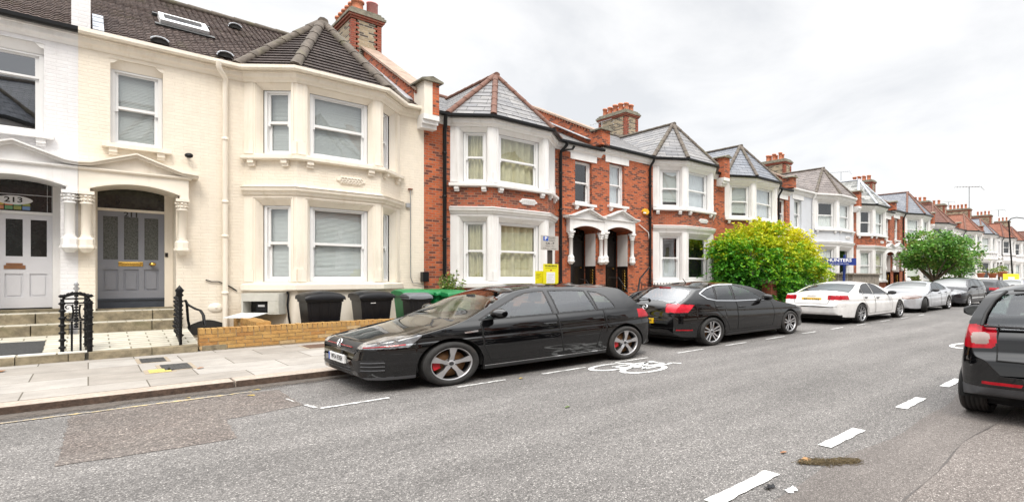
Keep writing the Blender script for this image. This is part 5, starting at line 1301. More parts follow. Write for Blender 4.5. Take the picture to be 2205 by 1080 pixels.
# front walls of the farther houses
for i, (a, b_, mt, lb) in enumerate(((23.3,27.4,'white','low white garden wall before the grey house'),(35.2,42.8,'coping','low stone garden wall behind the round tree'),(43.2,57.8,'white','long low white garden wall beyond the tree'),(58.2,90,'white','farthest low white garden wall at the right'))):
    T = Thing('garden_wall', ((a+b_)/2,10.8,0.1), lb, 'garden wall', 'low garden walls')
    m = MB(); m.box(a,b_,10.7,10.92,0.09,0.85); T.part('front_wall', m, M[mt]); m = MB(); m.box(a-0.02,b_+0.02,10.66,10.96,0.851,0.93); T.part('coping', m, M['coping'])
# far lamp post
def at(px, py, Y): return (fx(px,Y), Y, fz(px,py,Y))
xl = fx(2182,9.8)
T = Thing('street_lamp', (xl,9.8,0.1), 'black street lamp leaning slightly, beyond the last parked car', 'street lamp')
m = MB(); zt = fz(2172,468,9.8); m.tube([(xl,9.8,0.1),(xl-0.3,9.8,1.5),(fx(2172,9.8),9.8,zt-0.4)], [0.085,0.08,0.06], 10); T.part('column', m, M['black_pipe'])
m = MB(); m.tube([(fx(2172,9.8),9.8,zt-0.42),(fx(2174,9.8),9.7,zt-0.1),(fx(2180,9.8),9.5,zt+0.15),(fx(2192,9.8),9.2,zt+0.25)], 0.06, 8); T.part('arm', m, M['black_pipe'])
m = MB(); q = at(2198,450,9.8); xx = fx(2192,9.8); m.hexa([(xx-0.2,9.05,zt+0.2),(xx+2.4,9.05,zt+0.28),(xx+2.4,9.35,zt+0.28),(xx-0.2,9.35,zt+0.2),(xx,9.1,zt+0.42),(xx+2.2,9.1,zt+0.46),(xx+2.2,9.3,zt+0.46),(xx,9.3,zt+0.42)]); T.part('lantern', m, M['steel'])
xx = fx(2177,9.2); zz = fz(2177,589,9.2); Fy = Fr((xx-1.5,9.5),(xx+1.5,8.9)); m = MB(); m.fbox(Fy,0,Fy.L,0,0.03,0.9,zz,0); m.fbox(Fy,Fy.L*0.3,Fy.L*0.7,0.031,0.035,0.9,zz-0.35,1); m.fbox(Fy,0.2,0.3,-0.05,-0.001,0.1,1.2,2)
single('roadworks_sign', m, [M['yellow'], M['paper'], M['steel']], (xx,9.2,0.1), 'yellow roadside notice at the foot of the far lamp', 'notice')

# ---------------------------------------------------------------- television aerials (each stands on a roof)
def aerial(px, py, pyb, Y, span, label, sx=1.0, rods=9, r=0.018, tilt=0.1):
    x, z1, z0 = fx(px,Y), fz(px,py,Y), fz(px,pyb,Y)
    T = Thing('television_aerial', (x,Y,z0), label, 'aerial', 'television aerials on the roofs')
    m = MB(); m.tube([(x,Y,z0),(x,Y,z1)], r*1.3, 6); T.part('mast', m, M['steel'])
    m = MB(); d = Vector((math.cos(0.7)*sx, -math.sin(0.7)*sx, 0)); e = Vector((math.sin(0.7), math.cos(0.7), 0)); c0 = Vector((x,Y,z1-0.02))
    m.tube([tuple(c0-d*span*0.55+Vector((0,0,-tilt))), tuple(c0+d*span*0.45+Vector((0,0,tilt)))], r, 5)
    for i in range(rods):
        f = -0.5+0.9*i/(rods-1); l = span*(0.10+0.05*i/(rods-1)); c = c0+d*span*f+Vector((0,0,tilt*f*2)); m.tube([tuple(c-e*l), tuple(c+e*l)], r*0.6, 4)
    for s_ in (-1, 1):
        c = c0+d*span*0.45; m.tube([tuple(c), tuple(c+d*span*0.12+Vector((0,0,s_*span*0.13)))], r*0.8, 4)
    T.part('antenna', m, M['steel'])
aerial(2087, 402, 452, 17.5, 3.6, 'tall television aerial with a wide boom on the far long stack', r=0.05)
aerial(1811, 370, 392, 17.5, 1.5, 'television aerial above the grey house roof', r=0.02)
aerial(1296, 262, 292, 17.0, 0.9, 'small tilted aerial left of the red pair chimney', r=0.010, tilt=0.2)
aerial(2043, 434, 446, 17.5, 1.4, 'short aerial left of the tall wide one', r=0.03)
aerial(2150, 452, 466, 17.5, 2.2, 'aerial farthest to the right above the last stacks', r=0.04)
# ---------------------------------------------------------------- cars
def pchip(pts):
    X = np.array([p[0] for p in pts], float); Y = np.array([p[1] for p in pts], float)
    h = np.diff(X); d = np.diff(Y)/h; m = np.zeros_like(X)
    for i in range(1, len(X)-1):
        if d[i-1]*d[i] > 0:
            w1, w2 = 2*h[i]+h[i-1], h[i]+2*h[i-1]; m[i] = (w1+w2)/(w1/d[i-1]+w2/d[i])
    m[0], m[-1] = d[0], d[-1]
    def f(x):
        x = np.clip(np.asarray(x, float), X[0], X[-1]); i = np.clip(np.searchsorted(X, x, 'right')-1, 0, len(X)-2)
        t = (x-X[i])/h[i]; t2, t3 = t*t, t*t*t
        return (2*t3-3*t2+1)*Y[i]+(t3-2*t2+t)*h[i]*m[i]+(-2*t3+3*t2)*Y[i+1]+(t3-t2)*h[i]*m[i+1]
    return f
def inpoly(x, z, poly):
    r = np.zeros(x.shape, bool); n = len(poly)
    for i in range(n):
        x0, z0 = poly[i]; x1, z1 = poly[(i+1) % n]
        if z0 == z1: continue
        c = ((z0 > z) != (z1 > z)) & (x < (x1-x0)*(z-z0)/(z1-z0)+x0)
        r ^= c
    return r

M['tyre'] = plain('tyre rubber', (0.022,0.021,0.020), 0.8, 0.3, 12, 0.3, 60, dirt=(0.075,0.055,0.045))
M['alloy'] = plain('machined alloy', (0.62,0.62,0.63), 0.28, 0.06, 8, metal=0.85)
M['alloy_dark'] = plain('dark alloy pocket', (0.06,0.06,0.065), 0.45, 0.2, 8, metal=0.3)
M['disc'] = plain('rusty brake disc', (0.23,0.12,0.05), 0.5, 0.3, 12, metal=0.4)
M['caliper'] = plain('red brake caliper', (0.65,0.02,0.03), 0.35, 0.1, 8)
M['chrome'] = plain('chrome trim', (0.82,0.83,0.85), 0.12, 0.03, 4, metal=1.0)
M['under'] = plain('black underbody', (0.008,0.008,0.008), 0.9, 0.2, 4)
M['trim_black'] = plain('black trim plastic', (0.016,0.016,0.017), 0.5, 0.2, 8)
M['satin'] = plain('satin bumper plastic', (0.055,0.056,0.06), 0.5, 0.15, 8)
def paint(name, col, metal=0.0, rough=0.35, coat=1.0):
    m, nt, b = new_mat(name)
    b.inputs['Base Color'].default_value = (*col, 1); b.inputs['Metallic'].default_value = metal; b.inputs['Roughness'].default_value = rough
    b.inputs['Coat Weight'].default_value = coat; b.inputs['Coat Roughness'].default_value = 0.01; b.inputs['Coat IOR'].default_value = 1.62 if max(col) < 0.1 else 1.5; b.inputs['Specular IOR Level'].default_value = 0.5 if metal else 0.0
    f = noise(nt, coords(nt), 1.4, 2); bp = nt.nodes.new('ShaderNodeBump'); bp.inputs['Strength'].default_value = 0.05; bp.inputs['Distance'].default_value = 0.02
    nt.links.new(f, bp.inputs['Height']); nt.links.new(bp.outputs[0], b.inputs['Coat Normal'])
    c = ramp(nt, noise(nt, coords(nt), 3.0, 6, 0.7), [(0.35, tuple(q*0.9 for q in col)), (0.7, tuple(min(1,q*1.12) for q in col))]); nt.links.new(c, b.inputs['Base Color'])
    return m
M['p_black'] = paint('black car paint', (0.003,0.003,0.0035))
M['p_black2'] = paint('soft black car paint', (0.004,0.0037,0.004))
M['p_white'] = paint('white car paint', (0.70,0.69,0.68), 0.0, 0.4)
M['p_silver'] = paint('silver car paint', (0.56,0.57,0.60), 0.55, 0.35)
M['p_grey'] = paint('dark grey car paint', (0.016,0.016,0.02), 0.0, 0.35)
def carglass(name, col, spec, ior=1.8):
    m, nt, b = new_mat(name); b.inputs['Base Color'].default_value = (*col, 1); b.inputs['Roughness'].default_value = 0.02; b.inputs['IOR'].default_value = ior; b.inputs['Specular IOR Level'].default_value = spec
    c = ramp(nt, noise(nt, coords(nt), 2.2, 2), [(0.4, tuple(q*0.35 for q in col)), (0.62, col)]); nt.links.new(c, b.inputs['Base Color'])
    return m
M['cg'] = carglass('tinted car glass', (0.020,0.036,0.040), 0.7, 1.85)
M['cg_dark'] = carglass('privacy car glass', (0.006,0.007,0.007), 0.5, 1.55)
M['cg_front'] = carglass('windscreen glass', (0.035,0.042,0.032), 0.8, 2.3)
M['cgt'] = glass_mat('see-through car glass', (0.55,0.68,0.66), 0.035, 0.03, 0.8)
M['cgt_front'] = glass_mat('see-through windscreen', (0.60,0.68,0.60), 0.13, 0.03, 0.8)
M['seat'] = plain('dark seat cloth', (0.035,0.035,0.038), 0.85, 0.3, 14)
M['dash'] = plain('dashboard plastic', (0.03,0.03,0.032), 0.6, 0.2, 10)
M['lamp_red'] = plain('red lamp lens', (0.40,0.003,0.012), 0.12, 0.35, 14, coat=0.3, spec=0.3)
M['lamp_bright'] = plain('bright red lamp lens', (0.62,0.02,0.04), 0.1, 0.25, 9, coat=0.5, spec=0.3)
M['lamp_clear'] = plain('clear lamp lens', (0.30,0.31,0.33), 0.06, 0.8, 11, coat=1.0, metal=0.3)
M['lamp_pale'] = plain('pale lamp lens', (0.27,0.19,0.165), 0.08, 0.2, 9, coat=1.0)
M['plate_y'] = plain('yellow number plate', (0.85,0.52,0.015), 0.4, 0.03, 3)
M['plate_w'] = plain('white number plate', (0.80,0.80,0.80), 0.4, 0.03, 3)

SIDE = [(-0.2,0.86),(0.0,0.90),(0.12,0.955),(0.30,0.985),(0.52,1.0),(0.66,0.998),(0.72,0.990),(0.745,0.980),(0.80,0.980),(0.90,0.960),(1.0,0.918)]
class Car:
    def __init__(s, name, label, L, W, ztop, zbot, plan, belt, wheels, rw, heading, xn, yc, res, lean=(0.40,0.34), drop=None, side=SIDE, arch=0.055, group='parked cars', arch_e=2.0):
        s.L, s.W, s.res, s.xn, s.yc, s.hd = L, W, res, xn, yc, heading
        s.zt, s.zb0, s.pl, s.bl = pchip(ztop), pchip(zbot), pchip(plan), pchip(belt)
        s.wheels, s.rw, s.lean, s.ar = wheels, rw, lean, rw+arch
        s.dr = pchip(drop); s.sd = pchip(side); s.pw = 2.2
        ca = xn+L/2 if heading < 0 else xn-L/2
        s.T = Thing(name, (ca, yc, 0.0), label, 'car', group)
        s.T.root.rotation_euler = (0,0,0)
    def mp(s, x, y, z):
        return (s.xn+x, s.yc+y, z) if s.hd < 0 else (s.xn-x, s.yc-y, z)
    def zbot(s, x):
        z = s.zb0(x)
        for w in s.wheels:
            d = np.abs(x-w); a = np.where(d < s.ar, np.sqrt(np.maximum(s.ar**2-d**2, 0))+s.rw, 0); z = np.maximum(z, a)
        return np.minimum(z, s.zt(x)-0.03)
    def width(s, x, z):
        b = s.bl(x); base = s.pl(x)*s.W
        lo = base*s.sd(z/b); dz = np.maximum(z-b, 0)
        return np.where(z > b, base*float(s.sd(1.0))-s.lean[0]*dz-s.lean[1]*dz*dz, lo)
    def zedge(s, x): return np.maximum(s.zt(x)-s.dr(x), s.zbot(x)+0.01)
    def ztopxy(s, x, y):
        we = s.width(x, s.zedge(x)); return s.zedge(x)+(s.zt(x)-s.zedge(x))*(1-np.minimum(np.abs(y)/we,1)**s.pw)
    def body(s, classify, mats):
        """one dense skin, divided into panels, glass and lamps"""
        xf = np.linspace(0, s.L, 6000); e = s.res
        def ar(f): return np.abs(np.diff(f))
        ds = np.sqrt(np.diff(xf)**2+ar(s.zt(xf))**2+ar(s.pl(xf)*s.W)**2+(0.8*ar(s.zb0(xf)))**2)
        dw = np.zeros_like(ds)
        cum = np.concatenate([[0], np.cumsum(ds)]); n = int(cum[-1]/e)
        xs = np.interp(np.linspace(0, cum[-1], n), cum, xf)
        ns, nt, nu = int(0.95/e*0.85), int(0.85/e*0.8), 10
        rows = []
        ze, zb, zt = s.zedge(xs), s.zbot(xs), s.zt(xs)
        G = np.zeros((n, nu+ns+nt, 3))
        G[:, :, 0] = xs[:, None]
        tu = np.linspace(0, 1, nu, endpoint=False); ts = np.linspace(0, 1, ns, endpoint=False); tt = np.linspace(0, 1, nt)
        wb = s.width(xs, zb)
        G[:, :nu, 1] = wb[:, None]*tu; G[:, :nu, 2] = zb[:, None]
        Zs = zb[:, None]+(ze-zb)[:, None]*ts
        G[:, nu:nu+ns, 1] = s.width(xs[:, None]+0*Zs, Zs); G[:, nu:nu+ns, 2] = Zs
        we = s.width(xs, ze)
        tq = np.sin(tt*PI/2)                        # denser near the edge
        y = we[:, None]*(1-tt)
        G[:, nu+ns:, 1] = y; G[:, nu+ns:, 2] = ze[:, None]+(zt-ze)[:, None]*(1-(y/we[:, None])**s.pw)
        s.G = G
        parts = {}
        for sg in (-1, 1):
            P = G.copy(); P[:, :, 1] *= sg
            c = (P[:-1,:-1]+P[1:,:-1]+P[1:,1:]+P[:-1,1:])/4
            zone = np.zeros(c.shape[:2], int); zone[:, nu:nu+ns] = 1; zone[:, nu+ns-1+1:] = 2; zone[:, nu+ns-1] = 1
            lab = np.full(c.shape[:2], 'body', dtype=object)
            classify(s, c[..., 0], np.abs(c[..., 1]), c[..., 2], zone, lab, sg)
            for k in set(lab.ravel().tolist()):
                parts.setdefault(k, []).append((P, lab == k, sg))
        objs = {}
        order = sorted(parts, key=lambda k: k != 'body')
        for k in order:
            m = MB()
            for P, mask, sg in parts[k]:
                used = np.zeros(P.shape[:2], bool); used[:-1,:-1] |= mask; used[1:,:-1] |= mask; used[1:,1:] |= mask; used[:-1,1:] |= mask
                idx = -np.ones(P.shape[:2], int); pts = P[used]; b = len(m.v); idx[used] = np.arange(len(pts))+b
                m.v.extend([s.mp(*q) for q in pts])
                ii, jj = np.nonzero(mask)
                q = np.stack([idx[ii,jj], idx[ii+1,jj], idx[ii+1,jj+1], idx[ii,jj+1]], 1)
                if sg > 0: q = q[:, ::-1]
                m.f.extend(map(tuple, q.tolist())); m.m.extend([0]*len(q)); m.sm.extend([True]*len(q))
            nm = k.split(':')[0]
            if not m.f: continue
            objs[k] = s.T.part(nm, m, mats.get(k) or mats.get(nm), uv=False, merge=True)
        s.objs = objs
        return objs
    def ribbon(s, m, pts, w, sg, off=0.003, mi=0):
        """narrow strip lying on the flank along (x, z) points"""
        P = []
        for a, b in zip(pts, pts[1:]):
            k = max(1, int(math.hypot(b[0]-a[0], b[1]-a[1])/0.03))
            for i in range(k): P.append((a[0]+(b[0]-a[0])*i/k, a[1]+(b[1]-a[1])*i/k))
        P.append(pts[-1]); A, B = [], []
        for i, p in enumerate(P):
            a, b = P[max(0,i-1)], P[min(len(P)-1,i+1)]; dx, dz = b[0]-a[0], b[1]-a[1]; l = math.hypot(dx, dz) or 1; nx, nz = -dz/l*w/2, dx/l*w/2
            for q, S_ in ((1, A), (-1, B)):
                x, z = p[0]+nx*q, p[1]+nz*q; S_.append(s.mp(x, sg*(float(s.width(np.array(x), np.array(z)))+off), z))
        m.grid([A, B], mi, False)
    def endx(s, y, z, rear=True):
        xs = np.linspace(s.L, s.L*0.6, 1500) if rear else np.linspace(0, s.L*0.4, 1500)
        ok = (s.zb0(xs) < z) & (s.ztopxy(xs, y) > z) & (s.width(xs, z) > abs(y))
        return float(xs[np.argmax(ok)]) if ok.any() else float(xs[-1])
    def gap(s, name, lines, rear=True, r=0.006, mat='under'):
        m = MB()
        for pts in lines:
            P = []
            for a, b in zip(pts, pts[1:]):
                for i in range(8): P.append((a[0]+(b[0]-a[0])*i/8, a[1]+(b[1]-a[1])*i/8))
            P.append(pts[-1]); m.tube([s.mp(s.endx(y, z, rear), y, z) for y, z in P], r, 4)
        s.T.part(name, m, M[mat], uv=False)
    def cabin(s, xd, xf, xr, side=-1, zs=0.0):
        """seats, dashboard and wheel seen through the glass"""
        def pad(m, x0, x1, y0, y1, z0, z1, lean=0.0, mi=0):
            m.hexa([s.mp(x0,y0,z0),s.mp(x1,y0,z0),s.mp(x1,y1,z0),s.mp(x0,y1,z0),s.mp(x0+lean,y0+0.03,z1),s.mp(x1+lean*0.8,y0+0.03,z1),s.mp(x1+lean*0.8,y1-0.03,z1),s.mp(x0+lean,y1-0.03,z1)], mi)
        for sg in (-1, 1):
            m = MB(); yc = sg*0.36
            pad(m, xf-0.45, xf+0.05, yc-0.24, yc+0.24, 0.501+zs, 0.66+zs); pad(m, xf, xf+0.13, yc-0.23, yc+0.23, 0.661+zs, 1.12+zs, 0.20)
            pad(m, xf+0.23, xf+0.31, yc-0.12, yc+0.12, 1.15+zs, 1.31+zs, 0.03); m.tube([s.mp(xf+0.25,yc,1.1+zs), s.mp(xf+0.27,yc,1.2+zs)], 0.02, 6)
            s.T.part('seat', m, M['seat'], uv=False, bevel=0.03)
        if xr:
            m = MB(); pad(m, xr-0.45, xr+0.05, -0.60, 0.60, 0.501, 0.68); pad(m, xr, xr+0.13, -0.60, 0.60, 0.681, 1.10, 0.16)
            for yc in (-0.38, 0.38): pad(m, xr+0.18, xr+0.26, yc-0.12, yc+0.12, 1.101, 1.24, 0.02)
            s.T.part('rear_seat', m, M['seat'], uv=False, bevel=0.03)
        m = MB(); pad(m, xd, xd+0.42, -0.66, 0.66, 0.501, 0.93, -0.05); s.T.part('dashboard', m, M['dash'], uv=False, bevel=0.04)
        m = MB(); m.tube([s.mp(xd+0.55+0.05*math.sin(q), side*0.36+0.18*math.cos(q), 0.95+zs+0.17*math.sin(q)) for q in [2*PI*i/20 for i in range(21)]], 0.016, 6); m.tube([s.mp(xd+0.40,side*0.36,0.88+zs), s.mp(xd+0.55,side*0.36,0.95+zs)], 0.03, 6); s.T.part('steering_wheel', m, M['dash'], uv=False)
        m = MB(); pad(m, xd+0.50, xd+0.52, -0.12, 0.12, 1.22, 1.29); s.T.part('rear_view_mirror', m, M['dash'], uv=False)
    def underbody(s, inset=0.2):
        m = MB(); L, W = s.L, s.W
        a, b = s.mp(0.3, -(W-inset), 0.16), s.mp(L-0.3, W-inset, 0.5)
        m.box(min(a[0],b[0]),max(a[0],b[0]),min(a[1],b[1]),max(a[1],b[1]),0.16,0.5)
        for w in s.wheels:
            for sg in (-1, 1):
                rows = []
                for i in range(15):
                    t = PI*(-0.06+1.12*i/14)
                    rows.append([s.mp(w+(s.ar-0.004)*math.cos(t), sg*yy, s.rw+(s.ar-0.004)*math.sin(t)) for yy in (W-0.035, W-0.40)])
                m.grid(rows, 0, True)
        s.T.part('underbody', m, M['under'], uv=False)
    def wheel(s, x, sg, rim='five', caliper=None, steer=0.0, disc='disc', dark='alloy_dark', face='alloy', inset=0.105):
        R_, w = s.rw, 0.105; yc = sg*(s.W-inset-0.005); c0 = (x, yc, R_); rr = R_*0.745
        def put(m):
            # carry wheel-space points (x along, h outward, z up) into place
            cs, sn = math.cos(steer), math.sin(steer)
            m.v = [s.mp(x+px*cs-sg*h*sn, yc+sg*h*cs+px*sn, R_+pz) for px, h, pz in m.v]
        m = MB(); m.lathe([(0.05,0.02),(rr*0.78,0.02),(rr*0.78,0.0),(0.05,0.0)], (0,0,0), 28, 0, 'y'); m.lathe([(0,0.03),(rr*0.3,0.03),(rr*0.3,0.0)], (0,0,0), 16, 1, 'y'); put(m)
        wo = s.T.part('wheel', m, [M[disc], M['alloy_dark']], uv=False)
        m = MB()
        prof = [(rr*0.99,w*0.86),(rr*1.03,w*0.98),(R_*0.86,w*1.06),(R_*0.955,w*0.98),(R_*0.992,w*0.80)]
        for q in (0.72,0.36,0.02,-0.32,-0.66): prof += [(R_,w*(q+0.06)),(R_,w*(q-0.18)),(R_-0.008,w*(q-0.20)),(R_-0.008,w*(q-0.26))]
        prof += [(R_*0.99,-w*0.95),(R_*0.9,-w*1.05),(rr,-w*0.9)]
        m.lathe(prof, (0,0,0), 48, 0, 'y'); put(m); s.T.part('tyre', m, M['tyre'], wo, uv=False)
        m = MB()
        m.lathe([(rr*0.93,-w*0.7),(rr*0.93,w*0.5),(rr*0.94,w*0.80),(rr*1.0,w*0.90),(rr*1.01,w*0.82)], (0,0,0), 48, 0, 'y')
        m.lathe([(rr*0.925,-w*0.7),(rr*0.925,w*0.45)], (0,0,0), 40, 1, 'y')
        h0, h1 = w*0.70, w*0.80
        def spoke(a, pts, hh=(h0,h1), mi=0):
            ca, sa = math.cos(a), math.sin(a)
            m.prism(pts, lambda r, t, h: (r*ca-t*sa, h-(0.018 if r < rr*0.4 else 0), r*sa+t*ca), hh[0]-0.03, hh[1], mi, 1)
        n = {'five': 5, 'twin': 5, 'ten': 10, 'seven': 7}[rim]
        for i in range(n):
            a = 2*PI*i/n+0.3
            if rim == 'five': spoke(a, [(rr*0.16,-0.030),(rr*0.5,-0.030),(rr*0.94,-0.062),(rr*0.94,0.030),(rr*0.5,0.018),(rr*0.16,0.030)])
            elif rim == 'twin':
                for t in (-1, 1): spoke(a, [(rr*0.2,t*0.020-0.014),(rr*0.95,t*0.045-0.017),(rr*0.95,t*0.045+0.017),(rr*0.2,t*0.020+0.014)])
            elif rim == 'ten':
                spoke(a+(0.07 if i % 2 else -0.07), [(rr*0.2,-0.014),(rr*0.95,-0.014),(rr*0.95,0.014),(rr*0.2,0.014)])
            else: spoke(a, [(rr*0.2,-0.02),(rr*0.95,-0.03),(rr*0.95,0.03),(rr*0.2,0.02)])
        m.lathe([(0,h1-0.012),(0.045,h1-0.014),(0.07,h1-0.03),(0.072,h1-0.06)], (0,0,0), 18, 0, 'y'); m.lathe([(0,h1-0.009),(0.028,h1-0.011)], (0,0,0), 14, 1, 'y')
        for i in range(5):
            a = 2*PI*i/5+0.3+PI/5; m.lathe([(0.0,0.0),(0.011,0.0),(0.011,-0.012)], (0.056*math.cos(a),h1-0.014,0.056*math.sin(a)), 6, 1, 'y')
        put(m); s.T.part('rim', m, [M[face], M[dark]], wo, uv=False)
        if caliper:
            m = MB(); m.lathe([(rr*0.50,0.0),(rr*0.50,0.045),(rr*0.84,0.045),(rr*0.84,0.0)], (0,0,0), 8, 0, 'y', PI-0.42, PI+0.42, False); put(m); s.T.part('caliper', m, M[caliper], wo, uv=False)
    def mirror(s, x, z, sg, mat, size=(0.11,0.115,0.08), glass=None, out=0.0):
        y = float(s.width(np.array(x), np.array(z))); m = MB(); rows = []
        a, b, c = size
        for i in range(9):
            t = i/8; yy = y+0.05+out+t*2*b; k = max(0.12, math.sin(PI*(0.08+0.84*t)))**0.5; row = []
            for j in range(14):
                q = 2*PI*j/14; row.append(s.mp(x+a*k*math.cos(q)*(1.0 if math.cos(q) < 0 else 0.45)+0.02*t, sg*yy, z+0.02+c*k*math.sin(q)))
            rows.append(row)
        m.grid(rows, 0, True, True); m.face(rows[0][::-1]); m.face(rows[-1])
        m.tube([s.mp(x+0.02, sg*(y-0.02), z-0.03), s.mp(x, sg*(y+0.09+out), z-0.02)], 0.024, 6, 1)
        o = s.T.part('mirror', m, [mat, M['trim_black']], uv=False)
        if glass:
            m = MB(); yy = y+0.05+out+b; xg = x+a*0.45+0.006+0.012
            m.face([s.mp(xg+0.006*0, sg*(yy+b*0.82*math.cos(q)), z+0.02+c*0.8*math.sin(q)) for q in [2*PI*i/18 for i in range(18)]]); s.T.part('mirror_glass', m, M['cg'], o, uv=False)
    def handle(s, x, z, sg, mat, parent, l=0.20):
        m = MB(); y = float(s.width(np.array(x), np.array(z)))
        P = lambda dx, dy, dz: s.mp(x+dx, sg*(y+dy), z+dz)
        m.hexa([P(-l/2,0.0,-0.012),P(l/2,0.0,-0.012),P(l/2-0.02,0.035,-0.010),P(-l/2+0.02,0.035,-0.010),P(-l/2,0.0,0.016),P(l/2,0.0,0.016),P(l/2-0.02,0.035,0.014),P(-l/2+0.02,0.035,0.014)])
        m.lathe([(0,0.004),(0.05,0.003)], P(0.02,0,-0.01), 12, 1, 'y') if False else None
        s.T.part('handle', m, mat, parent, uv=False, bevel=0.006)
    def plate(s, end, y0, z, text, mat, w=0.52, h=0.112, blue=False, tilt=0.0, xoff=0.012):
        # find the skin there
        xs = np.linspace(0, s.L*0.25, 800) if end == 'front' else np.linspace(s.L, s.L*0.75, 800)
        ok = (s.zb0(xs) < z-h*0.3) & (s.zt(xs) > z+h*0.3)
        x = xs[np.argmax(ok)]; d = -1 if end == 'front' else 1
        m = MB(); X0 = x+d*xoff; P = lambda a, b, q: s.mp(X0+d*q-tilt*b*d, a*(1 if d < 0 else -1)*1.0+y0, z+b)
        sgn = -1 if True else 1
        m.hexa([P(-w/2,-h/2,-0.03),P(w/2,-h/2,-0.03),P(w/2,-h/2,0.0),P(-w/2,-h/2,0.0),P(-w/2,h/2,-0.03),P(w/2,h/2,-0.03),P(w/2,h/2,0.0),P(-w/2,h/2,0.0)], 0)
        m.text(text, h*0.86, lambda a, b: P(-(a+(0.02 if blue else 0)), b, 0.002), 1, bold=0.003, sx=w/0.52*0.92)
        if blue: m.face([P(-(-w/2+0.0),-h/2,0.0015),P(-(-w/2+0.04),-h/2,0.0015),P(-(-w/2+0.04),h/2,0.0015),P(-(-w/2),h/2,0.0015)], 2)
        s.T.part('number_plate', m, [mat, M['ink'], M['blue']], uv=False)
        return X0

def stdclass(spec):
    """panels, glass and lamps from outlines on the flank (x, z) and bands across the bonnet, roof and tail"""
    def f(s, x, y, z, zone, lab, sg):
        sd = 'l' if sg < 0 else 'r'
        side, top, und = zone == 1, zone == 2, zone == 0
        we = s.width(x, s.zedge(x))
        for nm, poly in spec.get('panels', []):
            lab[side & inpoly(x, z, poly)] = nm+':'+sd
        sk = spec.get('skirt')
        if sk: lab[(side & (z < sk(x)))] = 'skirt'
        for i, poly in enumerate(spec.get('windows', [])):
            lab[side & inpoly(x, z, poly)] = 'side_window:%d%s' % (i, sd)
        for nm, x0, x1, mg, cur in spec.get('screens', []):
            yy = (y/np.maximum(we, 0.1))
            lab[top & (x > x0+cur*yy**2) & (x < x1-(0.05*yy**2 if cur > 0 else 0)-(cur*yy**2 if cur < 0 else 0)) & (y < we-mg)] = nm
        for nm, fn in spec.get('areas', []):
            mk = fn(s, x, y, z, zone)
            one = nm.endswith('*'); lab[mk] = nm[:-1] if one else nm+':'+sd
    return f

def standard(s, spec, mats, wheels, hm, mirror_x, mirror_z, pm, mirror_glass=False, caliper=None, steer=0.0, trim=None, msize=(0.11,0.115,0.08), mout=0.0):
    o = s.body(stdclass(spec), mats); s.underbody()
    for i, x in enumerate(s.wheels):
        for sg in (-1, 1): s.wheel(x, sg, steer=steer if i == 0 else 0.0, caliper=caliper if sg == s.near else None, **wheels)
    for sg in (-1, 1):
        if mirror_x: s.mirror(mirror_x, mirror_z, sg, pm, size=msize, glass=mirror_glass, out=mout)
        sd = 'l' if sg < 0 else 'r'
        for nm, x, z in hm:
            p = o.get(nm+':'+sd)
            if p: s.handle(x, z, sg, pm, p)
    for sg in (-1, 1):
        m = MB()
        for nm, poly in spec.get('panels', []): s.ribbon(m, poly+[poly[0]], 0.012, sg, 0.0025, 0)
        for poly in spec.get('windows', []): s.ribbon(m, poly+[poly[0]], 0.022, sg, 0.004, 1)
        for pts, w, mi in spec.get('lines', []): s.ribbon(m, pts, w, sg, 0.005, mi)
        # bonnet shut line
        x1 = spec['screens'][0][1]+0.02; P = []
        for i in range(24):
            x = np.array(0.10+(x1-0.10)*i/23); y = sg*(float(s.width(x, s.zedge(x)))-0.055-0.25*max(0, 0.25-float(x))); P.append(s.mp(float(x), y, float(s.ztopxy(x, np.array(y)))+0.001))
        m.tube(P, 0.0045, 4, 0)
        s.T.part('trim', m, [M['under'], M['trim_black'], M['chrome'], M['lamp_red']], uv=False)
    return o

PLAN = lambda L, f=0.50, r=0.60: [(0,f),(0.03,f+0.13),(0.10,f+0.25),(0.25,0.885),(0.55,0.965),(1.1,0.995),(1.8,1.0),(L-1.2,1.0),(L-0.7,0.975),(L-0.35,0.925),(L-0.14,0.86),(L-0.04,r+0.12),(L,r)]
def dropf(L, a, b): return [(0,0.02),(0.15,0.06),(0.5,0.115),(a-0.1,0.11),(a+0.35,0.06),(a+0.9,0.075),(b-0.3,0.085),(b+0.25,0.07),(L-0.15,0.04),(L,0.02)]

# ---- 1: black hatchback nearest on the left, nose towards us
L = 4.20
c = Car('hatchback_car', 'glossy black hatchback parked nose first at the kerb, red brake calipers', L, 0.885,
    [(0,0.48),(0.012,0.555),(0.035,0.625),(0.09,0.685),(0.25,0.742),(0.60,0.832),(0.90,0.902),(1.04,0.948),(1.30,1.110),(1.60,1.305),(1.86,1.422),(2.25,1.472),(2.80,1.475),(3.25,1.455),(3.54,1.425),(3.61,1.385),(3.74,1.23),(3.88,1.05),(3.97,0.965),(4.04,0.86),(4.10,0.72),(4.15,0.64),(4.185,0.58),(4.20,0.53)],
    [(0,0.44),(0.008,0.37),(0.02,0.29),(0.035,0.23),(0.09,0.19),(0.3,0.175),(0.7,0.175),(1.3,0.175),(3.0,0.18),(3.8,0.23),(4.08,0.28),(4.16,0.34),(4.19,0.42),(4.20,0.50)],
    PLAN(L, 0.54, 0.62), [(0,0.87),(1.1,0.915),(2.3,0.950),(3.4,0.985),(4.2,1.0)], (0.875,3.48), 0.317, -1, 1.845, 6.615, 0.0105,
    drop=[(0,0.02),(0.15,0.045),(0.45,0.060),(0.80,0.045),(1.05,0.028),(1.4,0.05),(1.9,0.065),(3.2,0.075),(3.55,0.065),(4.05,0.04),(4.2,0.02)])
c.near = -1
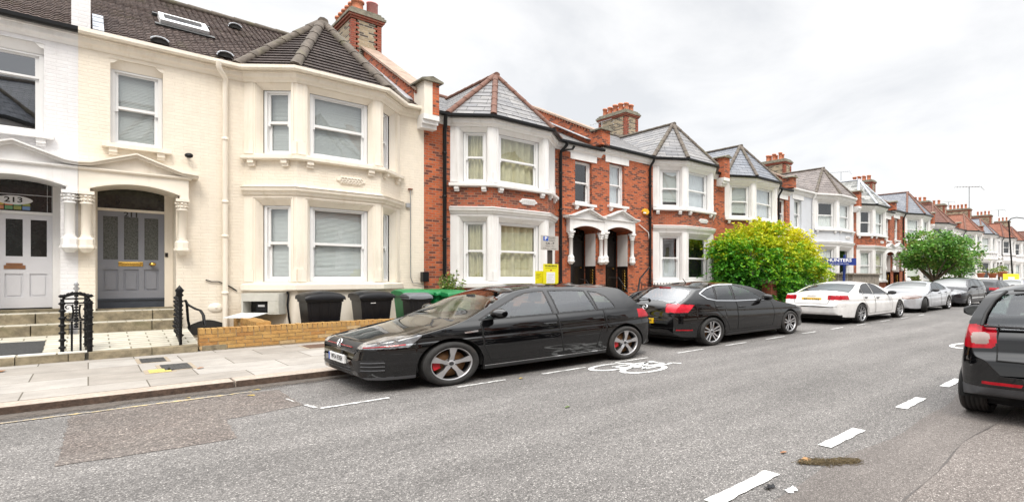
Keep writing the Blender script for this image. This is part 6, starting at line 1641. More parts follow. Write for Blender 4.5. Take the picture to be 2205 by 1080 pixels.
GW = [[(1.22,0.928),(1.42,1.055),(1.80,1.265),(1.94,1.320),(2.10,1.343),(2.22,1.347),(2.25,0.958)],
      [(2.33,0.960),(2.30,1.350),(2.70,1.348),(2.88,1.335),(2.96,0.982)],
      [(3.00,0.985),(2.95,1.330),(3.08,1.305),(3.22,1.225),(3.32,1.07),(3.33,1.003)]]
GD = [('door', [(1.34,0.30),(1.24,0.58),(1.23,0.88),(1.28,0.928),(2.285,0.952),(2.36,0.30)]), ('door', [(2.37,0.30),(2.295,0.952),(3.08,0.98),(3.10,0.80),(2.98,0.55),(2.92,0.30)])]
def g_head(s, x, y, z, zone):
    up = 0.700+0.125*x; lo = 0.605+0.06*np.maximum(x-0.30, 0)
    return (zone > 0) & (x < 0.56-0.9*np.maximum(0.755-z, 0)) & (y > 0.50) & (z < up) & (z > lo)
gspec = dict(panels=[('door',GD[0][1]),('rear_door',GD[1][1])], windows=GW, screens=[('windscreen',1.00,1.86,0.075,0.16),('rear_window',3.60,3.88,0.10,0.0)],
    skirt=None,
    areas=[('headlight', g_head), ('grille*', lambda s,x,y,z,zo: (zo == 2) & (x < 0.12) & (y < 0.50) & (z > 0.575) & (z < 0.675)),
           ('lower_grille*', lambda s,x,y,z,zo: (zo == 0) & (x < 0.06) & (y < 0.42) & (z > 0.235) & (z < 0.365)),
           ('fog_grille', lambda s,x,y,z,zo: (x < 0.20) & (y > 0.44) & (z > 0.29) & (z < 0.45) & (zo < 2)),
           ('splitter*', lambda s,x,y,z,zo: (x < 0.62) & (z < 0.22)),
           ('taillight', lambda s,x,y,z,zo: (x > 3.78) & (z > 0.79) & (z < 0.955) & (y > 0.42) & (zo > 0))],
    lines=[([(1.26,0.205),(3.09,0.215)],0.05,1), ([(1.26,0.233),(3.09,0.242)],0.008,2), ([(1.02,0.755),(1.18,0.77)],0.022,2), ([(0.05,0.628),(0.14,0.632),(0.40,0.650)],0.014,3)])
gm = {'body': M['p_black'], 'door': M['p_black'], 'rear_door': M['p_black'], 'side_window': M['cgt'], 'windscreen': M['cgt_front'], 'rear_window': M['cgt'], 'headlight': M['lamp_clear'], 'grille': M['trim_black'], 'lower_grille': M['trim_black'], 'fog_grille': M['trim_black'], 'splitter': M['satin'], 'taillight': M['lamp_red']}
o = standard(c, gspec, gm, dict(rim='five'), [('door',2.16,0.80),('rear_door',2.96,0.83)], 1.40, 1.0, M['p_black'], caliper='caliper', )
c.cabin(1.02, 1.98, 2.90)
c.plate('front', 0.0, 0.43, 'VF14 FXH', M['plate_w'], blue=True, xoff=0.02)
m = MB(); X0 = -0.035
for zz in (0.315, 0.365, 0.415):
    for sg in (-1, 1): m.tube([c.mp(float(x), sg*(float(c.width(np.array(x), np.array(0.45)))+0.006), zz) for x in (0.035,0.06,0.10,0.15,0.21)], 0.009, 5, 0)
for yy in range(-3, 4): m.tube([c.mp(0.022, yy*0.11, 0.27), c.mp(0.008, yy*0.11, 0.39)], 0.006, 4, 0)
for zz in (0.29,0.33,0.37): m.tube([c.mp(0.012, y_, zz) for y_ in (-0.38,0,0.38)], 0.005, 4, 0)
m.tube([c.mp(0.020, y_, 0.615) for y_ in (-0.40,-0.2,0,0.2,0.40)], 0.007, 5, 1)
T_ = c.T; T_.part('grille_bars', m, [M['satin'], M['lamp_red']], o['grille'], uv=False)
m = MB(); P = lambda a, b: c.mp(0.045-0.3*b, a, 0.70+b)
rg = [(0.062*math.cos(q), 0.058*math.sin(q)) for q in [2*PI*i/20 for i in range(21)]]
m.tube([c.mp(0.015+0.35*max(0,b), a, 0.635+b) for a, b in rg], 0.008, 5)
for pts in ([(-0.034,0.046),(0,-0.002),(0.034,0.046)],[(-0.054,0.026),(-0.026,-0.048),(0,0.006),(0.026,-0.048),(0.054,0.026)]): m.tube([c.mp(0.012+0.35*max(0,b), a, 0.635+b) for a, b in pts], 0.006, 4)
T_.part('badge', m, M['chrome'], uv=False)
for sg in (-1,):                              # lamp internals seen through the lens, bonnet vents, wipers
    m = MB()
    for xx, zz in ((0.18,0.668),(0.32,0.69)):
        y_ = float(c.width(np.array(xx), np.array(zz))); m.lathe([(0.032,-0.004*sg),(0.020,0.0),(0.0,-0.006*sg)], c.mp(xx, sg*(y_+0.004), zz), 14, 0, 'y')
    T_.part('lamp', m, M['chrome'], o['headlight:l' if sg < 0 else 'headlight:r'], uv=False)

c.gap('bumper_line', [[(-0.74,0.575),(-0.5,0.565),(0.5,0.565),(0.74,0.575)],[(-0.5,0.685),(0,0.69),(0.5,0.685)]], rear=False, r=0.005)
# ---- 2: black hatchback ahead, tail towards us
L = 4.42
c = Car('hatchback_car', 'black hatchback seen from behind with large red tail lamps and chrome window line', L, 0.90,
    [(0,0.54),(0.02,0.64),(0.08,0.74),(0.3,0.83),(0.7,0.925),(1.10,0.995),(1.38,1.06),(1.75,1.27),(2.15,1.425),(2.55,1.485),(3.0,1.485),(3.45,1.43),(3.78,1.375),(3.83,1.345),(3.98,1.235),(4.14,1.115),(4.25,1.03),(4.32,0.95),(4.365,0.82),(4.385,0.72),(4.41,0.64),(4.42,0.58)],
    [(0,0.50),(0.01,0.40),(0.04,0.27),(0.12,0.21),(0.4,0.195),(1.3,0.19),(3.0,0.195),(3.95,0.23),(4.25,0.26),(4.36,0.32),(4.41,0.42),(4.42,0.55)],
    PLAN(L, 0.5, 0.66), [(0,0.92),(1.3,0.96),(2.6,1.0),(3.6,1.06),(4.42,1.08)], (0.90,3.56), 0.325, 1, 10.98, 6.66, 0.015, drop=dropf(L,1.42,3.75))
c.near = 1
AW = [[(1.80,1.012),(1.95,1.11),(2.28,1.315),(2.58,1.392),(2.68,1.397),(2.80,1.018)],[(2.86,1.02),(2.75,1.40),(3.10,1.392),(3.26,1.37),(3.36,1.045)],[(3.40,1.05),(3.31,1.362),(3.54,1.30),(3.73,1.205),(3.60,1.10)]]
aspec = dict(panels=[('door',[(1.62,0.32),(1.54,0.65),(1.60,0.965),(2.80,1.008),(2.81,0.32)]),('rear_door',[(2.82,0.32),(2.815,1.008),(3.48,1.045),(3.46,0.85),(3.16,0.55),(3.06,0.32)])], windows=AW,
    screens=[('windscreen',1.40,2.20,0.08,0.14),('rear_window',3.845,4.215,0.09,-0.10)],
    areas=[('spoiler*', lambda s,x,y,z,zo: (x > 3.72) & (x < 3.842) & (zo == 2) & (y < 0.60)),
           ('taillight', lambda s,x,y,z,zo: (zo > 0) & (x > 3.98+0.9*np.maximum(0.97-z,0)) & (z > 0.80) & (z < 0.985-0.10*np.maximum(4.25-x,0)) & (y > 0.46+0.4*np.maximum(0.90-z,0))),
           ('headlight', lambda s,x,y,z,zo: (zo > 0) & (x < 0.6) & (z > 0.66+0.15*x) & (z < 0.78+0.14*x) & (y > 0.42)),
           ('diffuser*', lambda s,x,y,z,zo: (x > 3.9) & (z < 0.36))],
    lines=[([(1.76,1.005),(2.80,1.012),(3.40,1.040),(3.62,1.092),(3.77,1.21),(3.54,1.322),(3.28,1.388),(3.06,1.405),(2.62,1.410)],0.020,2),([(1.33,0.235),(3.15,0.24)],0.05,1),([(4.05,0.40),(4.36,0.42)],0.025,3)])
am = {'body': M['p_black2'], 'door': M['p_black2'], 'rear_door': M['p_black2'], 'side_window': M['cgt'], 'windscreen': M['cgt_front'], 'rear_window': M['cgt_front'], 'taillight': M['lamp_bright'], 'headlight': M['lamp_clear'], 'spoiler': M['p_black2'], 'diffuser': M['trim_black']}
o = standard(c, aspec, am, dict(rim='twin'), [('door',2.66,0.86),('rear_door',3.36,0.90)], 1.92, 1.05, M['p_black2'])
c.cabin(1.42, 2.30, 3.15)
c.plate('rear', 0.0, 0.60, 'LD11 KWH', M['plate_y'], xoff=0.014)
m = MB(); xr = 4.315
m.tube([c.mp(xr+0.045-0.35*b, a, 0.90+b) for a, b in [(0.052*math.cos(q), 0.052*math.sin(q)) for q in [2*PI*i/18 for i in range(19)]]], 0.008, 5); m.tube([c.mp(xr+0.05, a, 0.90+b) for a, b in ((-0.045,0.0),(-0.01,0.012),(0.012,-0.012),(0.045,0.0))], 0.007, 4)
c.T.part('badge', m, M['chrome'], uv=False)
m = MB(); m.tube([c.mp(3.30,0.05,1.42), c.mp(3.42,0.05,1.56)], [0.012,0.006], 6); c.T.part('roof_antenna', m, M['trim_black'], uv=False)
m = MB(); m.tube([c.mp(4.22,-0.02,1.08), c.mp(4.20,-0.40,1.10)], 0.010, 5); m.lathe([(0,0),(0.03,0.01),(0,0.05)], c.mp(4.24,-0.02,1.05), 8); c.T.part('rear_wiper', m, M['trim_black'], uv=False)
m = MB(); m.box(*sorted((c.mp(3.835,-0.13,0)[0], c.mp(3.86,-0.13,0)[0])), *sorted((c.mp(0,-0.13,0)[1], c.mp(0,0.13,0)[1])), 1.325, 1.352); c.T.part('brake_light', m, M['lamp_red'], uv=False)

c.gap('tailgate_gap', [[(-0.60,1.03),(-0.48,0.98),(-0.46,0.70),(0.46,0.70),(0.48,0.98),(0.60,1.03)]])
c.gap('bumper_line', [[(-0.82,0.47),(-0.4,0.46),(0.4,0.46),(0.82,0.47)]], r=0.005)
# ---- 3: white saloon, tail towards us
def saloon(name, label, L, W, k, wheels, heading, xn, yc, res, **kw):
    zt = [(0,0.52),(0.02,0.64),(0.08,0.75),(0.3,0.82),(0.8,0.92),(1.2,0.98),(1.40,1.05),(1.80,1.25),(2.2,1.40),(2.55,1.45),(2.95,1.445),(3.3,1.385),(3.65,1.26),(3.95,1.135),(4.1,1.085),(4.35,1.065),(4.56,1.055),(4.61,1.01),(4.65,0.86),(4.69,0.72),(4.72,0.62)]
    f = L/4.72
    return Car(name, label, L, W, [(a*f,b*k) for a, b in zt], [(0,0.50),(0.01,0.40),(0.04,0.27),(0.12,0.21),(0.4,0.20),(L-1.0,0.21),(L-0.3,0.25),(L-0.08,0.31),(L-0.02,0.40),(L,0.58)],
        PLAN(L, 0.5, 0.68), [(0,0.92*k),(1.3*f,0.95*k),(2.6*f,0.98*k),(3.6*f,1.02*k),(L,1.03*k)], wheels, 0.335, heading, xn, yc, res, drop=dropf(L,1.4*f,3.4*f), **kw)
def saloon_spec(f, k, rear, front):
    S = lambda pts: [(a*f, b*k) for a, b in pts]
    w = [S([(1.72,0.985),(1.9,1.09),(2.25,1.30),(2.5,1.36),(2.68,1.365),(2.72,1.00)]), S([(2.78,1.002),(2.74,1.365),(3.0,1.355),(3.25,1.30),(3.40,1.22),(3.42,1.03)]), S([(3.46,1.035),(3.44,1.20),(3.62,1.10),(3.64,1.05)])]
    return dict(panels=[('door',S([(1.55,0.32),(1.48,0.65),(1.55,0.94),(2.74,0.985),(2.75,0.32)])),('rear_door',S([(2.76,0.32),(2.755,0.985),(3.50,1.015),(3.51,0.85),(3.22,0.5),(3.18,0.32)]))], windows=w,
        screens=[('windscreen',1.42*f,2.22*f,0.08,0.14),('rear_window',3.36*f,3.98*f,0.10,-0.08)],
        areas=[('taillight', rear), ('headlight', front), ('diffuser*', lambda s,x,y,z,zo: (x > s.L-0.75) & (z < 0.335) & (y < 0.80)),
               ('grille*', lambda s,x,y,z,zo: (x < 0.09) & (y < 0.34) & (z > 0.42) & (z < 0.74))],
        lines=[(S([(1.68,0.98),(2.72,0.992),(3.42,1.02),(3.66,1.045)]),0.014,2),([(1.35*f,0.225),(3.3*f,0.23)],0.04,1)])
L = 4.72
c = saloon('saloon_car', 'white saloon seen from behind with a yellow number plate', L, 0.93, 1.0, (0.85,3.62), 1, 17.38, 6.68, 0.019)
c.near = 1
sp = saloon_spec(1.0, 1.0, lambda s,x,y,z,zo: (x > 4.28) & (z > 0.83) & (z < 0.985) & (y > 0.45) & (zo > 0), lambda s,x,y,z,zo: (x < 0.6) & (z > 0.64+0.1*x) & (z < 0.76+0.1*x) & (y > 0.4) & (zo > 0))
sm_ = {'body': M['p_white'], 'door': M['p_white'], 'rear_door': M['p_white'], 'side_window': M['cg_dark'], 'windscreen': M['cg_front'], 'rear_window': M['cg'], 'taillight': M['lamp_red'], 'headlight': M['lamp_clear'], 'diffuser': M['trim_black'], 'grille': M['trim_black']}
standard(c, sp, sm_, dict(rim='ten'), [('door',2.55,0.86),('rear_door',3.35,0.89)], 1.75, 1.0, M['trim_black'])
c.plate('rear', 0.0, 0.83, 'BP16 LDN', M['plate_y'], w=0.54, h=0.12)
m = MB(); m.text('AUDI', 0.075, lambda a, b: c.mp(4.655, a, 0.955+b), 0, sx=1.3); c.T.part('badge', m, M['chrome'], uv=False)
c.gap('boot_gap', [[(-0.52,1.02),(-0.50,0.84),(-0.46,0.70),(0.46,0.70),(0.50,0.84),(0.52,1.02)]])
c.gap('bumper_line', [[(-0.84,0.62),(-0.5,0.60),(0.5,0.60),(0.84,0.62)]], r=0.004)
# ---- 4: silver car facing us, front wheels turned
L = 4.6
c = saloon('saloon_car', 'silver car facing us with its front wheel turned, ahead of the white saloon', L, 0.91, 0.985, (0.93,3.68), -1, 18.60, 6.85, 0.022)
c.near = -1
f = L/4.72
sp = saloon_spec(f, 0.985, lambda s,x,y,z,zo: (x > 4.28) & (z > 0.80) & (z < 0.96) & (y > 0.5) & (zo > 0), lambda s,x,y,z,zo: (x < 0.62) & (z > 0.62+0.1*x) & (z < 0.75+0.1*x) & (y > 0.36) & (zo > 0))
sm_ = {'body': M['p_silver'], 'door': M['p_silver'], 'rear_door': M['p_silver'], 'side_window': M['cg'], 'windscreen': M['cg_front'], 'rear_window': M['cg'], 'taillight': M['lamp_red'], 'headlight': M['lamp_pale'], 'diffuser': M['p_silver'], 'grille': M['trim_black']}
standard(c, sp, sm_, dict(rim='seven'), [('door',2.5,0.84),('rear_door',3.28,0.87)], 1.70, 0.98, M['trim_black'], steer=0.42)
c.plate('front', 0.0, 0.42, 'LG55 ENT', M['plate_w'])

# ---- 5: dark people carrier facing us, then smaller cars beyond
def tallcar(name, label, L, W, H, wheels, heading, xn, yc, res, mats, rear_hi=True, near=-1, plate=None, rim='five'):
    k = H/1.62
    c = Car(name, label, L, W, [(0,0.55),(0.02,0.66),(0.08,0.78),(0.3,0.88*k),(0.7,0.99*k),(0.95,1.07*k),(1.3,1.28*k),(1.75,1.50*k),(2.1,1.585*k),(2.6,1.62*k),(3.2,1.60*k),(L-0.6,1.53*k),(L-0.35,1.47*k),(L-0.28,1.40*k),(L-0.12,1.12*k),(L-0.07,0.98*k),(L-0.03,0.75),(L,0.6)],
        [(0,0.50),(0.01,0.40),(0.04,0.28),(0.12,0.22),(0.5,0.21),(L-0.9,0.22),(L-0.25,0.27),(L-0.05,0.36),(L,0.56)], PLAN(L, 0.5, 0.72), [(0,0.96*k),(1.2,1.0*k),(2.6,1.03*k),(L,1.09*k)], wheels, 0.325, heading, xn, yc, res, drop=dropf(L,1.0,L-0.5), lean=(0.32,0.25))
    c.near = near
    S = lambda pts: [(a, b*k) for a, b in pts]
    w = [S([(1.35,1.06),(1.6,1.22),(1.95,1.44),(2.2,1.50),(2.3,1.50),(2.36,1.06)]), S([(2.43,1.062),(2.38,1.505),(2.9,1.50),(3.1,1.49),(3.18,1.09)]), S([(3.24,1.10),(3.18,1.485),(L-0.75,1.44),(L-0.5,1.32),(L-0.45,1.16)])]
    sp = dict(panels=[('door',S([(1.2,0.34),(1.15,0.7),(1.25,1.02),(2.38,1.045),(2.4,0.34)])),('rear_door',S([(2.41,0.34),(2.39,1.045),(3.3,1.08),(3.3,0.85),(3.05,0.34)]))], windows=w, screens=[('windscreen',0.97,1.82,0.08,0.12),('rear_window',L-0.30,L-0.13,0.10,0.0)],
        areas=[('headlight', lambda s,x,y,z,zo: (x < 0.62) & (z > 0.68+0.16*x) & (z < 0.82+0.2*x) & (y > 0.42) & (zo > 0)), ('taillight', lambda s,x,y,z,zo: (x > L-0.36) & (z > 0.82*k) & (z < 1.0*k) & (y > 0.42) & (zo > 0)),
               ('grille*', lambda s,x,y,z,zo: (x < 0.10) & (y < 0.45) & (z > 0.30) & (z < 0.70))], lines=[([(1.2,0.24),(3.1,0.25)],0.06,1)])
    standard(c, sp, mats, dict(rim=rim), [('door',2.25,0.93*k),('rear_door',3.15,0.95*k)], 1.38, 1.07*k, M['trim_black'])
    if plate: c.plate(*plate)
    return c
def mset(p, g='cg'): return {'body': M[p], 'door': M[p], 'rear_door': M[p], 'side_window': M[g], 'windscreen': M['cg_front'], 'rear_window': M['cg_dark'], 'headlight': M['lamp_clear'], 'taillight': M['lamp_red'], 'grille': M['trim_black']}
tallcar('people_carrier', 'dark grey people carrier facing us beyond the silver car', 4.45, 0.92, 1.62, (0.90,3.65), -1, 23.75, 6.72, 0.026, mset('p_grey'), rim='seven')
tallcar('hatchback_car', 'dark car with red tail lamps beyond the people carrier', 4.2, 0.90, 1.50, (0.85,3.45), 1, 35.2, 6.85, 0.035, mset('p_grey','cg_dark'), near=1)
tallcar('hatchback_car', 'small pale car beyond the dark one with red lamps', 4.0, 0.88, 1.46, (0.80,3.30), -1, 36.6, 6.8, 0.04, mset('p_silver'))
tallcar('hatchback_car', 'farthest parked car, its dark roof just above the near car', 4.2, 0.9, 1.50, (0.85,3.45), -1, 41.6, 6.8, 0.05, mset('p_black2'))

# ---- 6: small black city car close by on the right, cut by the frame
L = 2.72
SS = [(-0.2,0.90),(0.0,0.93),(0.15,0.965),(0.35,1.0),(0.55,1.0),(0.72,0.985),(0.86,0.965),(1.0,0.93)]
c = Car('city_car', 'small black city car seen from behind at the right edge, big red tail lamp', L, 0.83,
    [(0,0.55),(0.02,0.68),(0.08,0.80),(0.3,0.93),(0.5,1.02),(0.85,1.32),(1.15,1.48),(1.5,1.545),(1.95,1.545),(2.28,1.50),(2.38,1.46),(2.44,1.40),(2.53,1.18),(2.575,1.04),(2.61,0.99),(2.64,0.90),(2.655,0.80),(2.67,0.76),(2.705,0.70),(2.715,0.62),(2.72,0.56)],
    [(0,0.50),(0.01,0.40),(0.04,0.28),(0.12,0.22),(0.5,0.20),(1.9,0.20),(2.4,0.27),(2.60,0.29),(2.68,0.32),(2.71,0.42),(2.72,0.54)],
    [(0,0.5),(0.03,0.65),(0.10,0.78),(0.3,0.92),(0.6,0.985),(1.2,1.0),(2.0,1.0),(2.3,0.99),(2.45,0.97),(2.56,0.93),(2.63,0.86),(2.68,0.78),(2.71,0.66),(2.72,0.56)], [(0,0.95),(1.0,1.0),(2.0,1.05),(2.72,1.08)], (0.50,2.20), 0.31, 1, 7.62, 0.475, 0.011, lean=(0.34,0.30),
    drop=[(0,0.02),(0.2,0.06),(0.5,0.09),(1.0,0.06),(1.5,0.085),(2.2,0.09),(2.45,0.06),(2.6,0.035),(2.72,0.02)], side=SS)
c.near = 1
def s_tail(s, x, y, z, zo):
    # rounded square on the rear corner
    cz, hz = 0.93, 0.125; cy, hy = 0.655, 0.15
    return (x > 2.25) & (((np.abs(z-cz)/hz)**4+(np.abs(np.where(x > 2.50, y, y+(2.50-x)*1.1)-cy)/hy)**4) < 1) & (zo > 0)
def s_lens(s, x, y, z, zo):
    return (x > 2.4) & (((np.abs(z-0.915)/0.062)**4+(np.abs(y-0.625)/0.068)**4) < 1) & (zo > 0)
sp = dict(panels=[('door',[(0.75,0.34),(0.68,0.7),(0.80,0.99),(1.72,1.03),(1.78,0.34)])], windows=[[(0.92,1.05),(1.15,1.25),(1.4,1.40),(1.68,1.43),(1.72,1.06)],[(1.79,1.065),(1.75,1.43),(2.1,1.40),(2.22,1.20),(2.2,1.09)]],
    screens=[('windscreen',0.52,1.2,0.08,0.1),('rear_window',2.43,2.585,0.13,0.0)],
    areas=[('tridion', lambda s,x,y,z,zo: (zo == 1) & (x > 1.80) & (z > 0.99) & ~inpoly(x,z,[(1.79,1.065),(1.75,1.43),(2.1,1.40),(2.22,1.20),(2.2,1.09)])),
           ('tailgate*', lambda s,x,y,z,zo: (x > 2.585) & (z > 0.70) & (z < 1.03) & (y < 0.49)),
           ('taillight', s_tail), ('lamp_lens', s_lens),
           ('rear_bumper*', lambda s,x,y,z,zo: (x > 2.30) & (z < 0.40)),
           ('reflector', lambda s,x,y,z,zo: (x > 2.6) & (z > 0.435) & (z < 0.465) & (y > 0.33) & (y < 0.60)),
           ('headlight', lambda s,x,y,z,zo: (x < 0.4) & (z > 0.70) & (z < 0.88) & (y > 0.45) & (zo > 0))], lines=[])
smm = {'body': M['p_black'], 'door': M['p_black'], 'side_window': M['cgt'], 'windscreen': M['cgt_front'], 'rear_window': M['cgt'], 'tridion': M['p_black'], 'tailgate': M['p_black'], 'taillight': M['lamp_red'], 'lamp_lens': M['lamp_pale'], 'rear_bumper': M['satin'], 'reflector': M['lamp_red'], 'headlight': M['lamp_clear']}
standard(c, sp, smm, dict(rim='seven'), [('door',1.6,0.92)], 1.02, 1.08, M['trim_black'], mirror_glass=True, msize=(0.10,0.125,0.085), mout=0.09)
c.cabin(0.62, 1.62, None)
m = MB()
fr_ = [(2.585,y_,1.04) for y_ in (-0.66,-0.4,0,0.4,0.66)]
for P_ in ([(2.59,-0.60,1.045),(2.60,0,1.04),(2.59,0.60,1.045)],[(2.585,-0.62,1.05),(2.53,-0.60,1.18),(2.47,-0.55,1.32),(2.415,-0.47,1.425)],[(2.585,0.62,1.05),(2.53,0.60,1.18),(2.47,0.55,1.32),(2.415,0.47,1.425)]): m.tube([c.mp(q[0]+0.01,q[1],q[2]) for q in P_], 0.016, 6)
m.tube([c.mp(2.60,0.05,1.06), c.mp(2.57,0.30,1.16)], 0.010, 5); m.lathe([(0,0),(0.035,0.01),(0,0.05)], c.mp(2.62,0.05,1.03), 8)
c.T.part('rear_wiper', m, M['trim_black'], uv=False)
m = MB()
def lip(m, pts, r, mi=0): m.tube([c.mp(*p) for p in pts], r, 5, mi)
for sg in (-1, 1): lip(m, [(2.58,sg*0.50,1.06),(2.615,sg*0.50,0.98),(2.66,sg*0.495,0.76),(2.715,sg*0.49,0.69)], 0.006)
lip(m, [(2.708,-0.49,0.695),(2.712,0,0.69),(2.708,0.49,0.695)], 0.008)
lip(m, [(2.43,-0.42,1.43),(2.43,0,1.445),(2.43,0.42,1.43)], 0.010)
c.T.part('tailgate_gap', m, M['under'], uv=False)
m = MB(); m.tube([c.mp(2.60,0.30,0.235), c.mp(2.74,0.30,0.235)], 0.035, 10); c.T.part('exhaust', m, M['trim_black'], uv=False)
# ---------------------------------------------------------------- plants
def leafmat(name, cols, rough=0.5):
    m, nt, b = new_mat(name)
    at_ = nt.nodes.new('ShaderNodeAttribute'); at_.attribute_name = 'tone'; at_.attribute_type = 'GEOMETRY'
    n = len(cols); c = ramp(nt, at_.outputs['Fac'], [(i/(n-1), q) for i, q in enumerate(cols)])
    nt.links.new(c, b.inputs['Base Color']); b.inputs['Roughness'].default_value = rough; b.inputs['Specular IOR Level'].default_value = 0.35
    tr = nt.nodes.new('ShaderNodeBsdfTranslucent'); nt.links.new(c, tr.inputs[0])
    mx = nt.nodes.new('ShaderNodeMixShader'); mx.inputs[0].default_value = 0.22
    nt.links.new(b.outputs[0], mx.inputs[1]); nt.links.new(tr.outputs[0], mx.inputs[2]); nt.links.new(mx.outputs[0], nt.nodes['Material Output'].inputs[0])
    return m
class Leaves:
    def __init__(s): s.v, s.f, s.t = [], [], []
    def leaf(s, p, size, tone, d=None):
        d = Vector(d) if d is not None else Vector((rnd.gauss(0,1), rnd.gauss(0,1), rnd.gauss(0,0.8)))
        if d.length < 1e-3: d = Vector((1,0,0))
        d.normalize(); u = d.cross(Vector((rnd.gauss(0,1), rnd.gauss(0,1), rnd.gauss(0,1)))); 
        if u.length < 1e-3: u = Vector((0,0,1))
        u.normalize(); n = d.cross(u); b = len(s.v); p = Vector(p); w = size*rnd.uniform(0.32,0.45)
        for q in (p, p+d*size*0.5+u*w+n*size*0.10, p+d*size, p+d*size*0.5-u*w+n*size*0.10): s.v.append(tuple(q))
        s.f += [(b,b+1,b+2),(b,b+2,b+3)]; s.t += [tone, tone]
    def build(s, T, name, mat, parent=None):
        m = MB(); m.v, m.f, m.m, m.sm = s.v, s.f, [0]*len(s.f), [False]*len(s.f)
        o = T.part(name, m, mat, parent, uv=False); a = o.data.attributes.new('tone', 'FLOAT', 'FACE'); a.data.foreach_set('value', np.clip(np.array(s.t), 0, 1)); return o
M['leaf_hedge'] = leafmat('hedge leaves', [(0.015,0.06,0.008),(0.04,0.20,0.012),(0.11,0.34,0.012),(0.42,0.50,0.015),(0.72,0.66,0.02)])
M['leaf_tree'] = leafmat('dark glossy leaves', [(0.03,0.085,0.015),(0.08,0.22,0.03),(0.16,0.36,0.05),(0.22,0.22,0.06),(0.42,0.54,0.14)], 0.3)
M['leaf_weed'] = leafmat('weed leaves', [(0.06,0.14,0.02),(0.14,0.25,0.04),(0.30,0.34,0.08),(0.42,0.44,0.2)])

# the big golden bush: sprays of small leaves on arching shoots
T = Thing('garden_shrub', (17.7,10.95,0.1), 'huge rounded bush, green below and golden yellow on top and right', 'shrub')
lv = Leaves(); cx, cy, cz = 17.75, 11.25, 2.25
m = MB()
for i in range(9):
    a = rnd.uniform(0, 2*PI); e = (cx+2.0*math.cos(a), cy+0.8*math.sin(a), rnd.uniform(1.8,3.2)); m.tube([(cx+0.3*math.cos(a),cy+0.2*math.sin(a),0.1),(cx+0.9*math.cos(a),cy+0.45*math.sin(a),1.2),e], [0.06,0.045,0.015], 6)
T.part('stem', m, M['bark'])
clumps = []
for i in range(245):
    u = Vector((rnd.gauss(0,1), rnd.gauss(0,1), rnd.gauss(0,1))); u.normalize(); q = rnd.uniform(0.55,1.0)**0.5
    lump = 1+0.13*math.sin(3.1*u.x+1.3*u.y*2+2*u.z)+0.10*math.sin(5.3*u.z+2.1*u.x+1)
    clumps.append((cx+u.x*3.10*q*lump+0.32, cy+u.y*1.2*q*lump, cz+(u.z*1.85*q*lump)*(1-0.12*max(0,u.x)), u))
for (x, y, z, u) in clumps:
    gold = 0.42+0.42*u.z+0.34*u.x*(1 if u.x > 0 else 0.45)+rnd.gauss(0,0.10)
    for j in range(19):                     # shoots
        d = Vector((u.x*0.8+rnd.gauss(0,0.6), u.y*0.8+rnd.gauss(0,0.6), u.z*0.5+0.25+rnd.gauss(0,0.5))); d.normalize(); l = rnd.uniform(0.25,0.62)
        o0 = Vector((x+rnd.gauss(0,0.17), y+rnd.gauss(0,0.17), z+rnd.gauss(0,0.17)))
        for k in range(11):
            f = k/10; p = o0+d*l*f+Vector((0,0,-0.16*f*f))
            if p.z < 0.3: continue
            lv.leaf(p, rnd.uniform(0.075,0.135), gold+0.18*f+rnd.gauss(0,0.07), (d.x+rnd.gauss(0,0.8), d.y+rnd.gauss(0,0.8), d.z-0.2+rnd.gauss(0,0.6)))
lv.build(T, 'foliage', M['leaf_hedge'])

# the round dark street tree
T = Thing('round_tree', (31.9,9.3,0.1), 'round headed dark green tree on a short forked trunk by the pavement', 'tree')
m = MB(); bx, by = 31.9, 9.3
m.tube([(bx,by,0.05),(bx+0.03,by,0.9),(bx+0.05,by,1.35)], [0.16,0.13,0.13], 10)
tips = []
for i in range(9):
    a = i*2*PI/9+0.3; r1, r2 = 0.55, rnd.uniform(1.2,1.75); h = rnd.uniform(2.5,3.6)
    m.tube([(bx+0.05,by,1.3),(bx+r1*math.cos(a),by+r1*math.sin(a),1.95),(bx+r2*math.cos(a),by+r2*math.sin(a),h)], [0.085,0.055,0.015], 7); tips.append((a, r2, h))
T.part('trunk', m, M['bark'])
lv = Leaves(); tz = 3.30
for i in range(150):
    u = Vector((rnd.gauss(0,1), rnd.gauss(0,1), rnd.gauss(0,1))); u.normalize(); q = rnd.uniform(0.35,1.0)**0.45
    lump = 1+0.12*math.sin(4.1*u.x+2.3*u.y+1.5)+0.10*math.sin(6.3*u.z+3.1*u.y)
    zs = 1.62 if u.z > 0 else 1.25
    c0 = Vector((bx+0.05+u.x*1.72*q*lump, by+u.y*1.72*q*lump, tz+u.z*zs*q*lump)); base = rnd.uniform(0.22,0.6)
    for j in range(85):
        p = c0+Vector((rnd.gauss(0,0.22), rnd.gauss(0,0.22), rnd.gauss(0,0.15)))
        lv.leaf(p, rnd.uniform(0.10,0.19), base+rnd.gauss(0,0.14)+(0.3 if rnd.random() < 0.06 else 0), (u.x+rnd.gauss(0,0.8), u.y+rnd.gauss(0,0.8), -0.2+rnd.gauss(0,0.5)))
lv.build(T, 'crown', M['leaf_tree'])
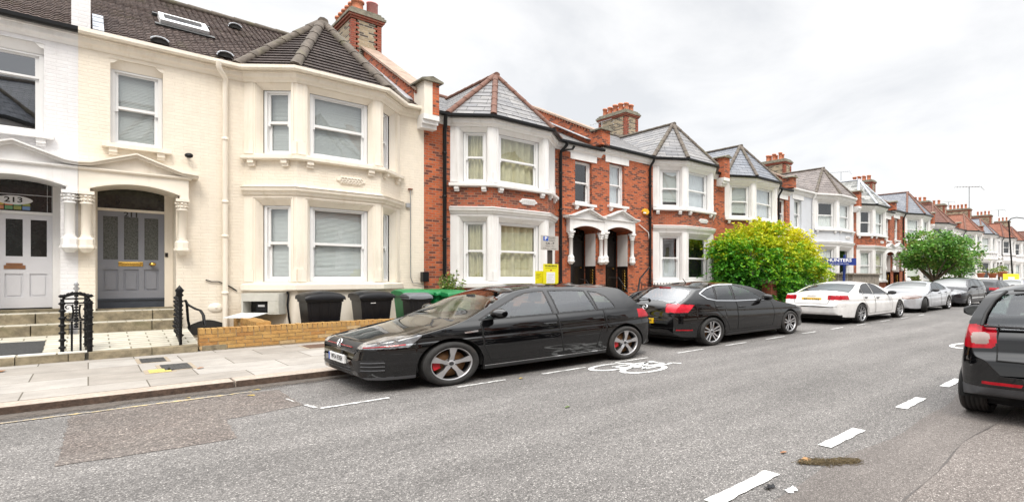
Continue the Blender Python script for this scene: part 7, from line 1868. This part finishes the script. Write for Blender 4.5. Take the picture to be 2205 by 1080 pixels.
# second, smaller dark tree beyond it
T = Thing('small_tree', (41.0,10.2,0.1), 'smaller dark tree with reddish leaves, right behind the round one', 'tree')
m = MB(); m.tube([(40.6,10.2,0.05),(40.65,10.2,2.4)], [0.14,0.10], 8); T.part('trunk', m, M['bark'])
lv = Leaves()
for i in range(50):
    u = Vector((rnd.gauss(0,1), rnd.gauss(0,1), rnd.gauss(0,1))); u.normalize(); c0 = Vector((40.6+u.x*1.25, 10.2+u.y*1.25, 3.5+u.z*1.5)); base = rnd.uniform(0.2,0.75)
    for j in range(60): lv.leaf(c0+Vector((rnd.gauss(0,0.26), rnd.gauss(0,0.26), rnd.gauss(0,0.2))), rnd.uniform(0.13,0.22), base+rnd.gauss(0,0.14))
lv.build(T, 'crown', M['leaf_tree'])
# tall weed by the drainpipe, low plants and pots in the far gardens
def weed(x, y, z0, h, w, n, label, cat='plant', nm='garden_weed', mat='leaf_weed', size=(0.05,0.10), group=None, dens=14):
    T = Thing(nm, (x,y,z0), label, cat, group); m = MB(); lv = Leaves()
    for i in range(n):
        a = rnd.uniform(0, 2*PI); r = rnd.uniform(0.2,1)*w; hh = h*rnd.uniform(0.6,1.0); e = (x+r*math.cos(a), y+r*math.sin(a)*0.6, z0+hh)
        P = [(x+0.1*r*math.cos(a),y,z0),(x+0.5*r*math.cos(a),y+0.3*r*math.sin(a),z0+hh*0.6),e]; m.tube(P, [0.008,0.006,0.003], 4)
        for k in range(dens):
            f = 0.25+0.75*k/dens; p = Vector(P[0]).lerp(Vector(P[1]), f*2) if f < 0.5 else Vector(P[1]).lerp(Vector(P[2]), f*2-1)
            for q in range(2): lv.leaf(p, rnd.uniform(*size), rnd.uniform(0.1,0.95), (rnd.gauss(0,1), rnd.gauss(0,1), rnd.gauss(0.1,0.4)))
    T.part('stem', m, M['bark']); lv.build(T, 'leaves', M[mat]); return T
weed(fx(975,11.9), 11.9, 0.105, 1.75, 0.42, 20, 'straggly weed growing by the red house drainpipe above the green bins', dens=20)
weed(fx(1013,11.8), 11.8, 0.105, 1.25, 0.25, 8, 'low weed right of the tall one, under the olive curtained bay')
weed(23.8, 11.5, 0.105, 1.5, 0.8, 16, 'yellow green plant behind the silver car near the bin store', size=(0.1,0.2), nm='garden_plant')
for x, y, h, lb in ((33.9,10.9,1.5,'bright green garden plant left of the round tree trunk'),(37.4,11.0,1.7,'bright green conical plant right of the tree trunk'),(40.0,10.9,1.4,'low green plant farther right of the trunk')):
    weed(x, y, 0.9, h-0.6, 0.5, 18, lb, nm='garden_plant', size=(0.1,0.18), group='garden plants along the far walls')
def potted(px, py, Y, r, lb, spiky=False):
    x = fx(px, Y); z0 = fz(px, py, Y); T = Thing('potted_plant', (x,Y,z0), lb, 'plant', 'potted plants on the far walls'); m = MB()
    m.lathe([(0,0),(r*0.7,0),(r,r*1.3),(r*1.1,r*1.3),(r*1.1,r*1.6),(r*0.9,r*1.6),(0,r*1.5)], (x,Y,z0), 14); T.part('pot', m, M['clay']); lv = Leaves()
    for i in range(150):
        a = rnd.uniform(0, 2*PI); q = rnd.uniform(0,1); h = rnd.uniform(0,1); k = r*(1.3*(1-h*0.85) if spiky else 1.5*math.sqrt(max(0,1-(h-0.4)**2)))
        lv.leaf((x+k*q*math.cos(a), Y+k*q*math.sin(a), z0+r*1.5+h*r*(4 if spiky else 1.6)), r*0.45, rnd.uniform(0,0.8))
    lv.build(T, 'leaves', M['leaf_weed'])
potted(2158, 596, 10.8, 0.42, 'terracotta pot with a bushy plant on the far wall'); potted(2112, 597, 10.8, 0.3, 'small conical plant in a pot on the far wall', True); potted(2137, 598, 10.8, 0.35, 'low green potted plant between the two other pots')
# trees of the gardens behind, seen only in reflections and from the side
# ---------------------------------------------------------------- the houses across the street, behind the camera (mirrored in glass and paint)
src = H[209].root
for i, x in enumerate((-9.5, 2.0, 13.5)):
    r = copy_tree(src); r.location = (x*SX, -7.2*SX, 0.1*SZ); r.rotation_euler = (0,0,PI); r.scale = (1,1,1.4)
    r['label'] = ('red brick house across the street, behind the viewer to the left','red brick house across the street, straight behind the viewer','red brick house across the street, behind the viewer to the right')[i]; r['group'] = 'houses across the street'
    r2 = copy_tree(H[205].root); r2.location = ((x+5.75)*SX, -7.2*SX, 0.1*SZ); r2.rotation_euler = (0,0,PI); r2.scale = (1,1,1.4)
    r2['label'] = ('blue slated house across the street, behind the viewer to the left','blue slated house across the street, right behind the viewer','blue slated house across the street, behind the viewer to the right')[i]; r2['group'] = 'houses across the street'

# the terrace goes on to the left of the picture
for i in range(3):
    for h, dx, lb in ((209, -16.47-i*11.54, ('red brick house left of the picture, next to the white one','red brick house two further left of the picture','red brick house farthest left of the picture')[i]), (207, -28.01-i*11.54, ('red brick house with alarm box, left of the picture','second red brick house with alarm box left of the picture','last red brick house with alarm box left of the picture')[i])):
        r = copy_tree(H[h].root); r.location.x += dx*SX; r['label'] = lb; r['group'] = 'houses left of the picture'

# ---------------------------------------------------------------- sky, sun, camera
w = bpy.data.worlds.new('World'); bpy.context.scene.world = w; w.use_nodes = True
nt = w.node_tree; nt.nodes.clear()
out = nt.nodes.new('ShaderNodeOutputWorld'); bg = nt.nodes.new('ShaderNodeBackground'); bg2 = nt.nodes.new('ShaderNodeBackground'); mx = nt.nodes.new('ShaderNodeMixShader')
SUN_EL, SUN_AZ = R(52), R(205)
sky = nt.nodes.new('ShaderNodeTexSky'); sky.sky_type = 'NISHITA'; sky.sun_disc = False; sky.sun_elevation = SUN_EL; sky.sun_rotation = SUN_AZ
nt.links.new(sky.outputs[0], bg.inputs[0]); bg.inputs[1].default_value = 0.12
tc = nt.nodes.new('ShaderNodeTexCoord'); sep = nt.nodes.new('ShaderNodeSeparateXYZ'); nt.links.new(tc.outputs['Generated'], sep.inputs[0])
lum = ramp(nt, sep.outputs['Z'], [(0.0,(0.86,)*3),(0.30,(0.90,)*3),(0.55,(1.0,)*3),(1.0,(1.0,)*3)])
st = nt.nodes.new('ShaderNodeMapRange'); nt.links.new(sep.outputs['Z'], st.inputs[0])
for k, q in ((1,0.50),(2,0.74),(3,0.93),(4,3.5)): st.inputs[k].default_value = q
n1 = noise(nt, vmap(nt, tc.outputs['Generated'], (1.0,1.0,2.2)), 2.3, 6, 0.55, 0.5)
cl = ramp(nt, n1, [(0.34,(0.79,0.80,0.815)),(0.47,(0.92,0.92,0.922)),(0.60,(1.04,1.035,1.02))])
nt.links.new(cl, bg2.inputs[0]); nt.links.new(st.outputs[0], bg2.inputs[1])
mx.inputs[0].default_value = 0.90
nt.links.new(bg.outputs[0], mx.inputs[1]); nt.links.new(bg2.outputs[0], mx.inputs[2]); nt.links.new(mx.outputs[0], out.inputs[0])
sl_ = bpy.data.lights.new('sun', 'SUN'); sl_.energy = 1.5; sl_.angle = R(18); sl_.color = (1.0,0.93,0.82)
so = bpy.data.objects.new('sun', sl_); C.objects.link(so)
d = Vector((-0.32, -0.62, 0.0)); d.normalize(); d = d*math.cos(SUN_EL); d.z = math.sin(SUN_EL)
so.rotation_euler = d.to_track_quat('Z', 'Y').to_euler()
sky.sun_rotation = math.atan2(d.x, d.y)
cam = bpy.data.cameras.new('camera'); co = bpy.data.objects.new('camera', cam); C.objects.link(co)
PHI = math.atan2(XV-CX, FPX)
co.location = (0, 0, EYE*SZ); co.rotation_euler = (PI/2, 0, PHI-PI/2)
cam.sensor_width = 36.0; cam.lens = 36.0*FPX/2205; cam.shift_x = -(CX-1102.5)/2205; cam.shift_y = (YH-540)/2205; cam.clip_start = 0.05; cam.clip_end = 2000
sc = bpy.context.scene; sc.camera = co
sc.view_settings.view_transform = 'Standard'; sc.view_settings.look = 'None'; sc.view_settings.exposure = 0.27; sc.view_settings.gamma = 1.0
sc.cycles.max_bounces = 6; sc.cycles.diffuse_bounces = 3; sc.cycles.glossy_bounces = 4; sc.cycles.transparent_max_bounces = 12; sc.cycles.caustics_reflective = False; sc.cycles.caustics_refractive = False
sc.cycles.sample_clamp_indirect = 6.0
